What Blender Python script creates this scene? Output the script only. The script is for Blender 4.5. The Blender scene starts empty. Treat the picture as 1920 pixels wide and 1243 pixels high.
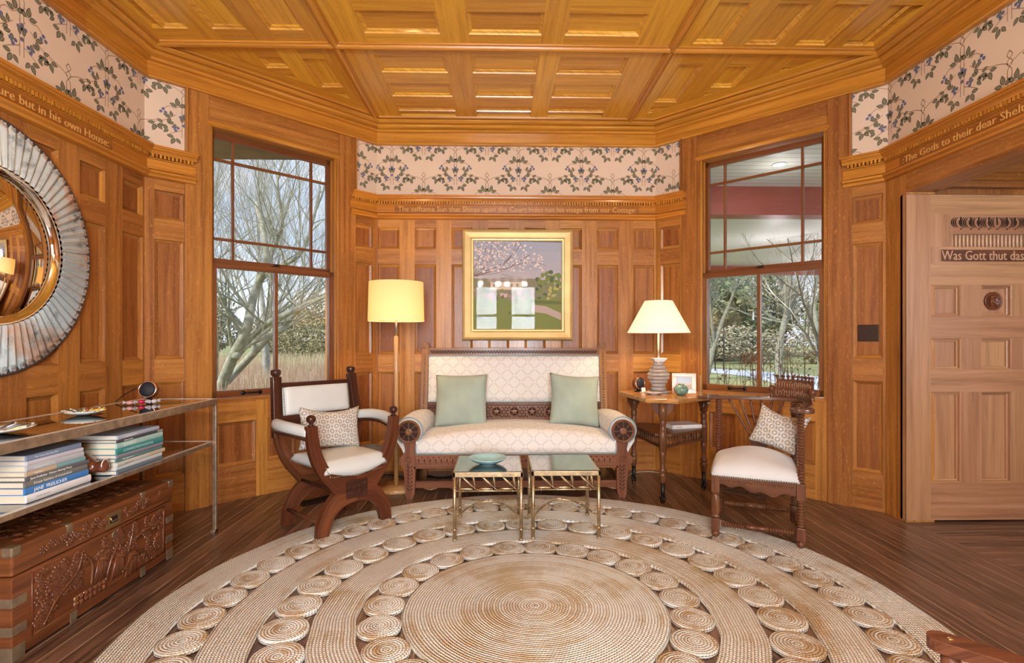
import bpy, bmesh, math, random
from mathutils import Vector, Matrix
from math import sin, cos, pi, radians, sqrt, atan2, hypot

rnd = random.Random(7)
scene = bpy.context.scene
COL = scene.collection

# ------------------------------------------------------------------ camera
FPX, HORIZON, EYE, YAW = 1003.0, 636.0, 1.2, radians(1.3)
cam_data = bpy.data.cameras.new('camera')
cam_data.sensor_width = 36.0
cam_data.lens = FPX / 1920.0 * 36.0
cam_data.shift_y = (HORIZON - 621.5) / 1920.0
cam_data.clip_start = 0.05
cam_data.clip_end = 400
cam = bpy.data.objects.new('camera', cam_data)
COL.objects.link(cam)
cam.location = (0, 0, EYE)
cam.rotation_euler = (radians(90), 0, -YAW)
scene.camera = cam

# ------------------------------------------------------------------ view
scene.view_settings.view_transform = 'Standard'
scene.view_settings.look = 'None'
scene.view_settings.gamma = 1.0
scene.view_settings.use_curve_mapping = False
scene.view_settings.exposure = 0.74
try:
    scene.cycles.use_denoising = True
    scene.cycles.max_bounces = 7
    scene.cycles.diffuse_bounces = 4
    scene.cycles.glossy_bounces = 4
    scene.cycles.transmission_bounces = 6
    scene.cycles.transparent_max_bounces = 12
    scene.cycles.caustics_reflective = False
    scene.cycles.caustics_refractive = False
    scene.cycles.sample_clamp_indirect = 6.0
except Exception:
    pass

# ------------------------------------------------------------------ sky
world = bpy.data.worlds.new('sky')
scene.world = world
world.use_nodes = True
wn, wl = world.node_tree.nodes, world.node_tree.links
wn.clear()
w_out = wn.new('ShaderNodeOutputWorld')
w_bg = wn.new('ShaderNodeBackground')
w_tc = wn.new('ShaderNodeTexCoord')
w_sep = wn.new('ShaderNodeSeparateXYZ')
w_r = wn.new('ShaderNodeValToRGB')
w_r.color_ramp.elements[0].position = 0.0
w_r.color_ramp.elements[0].color = (0.62, 0.74, 0.86, 1)
w_r.color_ramp.elements[1].position = 0.6
w_r.color_ramp.elements[1].color = (0.22, 0.42, 0.78, 1)
w_n = wn.new('ShaderNodeTexNoise')
w_n.inputs['Scale'].default_value = 3.2
w_n.inputs['Detail'].default_value = 8
w_n.inputs['Roughness'].default_value = 0.6
w_m = wn.new('ShaderNodeMapping')
w_m.inputs['Scale'].default_value = (1, 1, 2.6)
w_cr = wn.new('ShaderNodeValToRGB')
w_cr.color_ramp.elements[0].position = 0.42
w_cr.color_ramp.elements[1].position = 0.62
w_mix = wn.new('ShaderNodeMix')
w_mix.data_type = 'RGBA'
w_mix.inputs[7].default_value = (0.86, 0.9, 0.96, 1)
wl.new(w_tc.outputs['Generated'], w_sep.inputs[0])
wl.new(w_sep.outputs[2], w_r.inputs[0])
wl.new(w_tc.outputs['Generated'], w_m.inputs[0])
wl.new(w_m.outputs[0], w_n.inputs['Vector'])
wl.new(w_n.outputs[0], w_cr.inputs[0])
wl.new(w_cr.outputs[0], w_mix.inputs[0])
wl.new(w_r.outputs[0], w_mix.inputs[6])
wl.new(w_mix.outputs[2], w_bg.inputs[0])
w_bg.inputs[1].default_value = 0.85
wl.new(w_bg.outputs[0], w_out.inputs[0])


def area_light(name, loc, target, size, size_y, power, color):
    l = bpy.data.lights.new(name, 'AREA')
    l.shape = 'RECTANGLE'
    l.size, l.size_y, l.energy, l.color = size, size_y, power, color
    o = bpy.data.objects.new(name, l)
    COL.objects.link(o)
    o.location = loc
    o.rotation_euler = (Vector(target) - Vector(loc)).to_track_quat('-Z', 'Y').to_euler()
    return o


def point_light(name, loc, radius, power, color):
    l = bpy.data.lights.new(name, 'POINT')
    l.shadow_soft_size, l.energy, l.color = radius, power, color
    o = bpy.data.objects.new(name, l)
    COL.objects.link(o)
    o.location = loc
    return o


sun = bpy.data.lights.new('sun', 'SUN')
sun.energy = 3.0
sun.angle = radians(8)
sun.color = (1.0, 0.95, 0.86)
sun_o = bpy.data.objects.new('sun', sun)
COL.objects.link(sun_o)
sun_o.rotation_euler = Vector((0.62, 0.45, -0.62)).to_track_quat('-Z', 'Y').to_euler()

# daylight entering through the windows of the room behind the camera, plus an added hall fill
DAY = (0.86, 0.93, 1.0)
area_light('daylight_rear_window_a', (-0.24, -2.12, 1.44), (-0.24, 4, 1.44), 0.62, 1.36, 120, DAY)
area_light('daylight_rear_window_b', (0.51, -2.12, 1.44), (0.51, 4, 1.44), 0.58, 1.36, 120, DAY)
area_light('hall_fill_light', (4.3, 0.50, 1.5), (3.1, 3.4, 1.1), 0.6, 1.6, 27, DAY)  # fill added in the unseen hall to brighten the open door

# ------------------------------------------------------------------ geometry helpers
def uvoff():
    return 10.0 * rnd.randint(0, 60) + 5.0, rnd.random() * 7


class MB:
    def __init__(s):
        s.v, s.f, s.uv, s.m, s.sm = [], [], [], [], []

    def add(s, verts, faces, uvs=None, mat=0, smooth=False, M=None):
        b = len(s.v)
        if M is not None:
            verts = [M @ Vector(v) for v in verts]
        s.v += [tuple(v) for v in verts]
        for i, f in enumerate(faces):
            s.f.append([b + k for k in f])
            s.uv.append(uvs[i] if uvs else [(0, 0)] * len(f))
            s.m.append(mat)
            s.sm.append(smooth)
        return s

    def quad(s, pts, uv, mat=0, M=None):
        return s.add(pts, [list(range(len(pts)))], [uv], mat, False, M)

    def box(s, x0, x1, y0, y1, z0, z1, grain='x', mat=0, M=None):
        ox, oy = uvoff()
        P = [(x0, y0, z0), (x1, y0, z0), (x1, y1, z0), (x0, y1, z0), (x0, y0, z1), (x1, y0, z1), (x1, y1, z1), (x0, y1, z1)]
        F = [(0, 3, 2, 1), (4, 5, 6, 7), (0, 1, 5, 4), (2, 3, 7, 6), (1, 2, 6, 5), (3, 0, 4, 7)]
        g = 'xyz'.index(grain)
        cu = ((x0 + x1) / 2, (y0 + y1) / 2, (z0 + z1) / 2)
        U = []
        for f in F:
            ax = [a for a in range(3) if len(set(round(P[k][a], 6) for k in f)) > 1] or [0, 1]
            if g in ax:
                o = [a for a in ax if a != g] or [g]
                U.append([(P[k][g] - cu[g] + ox, P[k][o[0]] + oy) for k in f])
            else:
                U.append([((P[k][ax[0]] - cu[ax[0]]) + ox, P[k][ax[-1]] + oy) for k in f])
        return s.add(P, F, U, mat, False, M)

    def prism(s, poly, z0, z1, grain=0, mat=0, M=None, smooth=False):
        """extrude a 2D polygon (counter-clockwise, x,y) from z0 to z1"""
        n = len(poly)
        ox, oy = uvoff()
        cx = sum(p[0] for p in poly) / n
        cy = sum(p[1] for p in poly) / n
        c2 = (cx, cy)
        V = [(p[0], p[1], z0) for p in poly] + [(p[0], p[1], z1) for p in poly]
        uvp = [(p[grain] - c2[grain] + ox, p[1 - grain] + oy) for p in poly]
        F = [list(range(n - 1, -1, -1)), list(range(n, 2 * n))]
        U = [uvp[::-1], uvp]
        for i in range(n):
            j = (i + 1) % n
            F.append([i, j, n + j, n + i])
            U.append([uvp[i], uvp[j], (uvp[j][0], uvp[j][1] + (z1 - z0)), (uvp[i][0], uvp[i][1] + (z1 - z0))])
        return s.add(V, F, U, mat, smooth, M)

    def lathe(s, prof, n=24, mat=0, M=None, smooth=True, close=True):
        """prof: list of (r, z) from bottom to top, about local Z"""
        ox, oy = uvoff()
        V, F, U = [], [], []
        L = [0]
        for i in range(1, len(prof)):
            L.append(L[-1] + hypot(prof[i][0] - prof[i - 1][0], prof[i][1] - prof[i - 1][1]))
        for r, z in prof:
            r = max(r, 0.0002)
            for k in range(n):
                a = 2 * pi * k / n
                V.append((r * cos(a), r * sin(a), z))
        for i in range(len(prof) - 1):
            for k in range(n):
                j = (k + 1) % n
                F.append([i * n + k, i * n + j, (i + 1) * n + j, (i + 1) * n + k])
                ra = max(prof[i][0], prof[i + 1][0])
                U.append([(L[i] + ox, ra * 2 * pi * k / n + oy), (L[i] + ox, ra * 2 * pi * (k + 1) / n + oy),
                          (L[i + 1] + ox, ra * 2 * pi * (k + 1) / n + oy), (L[i + 1] + ox, ra * 2 * pi * k / n + oy)])
        if close:
            m = len(prof) - 1
            F.append(list(range(n - 1, -1, -1)))
            U.append([(V[k][0] + ox, V[k][1] + oy) for k in range(n - 1, -1, -1)])
            F.append([m * n + k for k in range(n)])
            U.append([(V[m * n + k][0] + ox, V[m * n + k][1] + oy) for k in range(n)])
        return s.add(V, F, U, mat, smooth, M)

    def tube(s, pts, rad, n=8, mat=0, M=None, cap=True, section=None, closed=False, smooth=True, up=None):
        """sweep a circle (or a section polygon [(a,b)]) along pts; rad scalar or list"""
        pts = [Vector(p) for p in pts]
        m = len(pts)
        ox, oy = uvoff()
        if not isinstance(rad, (list, tuple)):
            rad = [rad] * m
        sec = section or [(cos(2 * pi * k / n), sin(2 * pi * k / n)) for k in range(n)]
        n = len(sec)
        tang = []
        for i in range(m):
            if closed:
                t = pts[(i + 1) % m] - pts[(i - 1) % m]
            else:
                t = pts[min(i + 1, m - 1)] - pts[max(i - 1, 0)]
            if t.length < 1e-9:
                t = Vector((0, 0, 1))
            tang.append(t.normalized())
        ref = Vector(up) if up else (Vector((0, 0, 1)) if abs(tang[0].z) < 0.9 else Vector((1, 0, 0)))
        V, F, U = [], [], []
        L = 0
        Ls = []
        a = (ref - tang[0] * ref.dot(tang[0])).normalized()
        for i in range(m):
            if i:
                L += (pts[i] - pts[i - 1]).length
                if up:
                    a = Vector(up)
            a = a - tang[i] * a.dot(tang[i])
            if a.length < 1e-6:
                a = tang[i].orthogonal()
            a.normalize()
            b = tang[i].cross(a)
            Ls.append(L)
            for (p, q) in sec:
                V.append(pts[i] + (a * p + b * q) * rad[i])
        mm = m if closed else m - 1
        per = 2 * pi / n
        for i in range(mm):
            i2 = (i + 1) % m
            l2 = Ls[i2] if i2 else L + (pts[0] - pts[-1]).length
            for k in range(n):
                j = (k + 1) % n
                F.append([i * n + k, i * n + j, i2 * n + j, i2 * n + k])
                r = rad[i]
                U.append([(Ls[i] + ox, r * per * k + oy), (Ls[i] + ox, r * per * (k + 1) + oy),
                          (l2 + ox, r * per * (k + 1) + oy), (l2 + ox, r * per * k + oy)])
        if cap and not closed:
            F.append(list(range(n - 1, -1, -1)))
            U.append([(ox, oy)] * n)
            F.append([(m - 1) * n + k for k in range(n)])
            U.append([(ox, oy)] * n)
        return s.add(V, F, U, mat, smooth, M)

    def profile(s, path, prof, mat=0, M=None, closed=False, flip=False, smooth=False):
        """sweep an open profile [(d,z)] along a 2D path [(x,y)] with mitred corners; d is measured to the
        room side (right of travel when flip is False)"""
        ox, oy = uvoff()
        m = len(path)
        P = [Vector((p[0], p[1])) for p in path]
        offs = []
        sg = -1 if flip else 1
        for i in range(m):
            ds = []
            if i > 0 or closed:
                ds.append((P[i] - P[i - 1]).normalized())
            if i < m - 1 or closed:
                ds.append((P[(i + 1) % m] - P[i]).normalized())
            ns = [Vector((d.y, -d.x)) * sg for d in ds]
            if len(ns) == 1:
                offs.append(ns[0])
            else:
                b = ns[0] + ns[1]
                b = b / max(1e-6, b.length)
                offs.append(b / max(0.2, b.dot(ns[0])))
        V, F, U = [], [], []
        n = len(prof)
        for i in range(m):
            for (d, z) in prof:
                q = P[i] + offs[i] * d
                V.append((q.x, q.y, z))
        Lp = [0]
        for k in range(1, n):
            Lp.append(Lp[-1] + hypot(prof[k][0] - prof[k - 1][0], prof[k][1] - prof[k - 1][1]))
        for i in range(m if closed else m - 1):
            j = (i + 1) % m
            sl = (P[j] - P[i]).length
            o2 = 10.0 * rnd.randint(0, 60) + 5
            for k in range(n - 1):
                f = [i * n + k, i * n + k + 1, j * n + k + 1, j * n + k]
                u = [(o2, Lp[k] + oy), (o2, Lp[k + 1] + oy), (o2 + sl, Lp[k + 1] + oy), (o2 + sl, Lp[k] + oy)]
                if flip:
                    f, u = f[::-1], u[::-1]
                F.append(f)
                U.append(u)
        return s.add(V, F, U, mat, smooth, M)

    def build(s, name, mats, parent=None, bevel=None, loc=None, seg=2, weld=False, subsurf=0):
        me = bpy.data.meshes.new(name)
        me.from_pydata(s.v, [], s.f)
        uvl = me.uv_layers.new(name='grain')
        flat = []
        for u in s.uv:
            for p in u:
                flat.append(p[0])
                flat.append(p[1])
        uvl.data.foreach_set('uv', flat)
        me.polygons.foreach_set('material_index', s.m)
        me.polygons.foreach_set('use_smooth', s.sm)
        if not isinstance(mats, (list, tuple)):
            mats = [mats]
        for m in mats:
            me.materials.append(m)
        me.update()
        if weld:
            bm = bmesh.new()
            bm.from_mesh(me)
            bmesh.ops.remove_doubles(bm, verts=bm.verts, dist=1e-5)
            bmesh.ops.recalc_face_normals(bm, faces=bm.faces)
            bm.to_mesh(me)
            bm.free()
        o = bpy.data.objects.new(name, me)
        COL.objects.link(o)
        if parent is not None:
            o.parent = parent
        if loc is not None:
            o.location = loc
        if bevel:
            b = o.modifiers.new('bevel', 'BEVEL')
            b.width = bevel
            b.segments = seg
            b.limit_method = 'ANGLE'
            b.angle_limit = radians(40)
        if subsurf:
            m_ = o.modifiers.new('sub', 'SUBSURF')
            m_.levels = m_.render_levels = subsurf
        return o


def T(x=0, y=0, z=0, rz=0, rx=0, ry=0, s=1):
    return Matrix.Translation((x, y, z)) @ Matrix.Rotation(rz, 4, 'Z') @ Matrix.Rotation(ry, 4, 'Y') @ Matrix.Rotation(rx, 4, 'X') @ Matrix.Scale(s, 4)


def align(p0, p1):
    """matrix taking local Z axis from p0 towards p1, origin p0"""
    d = Vector(p1) - Vector(p0)
    return Matrix.Translation(p0) @ d.to_track_quat('Z', 'Y').to_matrix().to_4x4()


def tag(o, label, cat, group=None):
    o['label'] = label
    o['category'] = cat
    if group:
        o['group'] = group
    return o


def thing(name, label, cat, loc=(0, 0, 0), rz=0.0, group=None):
    o = bpy.data.objects.new(name, None)
    COL.objects.link(o)
    o.location = loc
    o.rotation_euler = (0, 0, rz)
    o.empty_display_size = 0.1
    return tag(o, label, cat, group)


def struct(o):
    o['kind'] = 'structure'
    return o


def copy_tree(o, parent=None):
    c = o.copy()
    COL.objects.link(c)
    if parent is not None:
        c.parent = parent
    for ch in [x for x in COL.objects if x.parent == o]:
        copy_tree(ch, c)
    return c


def clip_poly(poly, a, b, c):
    """keep the side a*x+b*y<=c"""
    out = []
    n = len(poly)
    for i in range(n):
        p, q = poly[i], poly[(i + 1) % n]
        dp, dq = a * p[0] + b * p[1] - c, a * q[0] + b * q[1] - c
        if dp <= 0:
            out.append(p)
        if (dp < 0 < dq) or (dq < 0 < dp):
            t = dp / (dp - dq)
            out.append((p[0] + (q[0] - p[0]) * t, p[1] + (q[1] - p[1]) * t))
    return out


def clip_rect(poly, x0, x1, y0, y1):
    for a, b, c in ((-1, 0, -x0), (1, 0, x1), (0, -1, -y0), (0, 1, y1)):
        poly = clip_poly(poly, a, b, c)
        if len(poly) < 3:
            return []
    return poly


def text_geo(body, size, extrude=0.002, shear=0.0, width=None):
    """flat letters as (verts, faces) in the xy plane, thickness along z"""
    cu = bpy.data.curves.new('letters', 'FONT')
    cu.body = body
    cu.size = size
    cu.extrude = extrude
    cu.shear = shear
    cu.resolution_u = 2
    ob = bpy.data.objects.new('letters', cu)
    COL.objects.link(ob)
    dg = bpy.context.evaluated_depsgraph_get()
    me = bpy.data.meshes.new_from_object(ob.evaluated_get(dg))
    V = [tuple(v.co) for v in me.vertices]
    F = [list(p.vertices) for p in me.polygons]
    bpy.data.objects.remove(ob)
    bpy.data.curves.remove(cu)
    bpy.data.meshes.remove(me)
    if V and width:
        x0, x1 = min(v[0] for v in V), max(v[0] for v in V)
        k = width / max(1e-6, x1 - x0)
        V = [((v[0] - x0) * k, v[1], v[2]) for v in V]
    return V, F


def smoothstep(a, b, x):
    t = max(0.0, min(1.0, (x - a) / (b - a)))
    return t * t * (3 - 2 * t)


def spline(pts, per=6):
    """Catmull-Rom through 2D/3D points"""
    P = [Vector(p) for p in pts]
    out = []
    for i in range(len(P) - 1):
        p0, p1, p2, p3 = P[max(i - 1, 0)], P[i], P[i + 1], P[min(i + 2, len(P) - 1)]
        for k in range(per):
            t = k / per
            out.append(0.5 * ((2 * p1) + (p2 - p0) * t + (2 * p0 - 5 * p1 + 4 * p2 - p3) * t * t + (3 * p1 - p0 - 3 * p2 + p3) * t ** 3))
    out.append(P[-1])
    return out


# ------------------------------------------------------------------ materials
def new_mat(name):
    m = bpy.data.materials.new(name)
    m.use_nodes = True
    nt = m.node_tree
    for n in list(nt.nodes):
        if n.type != 'OUTPUT_MATERIAL':
            nt.nodes.remove(n)
    b = nt.nodes.new('ShaderNodeBsdfPrincipled')
    nt.links.new(b.outputs[0], nt.nodes['Material Output'].inputs[0])
    return m, nt, b


def plain(name, col, rough=0.5, metal=0.0, spec=0.5, noise=0.0, nscale=20, bump=0.0, bscale=200, sheen=0.0, coat=0.0, trans=0.0, ior=1.45, emit=None, estr=0.0):
    m, nt, b = new_mat(name)
    N, L = nt.nodes, nt.links
    b.inputs['Base Color'].default_value = (*col, 1)
    b.inputs['Roughness'].default_value = rough
    b.inputs['Metallic'].default_value = metal
    b.inputs['Specular IOR Level'].default_value = spec
    b.inputs['Sheen Weight'].default_value = sheen
    b.inputs['Coat Weight'].default_value = coat
    b.inputs['Transmission Weight'].default_value = trans
    b.inputs['IOR'].default_value = ior
    tc = N.new('ShaderNodeTexCoord')
    if noise:
        n = N.new('ShaderNodeTexNoise')
        n.inputs['Scale'].default_value = nscale
        n.inputs['Detail'].default_value = 5
        L.new(tc.outputs['Object'], n.inputs['Vector'])
        mx = N.new('ShaderNodeMix')
        mx.data_type = 'RGBA'
        mx.inputs[6].default_value = tuple(c * (1 - noise) for c in col) + (1,)
        mx.inputs[7].default_value = tuple(min(1, c * (1 + noise)) for c in col) + (1,)
        rr = N.new('ShaderNodeMapRange')
        rr.inputs[1].default_value = 0.3
        rr.inputs[2].default_value = 0.7
        L.new(n.outputs[0], rr.inputs[0])
        L.new(rr.outputs[0], mx.inputs[0])
        L.new(mx.outputs[2], b.inputs['Base Color'])
    if bump:
        n2 = N.new('ShaderNodeTexNoise')
        n2.inputs['Scale'].default_value = bscale
        n2.inputs['Detail'].default_value = 3
        L.new(tc.outputs['Object'], n2.inputs['Vector'])
        bp = N.new('ShaderNodeBump')
        bp.inputs['Strength'].default_value = bump
        bp.inputs['Distance'].default_value = 0.002
        L.new(n2.outputs[0], bp.inputs['Height'])
        L.new(bp.outputs[0], b.inputs['Normal'])
    if emit:
        b.inputs['Emission Color'].default_value = (*emit, 1)
        b.inputs['Emission Strength'].default_value = estr
    return m


def wood(name, dark, mid, light, rough=0.32, fleck=0.35, vary=0.28, coat=0.25, grain_scale=1.0, bump=0.25, spec=0.45):
    """wood whose grain follows the UV layer: u along the grain, v across; the tens of u pick the board"""
    m, nt, b = new_mat(name)
    N, L = nt.nodes, nt.links
    uv = N.new('ShaderNodeUVMap')
    uv.uv_map = 'grain'
    sep = N.new('ShaderNodeSeparateXYZ')
    L.new(uv.outputs[0], sep.inputs[0])
    dv = N.new('ShaderNodeMath'); dv.operation = 'DIVIDE'; dv.inputs[1].default_value = 10
    fl = N.new('ShaderNodeMath'); fl.operation = 'FLOOR'
    L.new(sep.outputs[0], dv.inputs[0]); L.new(dv.outputs[0], fl.inputs[0])
    wn_ = N.new('ShaderNodeTexWhiteNoise'); wn_.noise_dimensions = '1D'
    L.new(fl.outputs[0], wn_.inputs['W'])

    def tex(su, sv, scale, detail, dist=0.0, rough_=0.55):
        mp = N.new('ShaderNodeMapping')
        mp.inputs['Scale'].default_value = (su, sv, 1)
        L.new(uv.outputs[0], mp.inputs[0])
        n = N.new('ShaderNodeTexNoise')
        n.inputs['Scale'].default_value = scale
        n.inputs['Detail'].default_value = detail
        n.inputs['Roughness'].default_value = rough_
        n.inputs['Distortion'].default_value = dist
        L.new(mp.outputs[0], n.inputs['Vector'])
        return n.outputs[0]
    g1 = tex(1.3 * grain_scale, 30 * grain_scale, 1.0, 5, 0.6)
    g2 = tex(9 * grain_scale, 330 * grain_scale, 1.0, 3)
    fk = tex(22 * grain_scale, 75 * grain_scale, 1.0, 2, 1.6)
    cr = N.new('ShaderNodeValToRGB')
    e = cr.color_ramp.elements
    e[0].position, e[0].color = 0.30, (*dark, 1)
    e[1].position, e[1].color = 0.72, (*light, 1)
    mid_e = e.new(0.5)
    mid_e.color = (*mid, 1)
    a1 = N.new('ShaderNodeMath'); a1.operation = 'MULTIPLY_ADD'
    a1.inputs[1].default_value = 0.30
    L.new(g2, a1.inputs[0])
    a2 = N.new('ShaderNodeMath'); a2.operation = 'MULTIPLY'
    a2.inputs[1].default_value = 0.70
    L.new(g1, a2.inputs[0]); L.new(a2.outputs[0], a1.inputs[2])
    L.new(a1.outputs[0], cr.inputs[0])
    # board to board value shift
    hs = N.new('ShaderNodeHueSaturation')
    mr = N.new('ShaderNodeMapRange')
    mr.inputs[3].default_value = 1 - vary
    mr.inputs[4].default_value = 1 + vary * 0.7
    L.new(wn_.outputs[0], mr.inputs[0]); L.new(mr.outputs[0], hs.inputs['Value'])
    mh = N.new('ShaderNodeMapRange')
    mh.inputs[3].default_value = 0.494
    mh.inputs[4].default_value = 0.509
    L.new(wn_.outputs[0], mh.inputs[0]); L.new(mh.outputs[0], hs.inputs['Hue'])
    L.new(cr.outputs[0], hs.inputs['Color'])
    col = hs.outputs[0]
    if fleck:
        fr = N.new('ShaderNodeMapRange')
        fr.inputs[1].default_value = 0.60
        fr.inputs[2].default_value = 0.70
        fr.inputs[4].default_value = fleck
        L.new(fk, fr.inputs[0])
        mx = N.new('ShaderNodeMix'); mx.data_type = 'RGBA'
        mx.inputs[7].default_value = (*[min(1, c * 1.5) for c in light], 1)
        L.new(fr.outputs[0], mx.inputs[0]); L.new(col, mx.inputs[6])
        col = mx.outputs[2]
    L.new(col, b.inputs['Base Color'])
    b.inputs['Roughness'].default_value = rough
    b.inputs['Specular IOR Level'].default_value = spec
    b.inputs['Coat Weight'].default_value = coat
    b.inputs['Coat Roughness'].default_value = 0.13
    bp = N.new('ShaderNodeBump')
    bp.inputs['Strength'].default_value = bump
    bp.inputs['Distance'].default_value = 0.001
    L.new(g2, bp.inputs['Height']); L.new(bp.outputs[0], b.inputs['Normal'])
    return m


def glass_pane(name, tint=(1, 1, 1), refl=1.0, rough=0.0):
    m = bpy.data.materials.new(name)
    m.use_nodes = True
    nt = m.node_tree
    N, L = nt.nodes, nt.links
    N.clear()
    o = N.new('ShaderNodeOutputMaterial')
    tr = N.new('ShaderNodeBsdfTransparent')
    tr.inputs[0].default_value = (*tint, 1)
    gl = N.new('ShaderNodeBsdfGlossy')
    gl.inputs['Roughness'].default_value = rough
    fr = N.new('ShaderNodeFresnel')
    fr.inputs[0].default_value = 1.5
    mu = N.new('ShaderNodeMath'); mu.operation = 'MULTIPLY'; mu.inputs[1].default_value = refl
    mu.use_clamp = True
    mx = N.new('ShaderNodeMixShader')
    L.new(fr.outputs[0], mu.inputs[0]); L.new(mu.outputs[0], mx.inputs[0])
    L.new(tr.outputs[0], mx.inputs[1]); L.new(gl.outputs[0], mx.inputs[2]); L.new(mx.outputs[0], o.inputs[0])
    return m


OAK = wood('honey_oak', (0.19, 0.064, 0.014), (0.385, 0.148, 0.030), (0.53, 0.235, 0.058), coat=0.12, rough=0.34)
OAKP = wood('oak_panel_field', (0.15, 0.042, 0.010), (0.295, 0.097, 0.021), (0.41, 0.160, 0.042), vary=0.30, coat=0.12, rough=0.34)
OAKC = wood('ceiling_oak', (0.42, 0.175, 0.018), (0.66, 0.315, 0.034), (0.80, 0.44, 0.065), rough=0.3, fleck=0.2, vary=0.16, coat=0.35, spec=0.6)
OAKT = wood('trim_oak', (0.30, 0.105, 0.012), (0.50, 0.195, 0.024), (0.66, 0.29, 0.045), rough=0.3, fleck=0.15, vary=0.12)
SASH = wood('sash_wood', (0.10, 0.032, 0.010), (0.175, 0.055, 0.016), (0.24, 0.085, 0.027), rough=0.35, fleck=0.0, vary=0.1)
DOORW = wood('ash_door_wood', (0.24, 0.105, 0.045), (0.38, 0.185, 0.085), (0.50, 0.27, 0.14), rough=0.4, fleck=0.0, vary=0.14, grain_scale=0.7, bump=0.4)
DARKW = wood('dark_carved_wood', (0.020, 0.007, 0.004), (0.050, 0.016, 0.009), (0.10, 0.034, 0.018), rough=0.3, fleck=0.0, vary=0.15, coat=0.15, spec=0.3)
REDW = wood('red_brown_oak', (0.030, 0.009, 0.004), (0.105, 0.030, 0.012), (0.22, 0.070, 0.026), rough=0.32, fleck=0.0, vary=0.1, coat=0.12, grain_scale=0.6, spec=0.3)
MIDW = wood('brown_wood', (0.055, 0.018, 0.008), (0.120, 0.042, 0.018), (0.20, 0.078, 0.034), rough=0.35, fleck=0.0, vary=0.15, coat=0.08, spec=0.28)
POLEW = wood('pole_wood', (0.36, 0.16, 0.06), (0.52, 0.27, 0.12), (0.66, 0.38, 0.19), rough=0.35, fleck=0.0, vary=0.05)
TRUNKW = wood('camphor_wood', (0.055, 0.016, 0.007), (0.145, 0.044, 0.016), (0.27, 0.090, 0.030), rough=0.32, fleck=0.0, vary=0.15, coat=0.15, spec=0.35)
GLASS = glass_pane('window_glass')
# ------------------------------------------------------------------ room outline
P0 = (-2.375, -1.9)
P1 = (-2.375, 3.63)
P2 = (-1.12, 4.88)
P3 = (1.43, 4.88)
P4 = (2.675, 3.63)
P5 = (2.675, -1.9)
OPEN_Y0, OPEN_Y1, HEAD = 1.55, 3.45, 2.165      # wide opening in the right wall
CEIL = 3.17
ZPAN = [(0.26, 0.905), (1.065, 1.88), (2.02, 2.215)]
ZTOP = 2.30                                      # top of the panelling, hidden by the lower moulding


def frame(P, Q):
    """local x along the wall, y towards the room, z up"""
    d = Vector((Q[0] - P[0], Q[1] - P[1]))
    L = d.length
    d.normalize()
    n = Vector((d.y, -d.x))
    M = Matrix(((d.x, n.x, 0, P[0]), (d.y, n.y, 0, P[1]), (0, 0, 1, 0), (0, 0, 0, 1)))
    return M, L


def face(mb, M, s0, s1, z0, z1, vert, y=0.0, mat=0):
    """a flat board of the wall facing the room"""
    ox, oy = uvoff()
    pts = [(s0, y, z0), (s0, y, z1), (s1, y, z1), (s1, y, z0)]
    if vert:
        uv = [(p[2] - (z0 + z1) / 2 + ox, p[0] + oy) for p in pts]
    else:
        uv = [(p[0] - (s0 + s1) / 2 + ox, p[2] + oy) for p in pts]
    mb.quad(pts, uv, mat, M)


PANEL_PROF = [(0.0, 0.0), (0.002, -0.016), (0.006, -0.018), (0.022, -0.027), (0.024, -0.021)]


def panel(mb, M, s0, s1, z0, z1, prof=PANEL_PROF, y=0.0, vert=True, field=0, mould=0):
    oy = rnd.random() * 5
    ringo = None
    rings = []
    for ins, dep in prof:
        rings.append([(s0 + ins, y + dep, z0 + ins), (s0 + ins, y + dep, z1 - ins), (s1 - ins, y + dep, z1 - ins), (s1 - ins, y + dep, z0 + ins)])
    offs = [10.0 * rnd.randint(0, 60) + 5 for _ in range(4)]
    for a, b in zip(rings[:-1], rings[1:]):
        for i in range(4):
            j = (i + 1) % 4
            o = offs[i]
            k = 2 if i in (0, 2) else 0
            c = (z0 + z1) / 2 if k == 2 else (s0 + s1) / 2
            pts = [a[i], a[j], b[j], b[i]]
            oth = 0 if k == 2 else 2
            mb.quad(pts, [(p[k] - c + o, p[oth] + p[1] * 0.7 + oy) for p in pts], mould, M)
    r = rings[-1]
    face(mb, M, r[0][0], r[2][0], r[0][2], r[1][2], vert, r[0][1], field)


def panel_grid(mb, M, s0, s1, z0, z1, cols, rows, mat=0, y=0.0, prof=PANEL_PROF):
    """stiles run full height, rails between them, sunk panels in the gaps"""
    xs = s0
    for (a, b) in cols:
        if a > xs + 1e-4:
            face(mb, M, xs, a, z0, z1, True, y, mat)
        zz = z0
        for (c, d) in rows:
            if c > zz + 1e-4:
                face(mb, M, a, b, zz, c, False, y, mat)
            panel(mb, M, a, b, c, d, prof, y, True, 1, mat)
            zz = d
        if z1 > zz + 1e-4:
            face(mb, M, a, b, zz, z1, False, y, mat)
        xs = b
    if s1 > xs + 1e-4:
        face(mb, M, xs, s1, z0, z1, True, y, mat)


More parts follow.
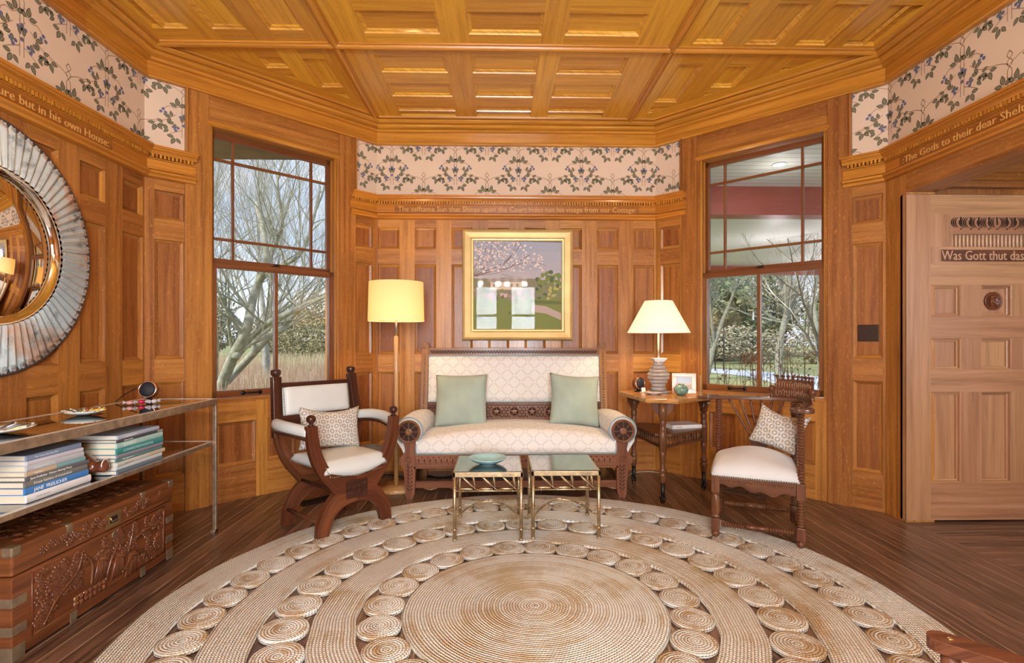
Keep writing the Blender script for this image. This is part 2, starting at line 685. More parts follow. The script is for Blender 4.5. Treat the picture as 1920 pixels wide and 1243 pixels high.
# ------------------------------------------------------------------ wallpaper pattern
PAPER = plain('wallpaper_ground', (0.69, 0.545, 0.41), 0.85, noise=0.03, nscale=3)
LEAF_D = plain('wallpaper_leaf_edge', (0.10, 0.095, 0.055), 0.85)
LEAF_L = plain('wallpaper_leaf', (0.20, 0.185, 0.115), 0.85)
BERRY = plain('wallpaper_flower', (0.16, 0.17, 0.26), 0.85)
BERRY_C = plain('wallpaper_flower_heart', (0.07, 0.07, 0.11), 0.85)
STEM = plain('wallpaper_stem', (0.40, 0.25, 0.155), 0.85)
PAPER_MATS = [PAPER, LEAF_D, LEAF_L, BERRY, BERRY_C, STEM]


def leaf_poly(x, y, a, L, w):
    pr = [(0, 0), (0.12, 0.30), (0.35, 0.5), (0.6, 0.44), (0.82, 0.22), (1, 0)]
    pts = [(t * L, k * w) for t, k in pr] + [(t * L, -k * w) for t, k in pr[-2:0:-1]]
    c, s_ = cos(a), sin(a)
    return [(x + px * c - py * s_, y + px * s_ + py * c) for px, py in pts]


def stroke(pts, w):
    out = []
    for (a, b) in zip(pts[:-1], pts[1:]):
        dx, dy = b[0] - a[0], b[1] - a[1]
        l = hypot(dx, dy) or 1
        nx, ny = -dy / l * w / 2, dx / l * w / 2
        ex, ey = dx / l * w * 0.3, dy / l * w * 0.3
        out.append([(a[0] + nx - ex, a[1] + ny - ey), (a[0] - nx - ex, a[1] - ny - ey), (b[0] - nx + ex, b[1] - ny + ey), (b[0] + nx + ex, b[1] + ny + ey)])
    return out


def motif():
    """one repeat: list of (layer, polygon); metres; origin at the knot, y up"""
    E = []

    def spray(x, y, a, L=0.040, n=3, sp=1.12):
        L *= 1.18
        for k in range(n):
            aa = a + (k - (n - 1) / 2) * sp
            ll = L * (1.0 if n % 2 == 0 or k == n // 2 else 0.85)
            x0, y0 = x + cos(aa) * 0.009, y + sin(aa) * 0.009
            E.append((1, leaf_poly(x0, y0, aa, ll, ll * 0.56)))
            E.append((2, leaf_poly(x0 + cos(aa) * ll * .1, y0 + sin(aa) * ll * .1, aa, ll * 0.78, ll * 0.34)))

    def flower(x, y, r=0.0085):
        for k in range(5):
            a = 2 * pi * k / 5 + 0.3
            cx, cy = x + cos(a) * r * .8, y + sin(a) * r * .8
            E.append((3, [(cx + cos(t * pi / 3) * r * .62, cy + sin(t * pi / 3) * r * .62) for t in range(6)]))
        E.append((4, [(x + cos(t * pi / 3) * r * .35, y + sin(t * pi / 3) * r * .35) for t in range(6)]))

    def trio(x, y, up=1):
        flower(x, y + 0.014 * up)
        flower(x - 0.014, y - 0.006 * up)
        flower(x + 0.014, y - 0.006 * up)

    def line(pts, w=0.0048):
        for q in stroke([tuple(p) for p in spline([Vector((p[0], p[1])) for p in pts], 4)], w):
            E.append((5, q))
    for s_ in (-1, 1):
        # interlaced knot and twin stems
        line([(s_ * 0.011, -0.145), (s_ * 0.010, -0.07), (s_ * 0.012, -0.02), (-s_ * 0.016, 0.02), (s_ * 0.016, 0.058), (-s_ * 0.004, 0.082)])
        line([(s_ * 0.011, -0.145), (s_ * 0.012, -0.30)])
        for k in range(5):
            yy = -0.06 - k * 0.035
            line([(s_ * 0.011, yy), (s_ * 0.018, yy + 0.008)], 0.003)
        # branch from the knot up and out towards the neighbour
        line([(s_ * 0.006, 0.012), (s_ * 0.055, 0.036), (s_ * 0.105, 0.048), (s_ * 0.135, 0.060)])
        # drooping branches of the crown
        line([(s_ * 0.014, -0.075), (s_ * 0.055, -0.105), (s_ * 0.09, -0.10), (s_ * 0.125, -0.13)])
        line([(s_ * 0.05, -0.15), (s_ * 0.11, -0.20), (s_ * 0.185, -0.235)])
        line([(s_ * 0.012, -0.25), (s_ * 0.06, -0.275), (s_ * 0.10, -0.30)])
        spray(s_ * 0.034, -0.095, pi / 2 - s_ * 0.15, 0.048)
        trio(s_ * 0.125, -0.145)
        spray(s_ * 0.072, -0.178, pi / 2 - s_ * 1.3, 0.040)
        spray(s_ * 0.052, -0.205, -pi / 2 + s_ * 0.7, 0.036, 2)
        spray(s_ * 0.118, -0.228, -pi / 2 + s_ * 0.9, 0.040)
        spray(s_ * 0.165, -0.238, -pi / 2 + s_ * 0.35, 0.044)
        spray(s_ * 0.020, -0.180, pi / 2 + s_ * 0.9, 0.030, 1)
        flower(s_ * 0.020, -0.160)
        trio(s_ * 0.050, -0.245, -1)
        spray(s_ * 0.052, -0.305, -pi / 2 + s_ * 0.45, 0.044)
        spray(s_ * 0.088, -0.255, -0.2 if s_ > 0 else pi + 0.2, 0.034, 2)
    flower(0, -0.145)
    flower(0, -0.215)
    spray(0, -0.20, pi / 2, 0.030, 2)
    return E


MOTIF = motif()
PITCH_U, PITCH_V = 0.575, 0.54


def wallpaper(mb, M, s0, s1, z0, z1, phase, zref=2.905):
    mb.quad([(s0, 0.0, z0), (s0, 0.0, z1), (s1, 0.0, z1), (s1, 0.0, z0)], [(0, 0)] * 4, 0, M)
    i0 = int((s0 + phase) / (PITCH_U / 2)) - 2
    i1 = int((s1 + phase) / (PITCH_U / 2)) + 3
    for i in range(i0, i1):
        cx = i * PITCH_U / 2 - phase
        half = (i % 2) * PITCH_V / 2
        for j in range(-2, 3):
            cy = zref - half + j * PITCH_V
            if cy - 0.36 > z1 or cy + 0.1 < z0:
                continue
            for lay, poly in MOTIF:
                q = [(cx + p[0], cy + p[1]) for p in poly]
                q = clip_rect(q, s0, s1, z0, z1)
                if len(q) < 3:
                    continue
                y = 0.0004 + 0.0003 * {5: 0, 1: 1, 2: 2, 3: 3, 4: 4}[lay]
                # clockwise seen from the room keeps the normal towards it
                mb.add([(p[0], y, p[1]) for p in q[::-1]], [list(range(len(q)))], None, lay, False, M)


# ------------------------------------------------------------------ walls
ML, LL = frame(P0, P1)
MWL, LWL = frame(P1, P2)
MB_, LB = frame(P2, P3)
MWR, LWR = frame(P3, P4)
MR, LR = frame(P4, P5)
PW, PG = 0.193, 0.1485
WIN_S0, WIN_S1, WIN_Z0, WIN_Z1 = 0.386, 1.402, 0.765, 2.74
PIL = 0.018


def back_slab(mb, M, s0, s1, z0, z1, mat=0):
    mb.box(s0, s1, -0.20, -0.031, z0, z1, 'x', mat, M)


# back wall
mb = MB()
cols = []
pitch = (LB - PW - 0.03) / 7.0
for i in range(8):
    a = 0.015 + i * pitch
    cols.append((a, a + PW))
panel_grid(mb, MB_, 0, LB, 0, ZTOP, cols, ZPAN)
back_slab(mb, MB_, -0.08, LB + 0.08, 0, CEIL + 0.1)
wb = struct(mb.build('wall_back', [OAK, OAKP]))

# left wall
mb = MB()
cols = []
s = LL - 0.015 - PW
while s > 0.2:
    cols.append((s, s + PW))
    s -= 0.3415
panel_grid(mb, ML, 0, LL, 0, ZTOP, cols[::-1], ZPAN)
back_slab(mb, ML, -0.2, LL + 0.06, 0, CEIL + 0.1)
wl_ = struct(mb.build('wall_left', [OAK, OAKP]))

# angled walls with the windows
for name, M, L, flip in (('wall_back_left', MWL, LWL, False), ('wall_back_right', MWR, LWR, True)):
    mb = MB()

    def S(a, b):
        return (L - b, L - a) if flip else (a, b)
    if flip:      # measured from the right-hand corner P4
        near = (1.548, 1.735)
        far = (0.041, 0.238)
        pil_a, pil_b = (1.401, 1.553), (0.258, 0.400)
        wa, wb_ = 0.400, 1.401
    else:
        near = (0.058, 0.236)
        far = (1.556, 1.734)
        pil_a, pil_b = (0.236, 0.386), (1.402, 1.553)
        wa, wb_ = 0.386, 1.402
    # narrow panelled ends
    for (a, b) in (near, far):
        lo = 0.0 if a < 0.9 else max(pil_a[1], pil_b[1])
        hi = min(pil_a[0], pil_b[0]) if a < 0.9 else L
        if a < 0.9:
            panel_grid(mb, M, lo, hi, 0, ZTOP, [(a, min(b, hi - 0.002))], ZPAN)
        else:
            panel_grid(mb, M, lo, hi, 0, ZTOP, [(max(a, lo + 0.002), b)], ZPAN)
    # pilasters, a little proud of the wall
    for (a, b) in (pil_a, pil_b):
        mb.box(a, b, -0.03, PIL, 0, 3.0, 'z', 0, M)
        mb.box(a + 0.001 if a < 0.9 else b - 0.012, a + 0.012 if a < 0.9 else b - 0.001, 0.0, PIL + 0.028, 2.49, 2.96, 'z', 0, M)
    # under the window
    w = wb_ - wa
    cw = 0.315
    gp = (w - 0.04 - 2 * cw) / 1.0
    c2 = [(wa + 0.02 + 0.085, wa + 0.02 + 0.085 + 0.275), (wa + 0.47, wa + 0.47 + 0.275)]
    c2 = [(wa + 0.10, wa + 0.325), (wa + 0.395, wa + 0.62), (wa + 0.69, wa + 0.915)]
    if not flip:
        c2 = [(wa + 0.055, wa + 0.335), (wa + 0.42, wa + 0.64), (wa + 0.725, wa + 0.945)]
    panel_grid(mb, M, wa, wb_, 0, WIN_Z0, c2, [(0.26, 0.585)], y=-0.002)
    # over the window
    face(mb, M, wa, wb_, WIN_Z1, 2.88, False, 0.0)
    face(mb, M, wa, wb_, 2.88, 3.02, False, 0.002)
    # jambs, head and stool of the opening
    for sx in (wa, wb_):
        x0, x1 = (sx - 0.001, sx + 0.02) if sx == wa else (sx - 0.02, sx + 0.001)
        mb.box(x0, x1, -0.20, 0.004, WIN_Z0 - 0.02, WIN_Z1 + 0.02, 'z', 0, M)
    mb.box(wa, wb_, -0.20, 0.0, WIN_Z1, WIN_Z1 + 0.02, 'x', 0, M)
    mb.box(wa, wb_, -0.24, 0.0, WIN_Z0 - 0.03, WIN_Z0 - 0.004, 'x', 0, M)
    # solid wall around the opening
    back_slab(mb, M, -0.08, wa, 0, CEIL + 0.1)
    back_slab(mb, M, wb_, L + 0.08, 0, CEIL + 0.1)
    back_slab(mb, M, wa, wb_, 0, WIN_Z0 - 0.03)
    back_slab(mb, M, wa, wb_, WIN_Z1 + 0.02, CEIL + 0.1)
    struct(mb.build(name, [OAK, OAKP]))

# right wall: short end by the corner, then the wide opening
mb = MB()
s_open0, s_open1 = P4[1] - OPEN_Y1, P4[1] - OPEN_Y0
mb.box(0.0, s_open0, -0.18, 0.012, 0, HEAD + 0.12, 'z', 0, MR)
mb.box(s_open0, s_open1, -0.18, 0.012, HEAD, HEAD + 0.135, 'x', 0, MR)
mb.box(s_open1, s_open1 + 0.15, -0.18, 0.012, 0, HEAD + 0.12, 'z', 0, MR)
cols = []
s = s_open1 + 0.17
while s < LR - 0.3:
    cols.append((s, s + PW))
    s += 0.3415
panel_grid(mb, MR, s_open1 + 0.15, LR, 0, ZTOP, cols, ZPAN)
back_slab(mb, MR, s_open1, LR + 0.2, 0, CEIL + 0.1)
back_slab(mb, MR, -0.06, s_open1, HEAD + 0.12, CEIL + 0.1)
struct(mb.build('wall_right', [OAK, OAKP]))

# wall behind the camera, two window openings
mb = MB()
MF, LF = frame(P5, P0)
fx = [P5[0] - x for x in (0.80, 0.22, 0.07, -0.55)]
for a, b in ((0, fx[0]), (fx[1], fx[2]), (fx[3], LF)):
    panel_grid(mb, MF, a, b, 0, ZTOP, [(a + 0.1 + k * 0.3415, a + 0.1 + PW + k * 0.3415) for k in range(max(1, int((b - a - 0.1) / 0.3415)))], ZPAN)
    back_slab(mb, MF, a, b, 0, CEIL + 0.1)
for a, b in ((fx[0], fx[1]), (fx[2], fx[3])):
    face(mb, MF, a, b, 0, 0.76, False)
    face(mb, MF, a, b, 2.12, 3.0, False)
    back_slab(mb, MF, a, b, 0, 0.76)
    back_slab(mb, MF, a, b, 2.12, CEIL + 0.1)
struct(mb.build('wall_front', [OAK, OAKP]))
for n_, (a, b) in enumerate(((fx[0], fx[1]), (fx[2], fx[3]))):
    mb = MB()
    for (x0, x1, z0, z1, g) in ((a, a + 0.04, 0.76, 2.12, 'z'), (b - 0.04, b, 0.76, 2.12, 'z'), (a, b, 0.76, 0.82, 'x'), (a, b, 2.07, 2.12, 'x'), (a, b, 1.43, 1.48, 'x'),
                                (a + 0.12, a + 0.135, 1.48, 2.07, 'z'), (b - 0.135, b - 0.12, 1.48, 2.07, 'z'), (a, b, 1.94, 1.955, 'x')):
        mb.box(x0, x1, -0.12, -0.08, z0, z1, g, 0, MF)
    w_ = struct(mb.build('window_%d' % (n_ + 3), [SASH]))

# wallpaper frieze, one strip over each wall
for name, M, a, b, ph in (('left', ML, 0, LL, PITCH_U * 0.5 - (LL % PITCH_U) + 0.055),
                          ('back_left_outer', MWL, 0, 0.236, 0.055 + PITCH_U * 0.5),
                          ('back_left_inner', MWL, 1.553, LWL, -1.553 - 0.03),
                          ('back', MB_, 0, LB, -0.14),
                          ('back_right_inner', MWR, 0, 0.258, -0.14 + LB),
                          ('back_right_outer', MWR, 1.553, LWR, -LWR - 0.02),
                          ('right', MR, 0, LR, 0.0 - 0.02),
                          ('front', MF, 0, LF, 0.1)):
    mb = MB()
    wallpaper(mb, M, a, b, 2.47, 2.985, ph)
    o = mb.build('wall_frieze_' + name, PAPER_MATS)
    struct(o)

# ------------------------------------------------------------------ cornice and frieze rail
CORN = [(0.0, 2.955), (0.036, 2.955), (0.042, 2.966), (0.036, 2.976), (0.026, 2.978), (0.026, 3.064), (0.054, 3.066), (0.060, 3.074), (0.058, 3.084),
        (0.044, 3.088), (0.060, 3.094), (0.078, 3.102), (0.088, 3.112), (0.086, 3.120), (0.070, 3.124), (0.096, 3.130), (0.114, 3.140), (0.120, 3.150),
        (0.104, 3.155), (0.136, 3.158), (0.142, 3.172)]
outline = [P0, P1, P2, P3, P4, P5]
mb = MB()
mb.profile(outline, CORN, 0, None, closed=True)
struct(mb.build('trim_1', [OAKT]))

RAIL = [(0.0, 2.492), (0.088, 2.492), (0.088, 2.476), (0.080, 2.474), (0.078, 2.466), (0.066, 2.458), (0.056, 2.446), (0.052, 2.440), (0.008, 2.440),
        (0.008, 2.418), (0.038, 2.416), (0.038, 2.410), (0.024, 2.408), (0.024, 2.345), (0.010, 2.343), (0.010, 2.334), (0.046, 2.334), (0.056, 2.328), (0.056, 2.316), (0.040, 2.306),
        (0.034, 2.292), (0.020, 2.288), (0.0, 2.286)]


def lerp2(M, s):
    p = M @ Vector((s, 0, 0))
    return (p.x, p.y)


def rail_end(mb, M, s, side):
    """close the open end of the rail"""
    n = len(RAIL)
    pts = [(s, d, z) for d, z in RAIL]
    pts.append((s, -0.01, 2.286)); pts.append((s, -0.01, 2.492))
    # build as a fan of vertical slices so that the concave profile stays clean
    for (a, b) in zip(RAIL[:-1], RAIL[1:]):
        if abs(a[1] - b[1]) < 1e-5:
            continue
        q = [(s, 0, a[1]), (s, a[0], a[1]), (s, b[0], b[1]), (s, 0, b[1])]
        if side > 0:
            q = q[::-1]
        mb.quad(q, [(p[1] + 5, p[2]) for p in q], 0, M)


def text_on(mb, M, body, size, s0, z0, width, y, mat, flipdir=False, ex=0.0022):
    V, F = text_geo(body, size, ex, 0.0, width)
    pts = [(s0 + v[0], y + v[2], z0 + v[1]) for v in V]
    # local x runs left to right as seen from the room, so the letters read correctly; turn the faces outward
    mb.add(pts, [f[::-1] for f in F], None, mat, False, M)


GOLDT = plain('carved_letter_wood', (0.66, 0.36, 0.10), 0.4)
STAIN_SHADE = wood('stained_shaded_ground', (0.16, 0.048, 0.008), (0.31, 0.10, 0.016), (0.42, 0.16, 0.028), fleck=0.0)  # wood stain plus recess shade, both put into the colour
runs = [('trim_2', [(ML, 0, LL), (MWL, 0, 0.30)], [P0, P1, lerp2(MWL, 0.30)]),
        ('trim_3', [(MWL, 1.50, LWL), (MB_, 0, LB), (MWR, 0, 0.305)], [lerp2(MWL, 1.50), P2, P3, lerp2(MWR, 0.305)]),
        ('trim_4', [(MWR, 1.50, LWR), (MR, 0, LR)], [lerp2(MWR, 1.50), P4, P5])]
for name, segs, path in runs:
    mb = MB()
    mb.profile(path, RAIL)
    rail_end(mb, segs[0][0], segs[0][1], -1)
    rail_end(mb, segs[-1][0], segs[-1][2], 1)
    tr = struct(mb.build(name, [OAKT]))
    dm = MB()
    for (M, a, b) in segs:
        s = a + 0.03
        while s < b - 0.03:
            dm.box(s, s + 0.0130, 0.006, 0.050, 2.4175, 2.4405, 'z', 0, M)
            s += 0.0235
    d_ = dm.build('dentil_course', [OAKT], tr)
    lt = MB()
    if name == 'trim_2':
        text_on(lt, ML, 'More Sure but in his own House:', 0.062, LL - 1.27, 2.355, 0.91, 0.0245, 0)
    elif name == 'trim_3':
        text_on(lt, MB_, 'The selfsame Sun that Shines upon the Court hides not his visage from our Cottage:', 0.068, 0.20, 2.355, 2.16, 0.0245, 0)
    else:
        text_on(lt, MR, ':The Gods to their dear Shelter', 0.062, 0.17, 2.355, 0.88, 0.0245, 0)
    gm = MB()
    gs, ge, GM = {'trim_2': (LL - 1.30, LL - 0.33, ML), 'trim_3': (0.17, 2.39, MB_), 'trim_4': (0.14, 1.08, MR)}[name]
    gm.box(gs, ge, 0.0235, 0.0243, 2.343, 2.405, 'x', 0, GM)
    gm.build('lettering_ground', [STAIN_SHADE], tr)
    lt.build('carved_lettering', [GOLDT], tr)

# ------------------------------------------------------------------ ceiling
mb = MB()
OCT = [P0, P5, P4, P3, P2, P1]


def clip_oct(poly, ins=0.0):
    # inside of the chamfered room outline
    for A, B in ((P0, P1), (P1, P2), (P2, P3), (P3, P4), (P4, P5), (P5, P0)):
        dx, dy = B[0] - A[0], B[1] - A[1]
        l = hypot(dx, dy)
        a, b = -dy / l, dx / l         # outward normal (left of travel)
        poly = clip_poly(poly, a, b, a * A[0] + b * A[1] - ins)
        if len(poly) < 3:
            return []
    return poly


def ccw(poly):
    a = sum(poly[i][0] * poly[(i + 1) % len(poly)][1] - poly[(i + 1) % len(poly)][0] * poly[i][1] for i in range(len(poly)))
    return poly if a > 0 else poly[::-1]


def dedupe(poly):
    out = []
    for p in poly:
        if not out or hypot(p[0] - out[-1][0], p[1] - out[-1][1]) > 1e-4:
            out.append(p)
    if len(out) > 2 and hypot(out[0][0] - out[-1][0], out[0][1] - out[-1][1]) < 1e-4:
        out.pop()
    return out


def cboard(x0, x1, y0, y1, grain, z0=CEIL, z1=CEIL + 0.03, ins=0.05):
    q = clip_oct([(x0, y0), (x1, y0), (x1, y1), (x0, y1)], ins)
    q = dedupe(q)
    if len(q) > 2:
        mb.prism(ccw(q), z0, z1, grain)


# backing level: each field is one sheet of panels
def cpanel(x0, x1, y0, y1, extra=None):
    """a sunk ceiling panel with a small bevelled moulding, clipped by the diagonal walls"""
    prev = None
    offs = [10.0 * rnd.randint(0, 60) + 5 for _ in range(8)]
    oy = rnd.random() * 4
    for ins, dz in ((0.0, 0.0), (0.003, 0.010), (0.016, 0.014), (0.022, 0.022)):
        q = [(x0 + ins, y0 + ins), (x1 - ins, y0 + ins), (x1 - ins, y1 - ins), (x0 + ins, y1 - ins)]
        q = dedupe(ccw(clip_oct(q, 0.245 + ins))) if True else q
        if len(q) < 3:
            return
        if prev is not None and len(prev[0]) == len(q):
            n = len(q)
            for i in range(n):
                j = (i + 1) % n
                a = (*prev[0][i], CEIL + prev[1]); b = (*prev[0][j], CEIL + prev[1]); c = (*q[j], CEIL + dz); d = (*q[i], CEIL + dz)
                pts = [a, b, c, d]
                mb.quad(pts, [(p[0] + p[1] + offs[i], p[2] + p[0] - p[1] + oy) for p in pts])
        prev = (q, dz)
    q, dz = prev
    ox, oy = uvoff()
    g = 1 if (y1 - y0) > (x1 - x0) else 0
    ctr = ((x0 + x1) / 2, (y0 + y1) / 2)
    mb.add([(p[0], p[1], CEIL + dz) for p in q[::-1]], [list(range(len(q)))], [[(p[g] - ctr[g] + ox, p[1 - g] + oy) for p in q[::-1]]])


def cfield(x0, x1, y0, y1, cols, rows_by_col, vert=True):
    """stiles along y between the columns, rails along x in each column"""
    xs = x0
    for (a, b), rows in zip(cols, rows_by_col):
        if a > xs:
            cboard(xs, a, y0, y1, 1)
        yy = y0
        for (c, d) in rows:
            if c > yy:
                cboard(a, b, yy, c, 0)
            cpanel(a, b, c, d)
            yy = d
        if y1 > yy:
            cboard(a, b, yy, y1, 0)
        xs = b
    if x1 > xs:
        cboard(xs, x1, y0, y1, 1)


BX0, BX1, BY = -1.10, 1.165, 3.60
ccols = [(-0.87, -0.385), (-0.20, 0.27), (0.42, 0.905)]
brow = [(3.725, 3.97), (4.13, 4.36), (4.54, 4.745)]
cfield(BX0, BX1, BY, 4.88, ccols, [brow] * 3)
frow = [(3.225 - 0.41 * k, 3.465 - 0.41 * k) for k in range(12)][::-1]
cfield(BX0, BX1, -1.9, BY, ccols, [frow] * 3)
lcols = [(-2.20, -1.975), (-1.825, -1.61), (-1.465, -1.25)]
srow = [(3.44 - 0.72 * k - 0.56, 3.44 - 0.72 * k) for k in range(7)][::-1]
cfield(-2.375, BX0, -1.9, BY, lcols, [srow] * 3)
rcols = [(1.285, 1.49), (1.635, 1.85), (1.975, 2.18), (2.30, 2.51)]
srow2 = [(3.54 - 0.58 * k - 0.44, 3.54 - 0.58 * k) for k in range(9)][::-1]
cfield(BX1, 2.675, -1.9, BY, rcols, [srow2] * 4)
tl = [(-2.15, -1.93), (-1.69, -1.53), (-1.39, -1.225)]
cfield(-2.375, BX0, BY, 4.88, tl, [[(3.72, 3.95)], [(3.77, 3.925), (4.02, 4.3)], [(3.79, 4.215), (4.30, 4.6)]])
tr_ = [(1.285, 1.468), (1.645, 1.83), (2.057, 2.247)]
cfield(BX1, 2.675, BY, 4.88, tr_, [[(3.82, 4.42), (4.50, 4.66)], [(3.83, 4.15), (4.24, 4.5)], [(3.83, 4.2)]])
# diagonal border boards, following the two angled walls
for M, L in ((MWL, LWL), (MWR, LWR)):
    for (w0, w1, z) in ((0.05, 0.255, CEIL - 0.0015),):
        a = M @ Vector((-0.02, w0, 0)); b = M @ Vector((L + 0.02, w0, 0)); c = M @ Vector((L - 0.10, w1, 0)); d = M @ Vector((0.10, w1, 0))
        q = [(p.x, p.y) for p in (a, b, c, d)]
        q = dedupe(clip_oct(q, 0.03))
        # cut by the beams
        if M is MWL:
            q = clip_poly(q, 1, 0, BX0)
        else:
            q = clip_poly(q, -1, 0, -BX1)
        q = clip_poly(q, 0, -1, -BY)
        if len(q) > 2:
            ox, oy = uvoff()
            dv = Vector((M[0][0], M[1][0]))
            nv = Vector((M[0][1], M[1][1]))
            qq = ccw(q)[::-1]
            mb.add([(p[0], p[1], z) for p in qq], [list(range(len(qq)))], [[(dv.dot(Vector(p)) % 5 + ox - 2, nv.dot(Vector(p)) + oy) for p in qq]])
mb.box(-2.6, 2.9, -2.1, 5.1, CEIL + 0.03, CEIL + 0.08, 'x')
ceil_o = struct(mb.build('ceiling', [OAKC]))

BEADW = wood('ceiling_bead_oak', (0.16, 0.06, 0.012), (0.26, 0.10, 0.02), (0.38, 0.16, 0.03), rough=0.3, fleck=0, vary=0.08)
mb = MB()
bead = [(-0.034, 0.0), (-0.032, -0.010), (-0.020, -0.012), (-0.016, -0.024), (-0.006, -0.030), (0.006, -0.030), (0.016, -0.024), (0.020, -0.012), (0.032, -0.010), (0.034, 0.0)]
for a, b in (((BX0, -1.9), (BX0, 4.76)), ((BX1, -1.9), (BX1, 4.76)), ((-2.26, BY), (2.56, BY))):
    d = Vector((b[0] - a[0], b[1] - a[1])).normalized()
    n = Vector((d.y, -d.x))
    V, F, U = [], [], []
    for e in (a, b):
        for (q, z) in bead:
            V.append((e[0] + n.x * q, e[1] + n.y * q, CEIL + z))
    k = len(bead)
    ox = 5.0
    for i in range(k - 1):
        F.append([i, k + i, k + i + 1, i + 1])
        U.append([(ox, i * .01), (ox + 4, i * .01), (ox + 4, i * .01 + .01), (ox, i * .01 + .01)])
    mb.add(V, F, U)
struct(mb.build('trim_5', [OAKT]))

# ------------------------------------------------------------------ windows
IRON = plain('dark_iron', (0.03, 0.027, 0.025), 0.4, 0.8)


def window(idx, M, wa, wb_, flip):
    """double-hung: upper sash with border lights set deeper, lower sash with one mullion"""
    a, b = wa + 0.02, wb_ - 0.02
    root = MB()
    # casing cap over the opening and the sash channels
    cap = [(0.0, 2.775), (0.020, 2.772), (0.026, 2.764), (0.026, 2.757), (0.016, 2.748), (0.010, 2.742), (0.0, 2.740)]
    V, F, U = [], [], []
    for e, sh in ((wa - 0.012, 0.0), (wb_ + 0.012, 0.0)):
        for d, z in cap:
            V.append((e, d, z))
    k = len(cap)
    for i in range(k - 1):
        F.append([i, i + 1, k + i + 1, k + i])
        U.append([(5, i * .01), (5, i * .01 + .01), (6, i * .01 + .01), (6, i * .01)])
    root.add(V, F, U, 0, False, M)
    for e, dr in ((wa - 0.012, 1), (wb_ + 0.012, -1)):
        pts = [(e, d, z) for d, z in cap]
        root.quad(pts if dr > 0 else pts[::-1], [(p[1] + 5, p[2]) for p in pts], 0, M)
    for x0, x1 in ((a - 0.004, a + 0.012), (b - 0.012, b + 0.004)):
        root.box(x0, x1, -0.030, -0.012, WIN_Z0, WIN_Z1, 'z', 0, M)
        root.box(x0, x1, -0.085, -0.079, WIN_Z0, WIN_Z1, 'z', 0, M)
    w = struct(root.build('window_%d' % idx, [OAKT]))
    # upper sash
    m = MB()
    y0, y1 = -0.118, -0.086
    u0, u1, zt, zb = a + 0.004, b - 0.004, WIN_Z1 - 0.006, 1.772
    m.box(u0, u0 + 0.042, y0, y1, zb, zt, 'z', 0, M)
    m.box(u1 - 0.042, u1, y0, y1, zb, zt, 'z', 0, M)
    m.box(u0, u1, y0, y1, zt - 0.042, zt, 'x', 0, M)
    m.box(u0, u1, y0, y1, zb - 0.02, zb + 0.03, 'x', 0, M)
    gx = 0.175
    for x in (u0 + gx, u1 - gx):
        m.box(x - 0.010, x + 0.010, y0 + 0.004, y1 - 0.004, zb, zt - 0.04, 'z', 0, M)
    for z in (2.537, 1.948):
        m.box(u0 + 0.04, u1 - 0.04, y0 + 0.004, y1 - 0.004, z - 0.010, z + 0.010, 'x', 0, M)
    us = m.build('upper_sash', [SASH], w, bevel=0.003)
    g = MB()
    g.box(u0 + 0.03, u1 - 0.03, -0.104, -0.100, zb + 0.02, zt - 0.03, 'x', 0, M)
    g.build('pane', [GLASS], us)
    # lower sash
    m = MB()
    y0, y1 = -0.076, -0.036
    l0, l1, zt, zb = a + 0.004, b - 0.004, 1.772, WIN_Z0
    m.box(l0, l0 + 0.046, y0, y1, zb, zt, 'z', 0, M)
    m.box(l1 - 0.046, l1, y0, y1, zb, zt, 'z', 0, M)
    m.box(l0, l1, y0, y1, zt - 0.046, zt, 'x', 0, M)
    m.box(l0, l1, y0, y1, zb, zb + 0.052, 'x', 0, M)
    mid = (l0 + l1) / 2 - (0.005 if flip else 0.005)
    m.box(mid - 0.015, mid + 0.015, y0 + 0.004, y1 - 0.004, zb + 0.05, zt - 0.04, 'z', 0, M)
    ls = m.build('lower_sash', [SASH], w, bevel=0.003)
    g = MB()
    g.box(l0 + 0.03, l1 - 0.03, -0.058, -0.054, zb + 0.03, zt - 0.03, 'x', 0, M)
    g.build('pane', [GLASS], ls)
    hd = MB()
    cx = l0 + (0.29 if not flip else 0.30)
    for e in (-0.062, 0.062):
        hd.lathe([(0.017, 0), (0.017, 0.004), (0.010, 0.010)], 12, 0, M @ T(cx + e, y1, zb + 0.028, rx=-pi / 2))
    hd.tube([(cx - 0.062, y1 + 0.006, zb + 0.028), (cx - 0.045, y1 + 0.022, zb + 0.030), (cx + 0.045, y1 + 0.022, zb + 0.030), (cx + 0.062, y1 + 0.006, zb + 0.028)], 0.0065, 8, 0, M)
    hd.build('sash_lift', [IRON], ls)
    lk = MB()
    lk.box(mid - 0.035, mid + 0.035, y0 + 0.004, y1 - 0.004, zt, zt + 0.007, 'x', 0, M)
    lk.lathe([(0.012, 0), (0.012, 0.014), (0.004, 0.018)], 12, 0, M @ T(mid, (y0 + y1) / 2, zt + 0.006))
    lk.tube([(mid, (y0 + y1) / 2, zt + 0.017), (mid + 0.03, (y0 + y1) / 2, zt + 0.02)], 0.005, 6, 0, M)
    lk.build('sash_lock', [IRON], ls)
    return w


window(1, MWL, 0.386, 1.402, False)
window(2, MWR, 0.400, 1.401, True)

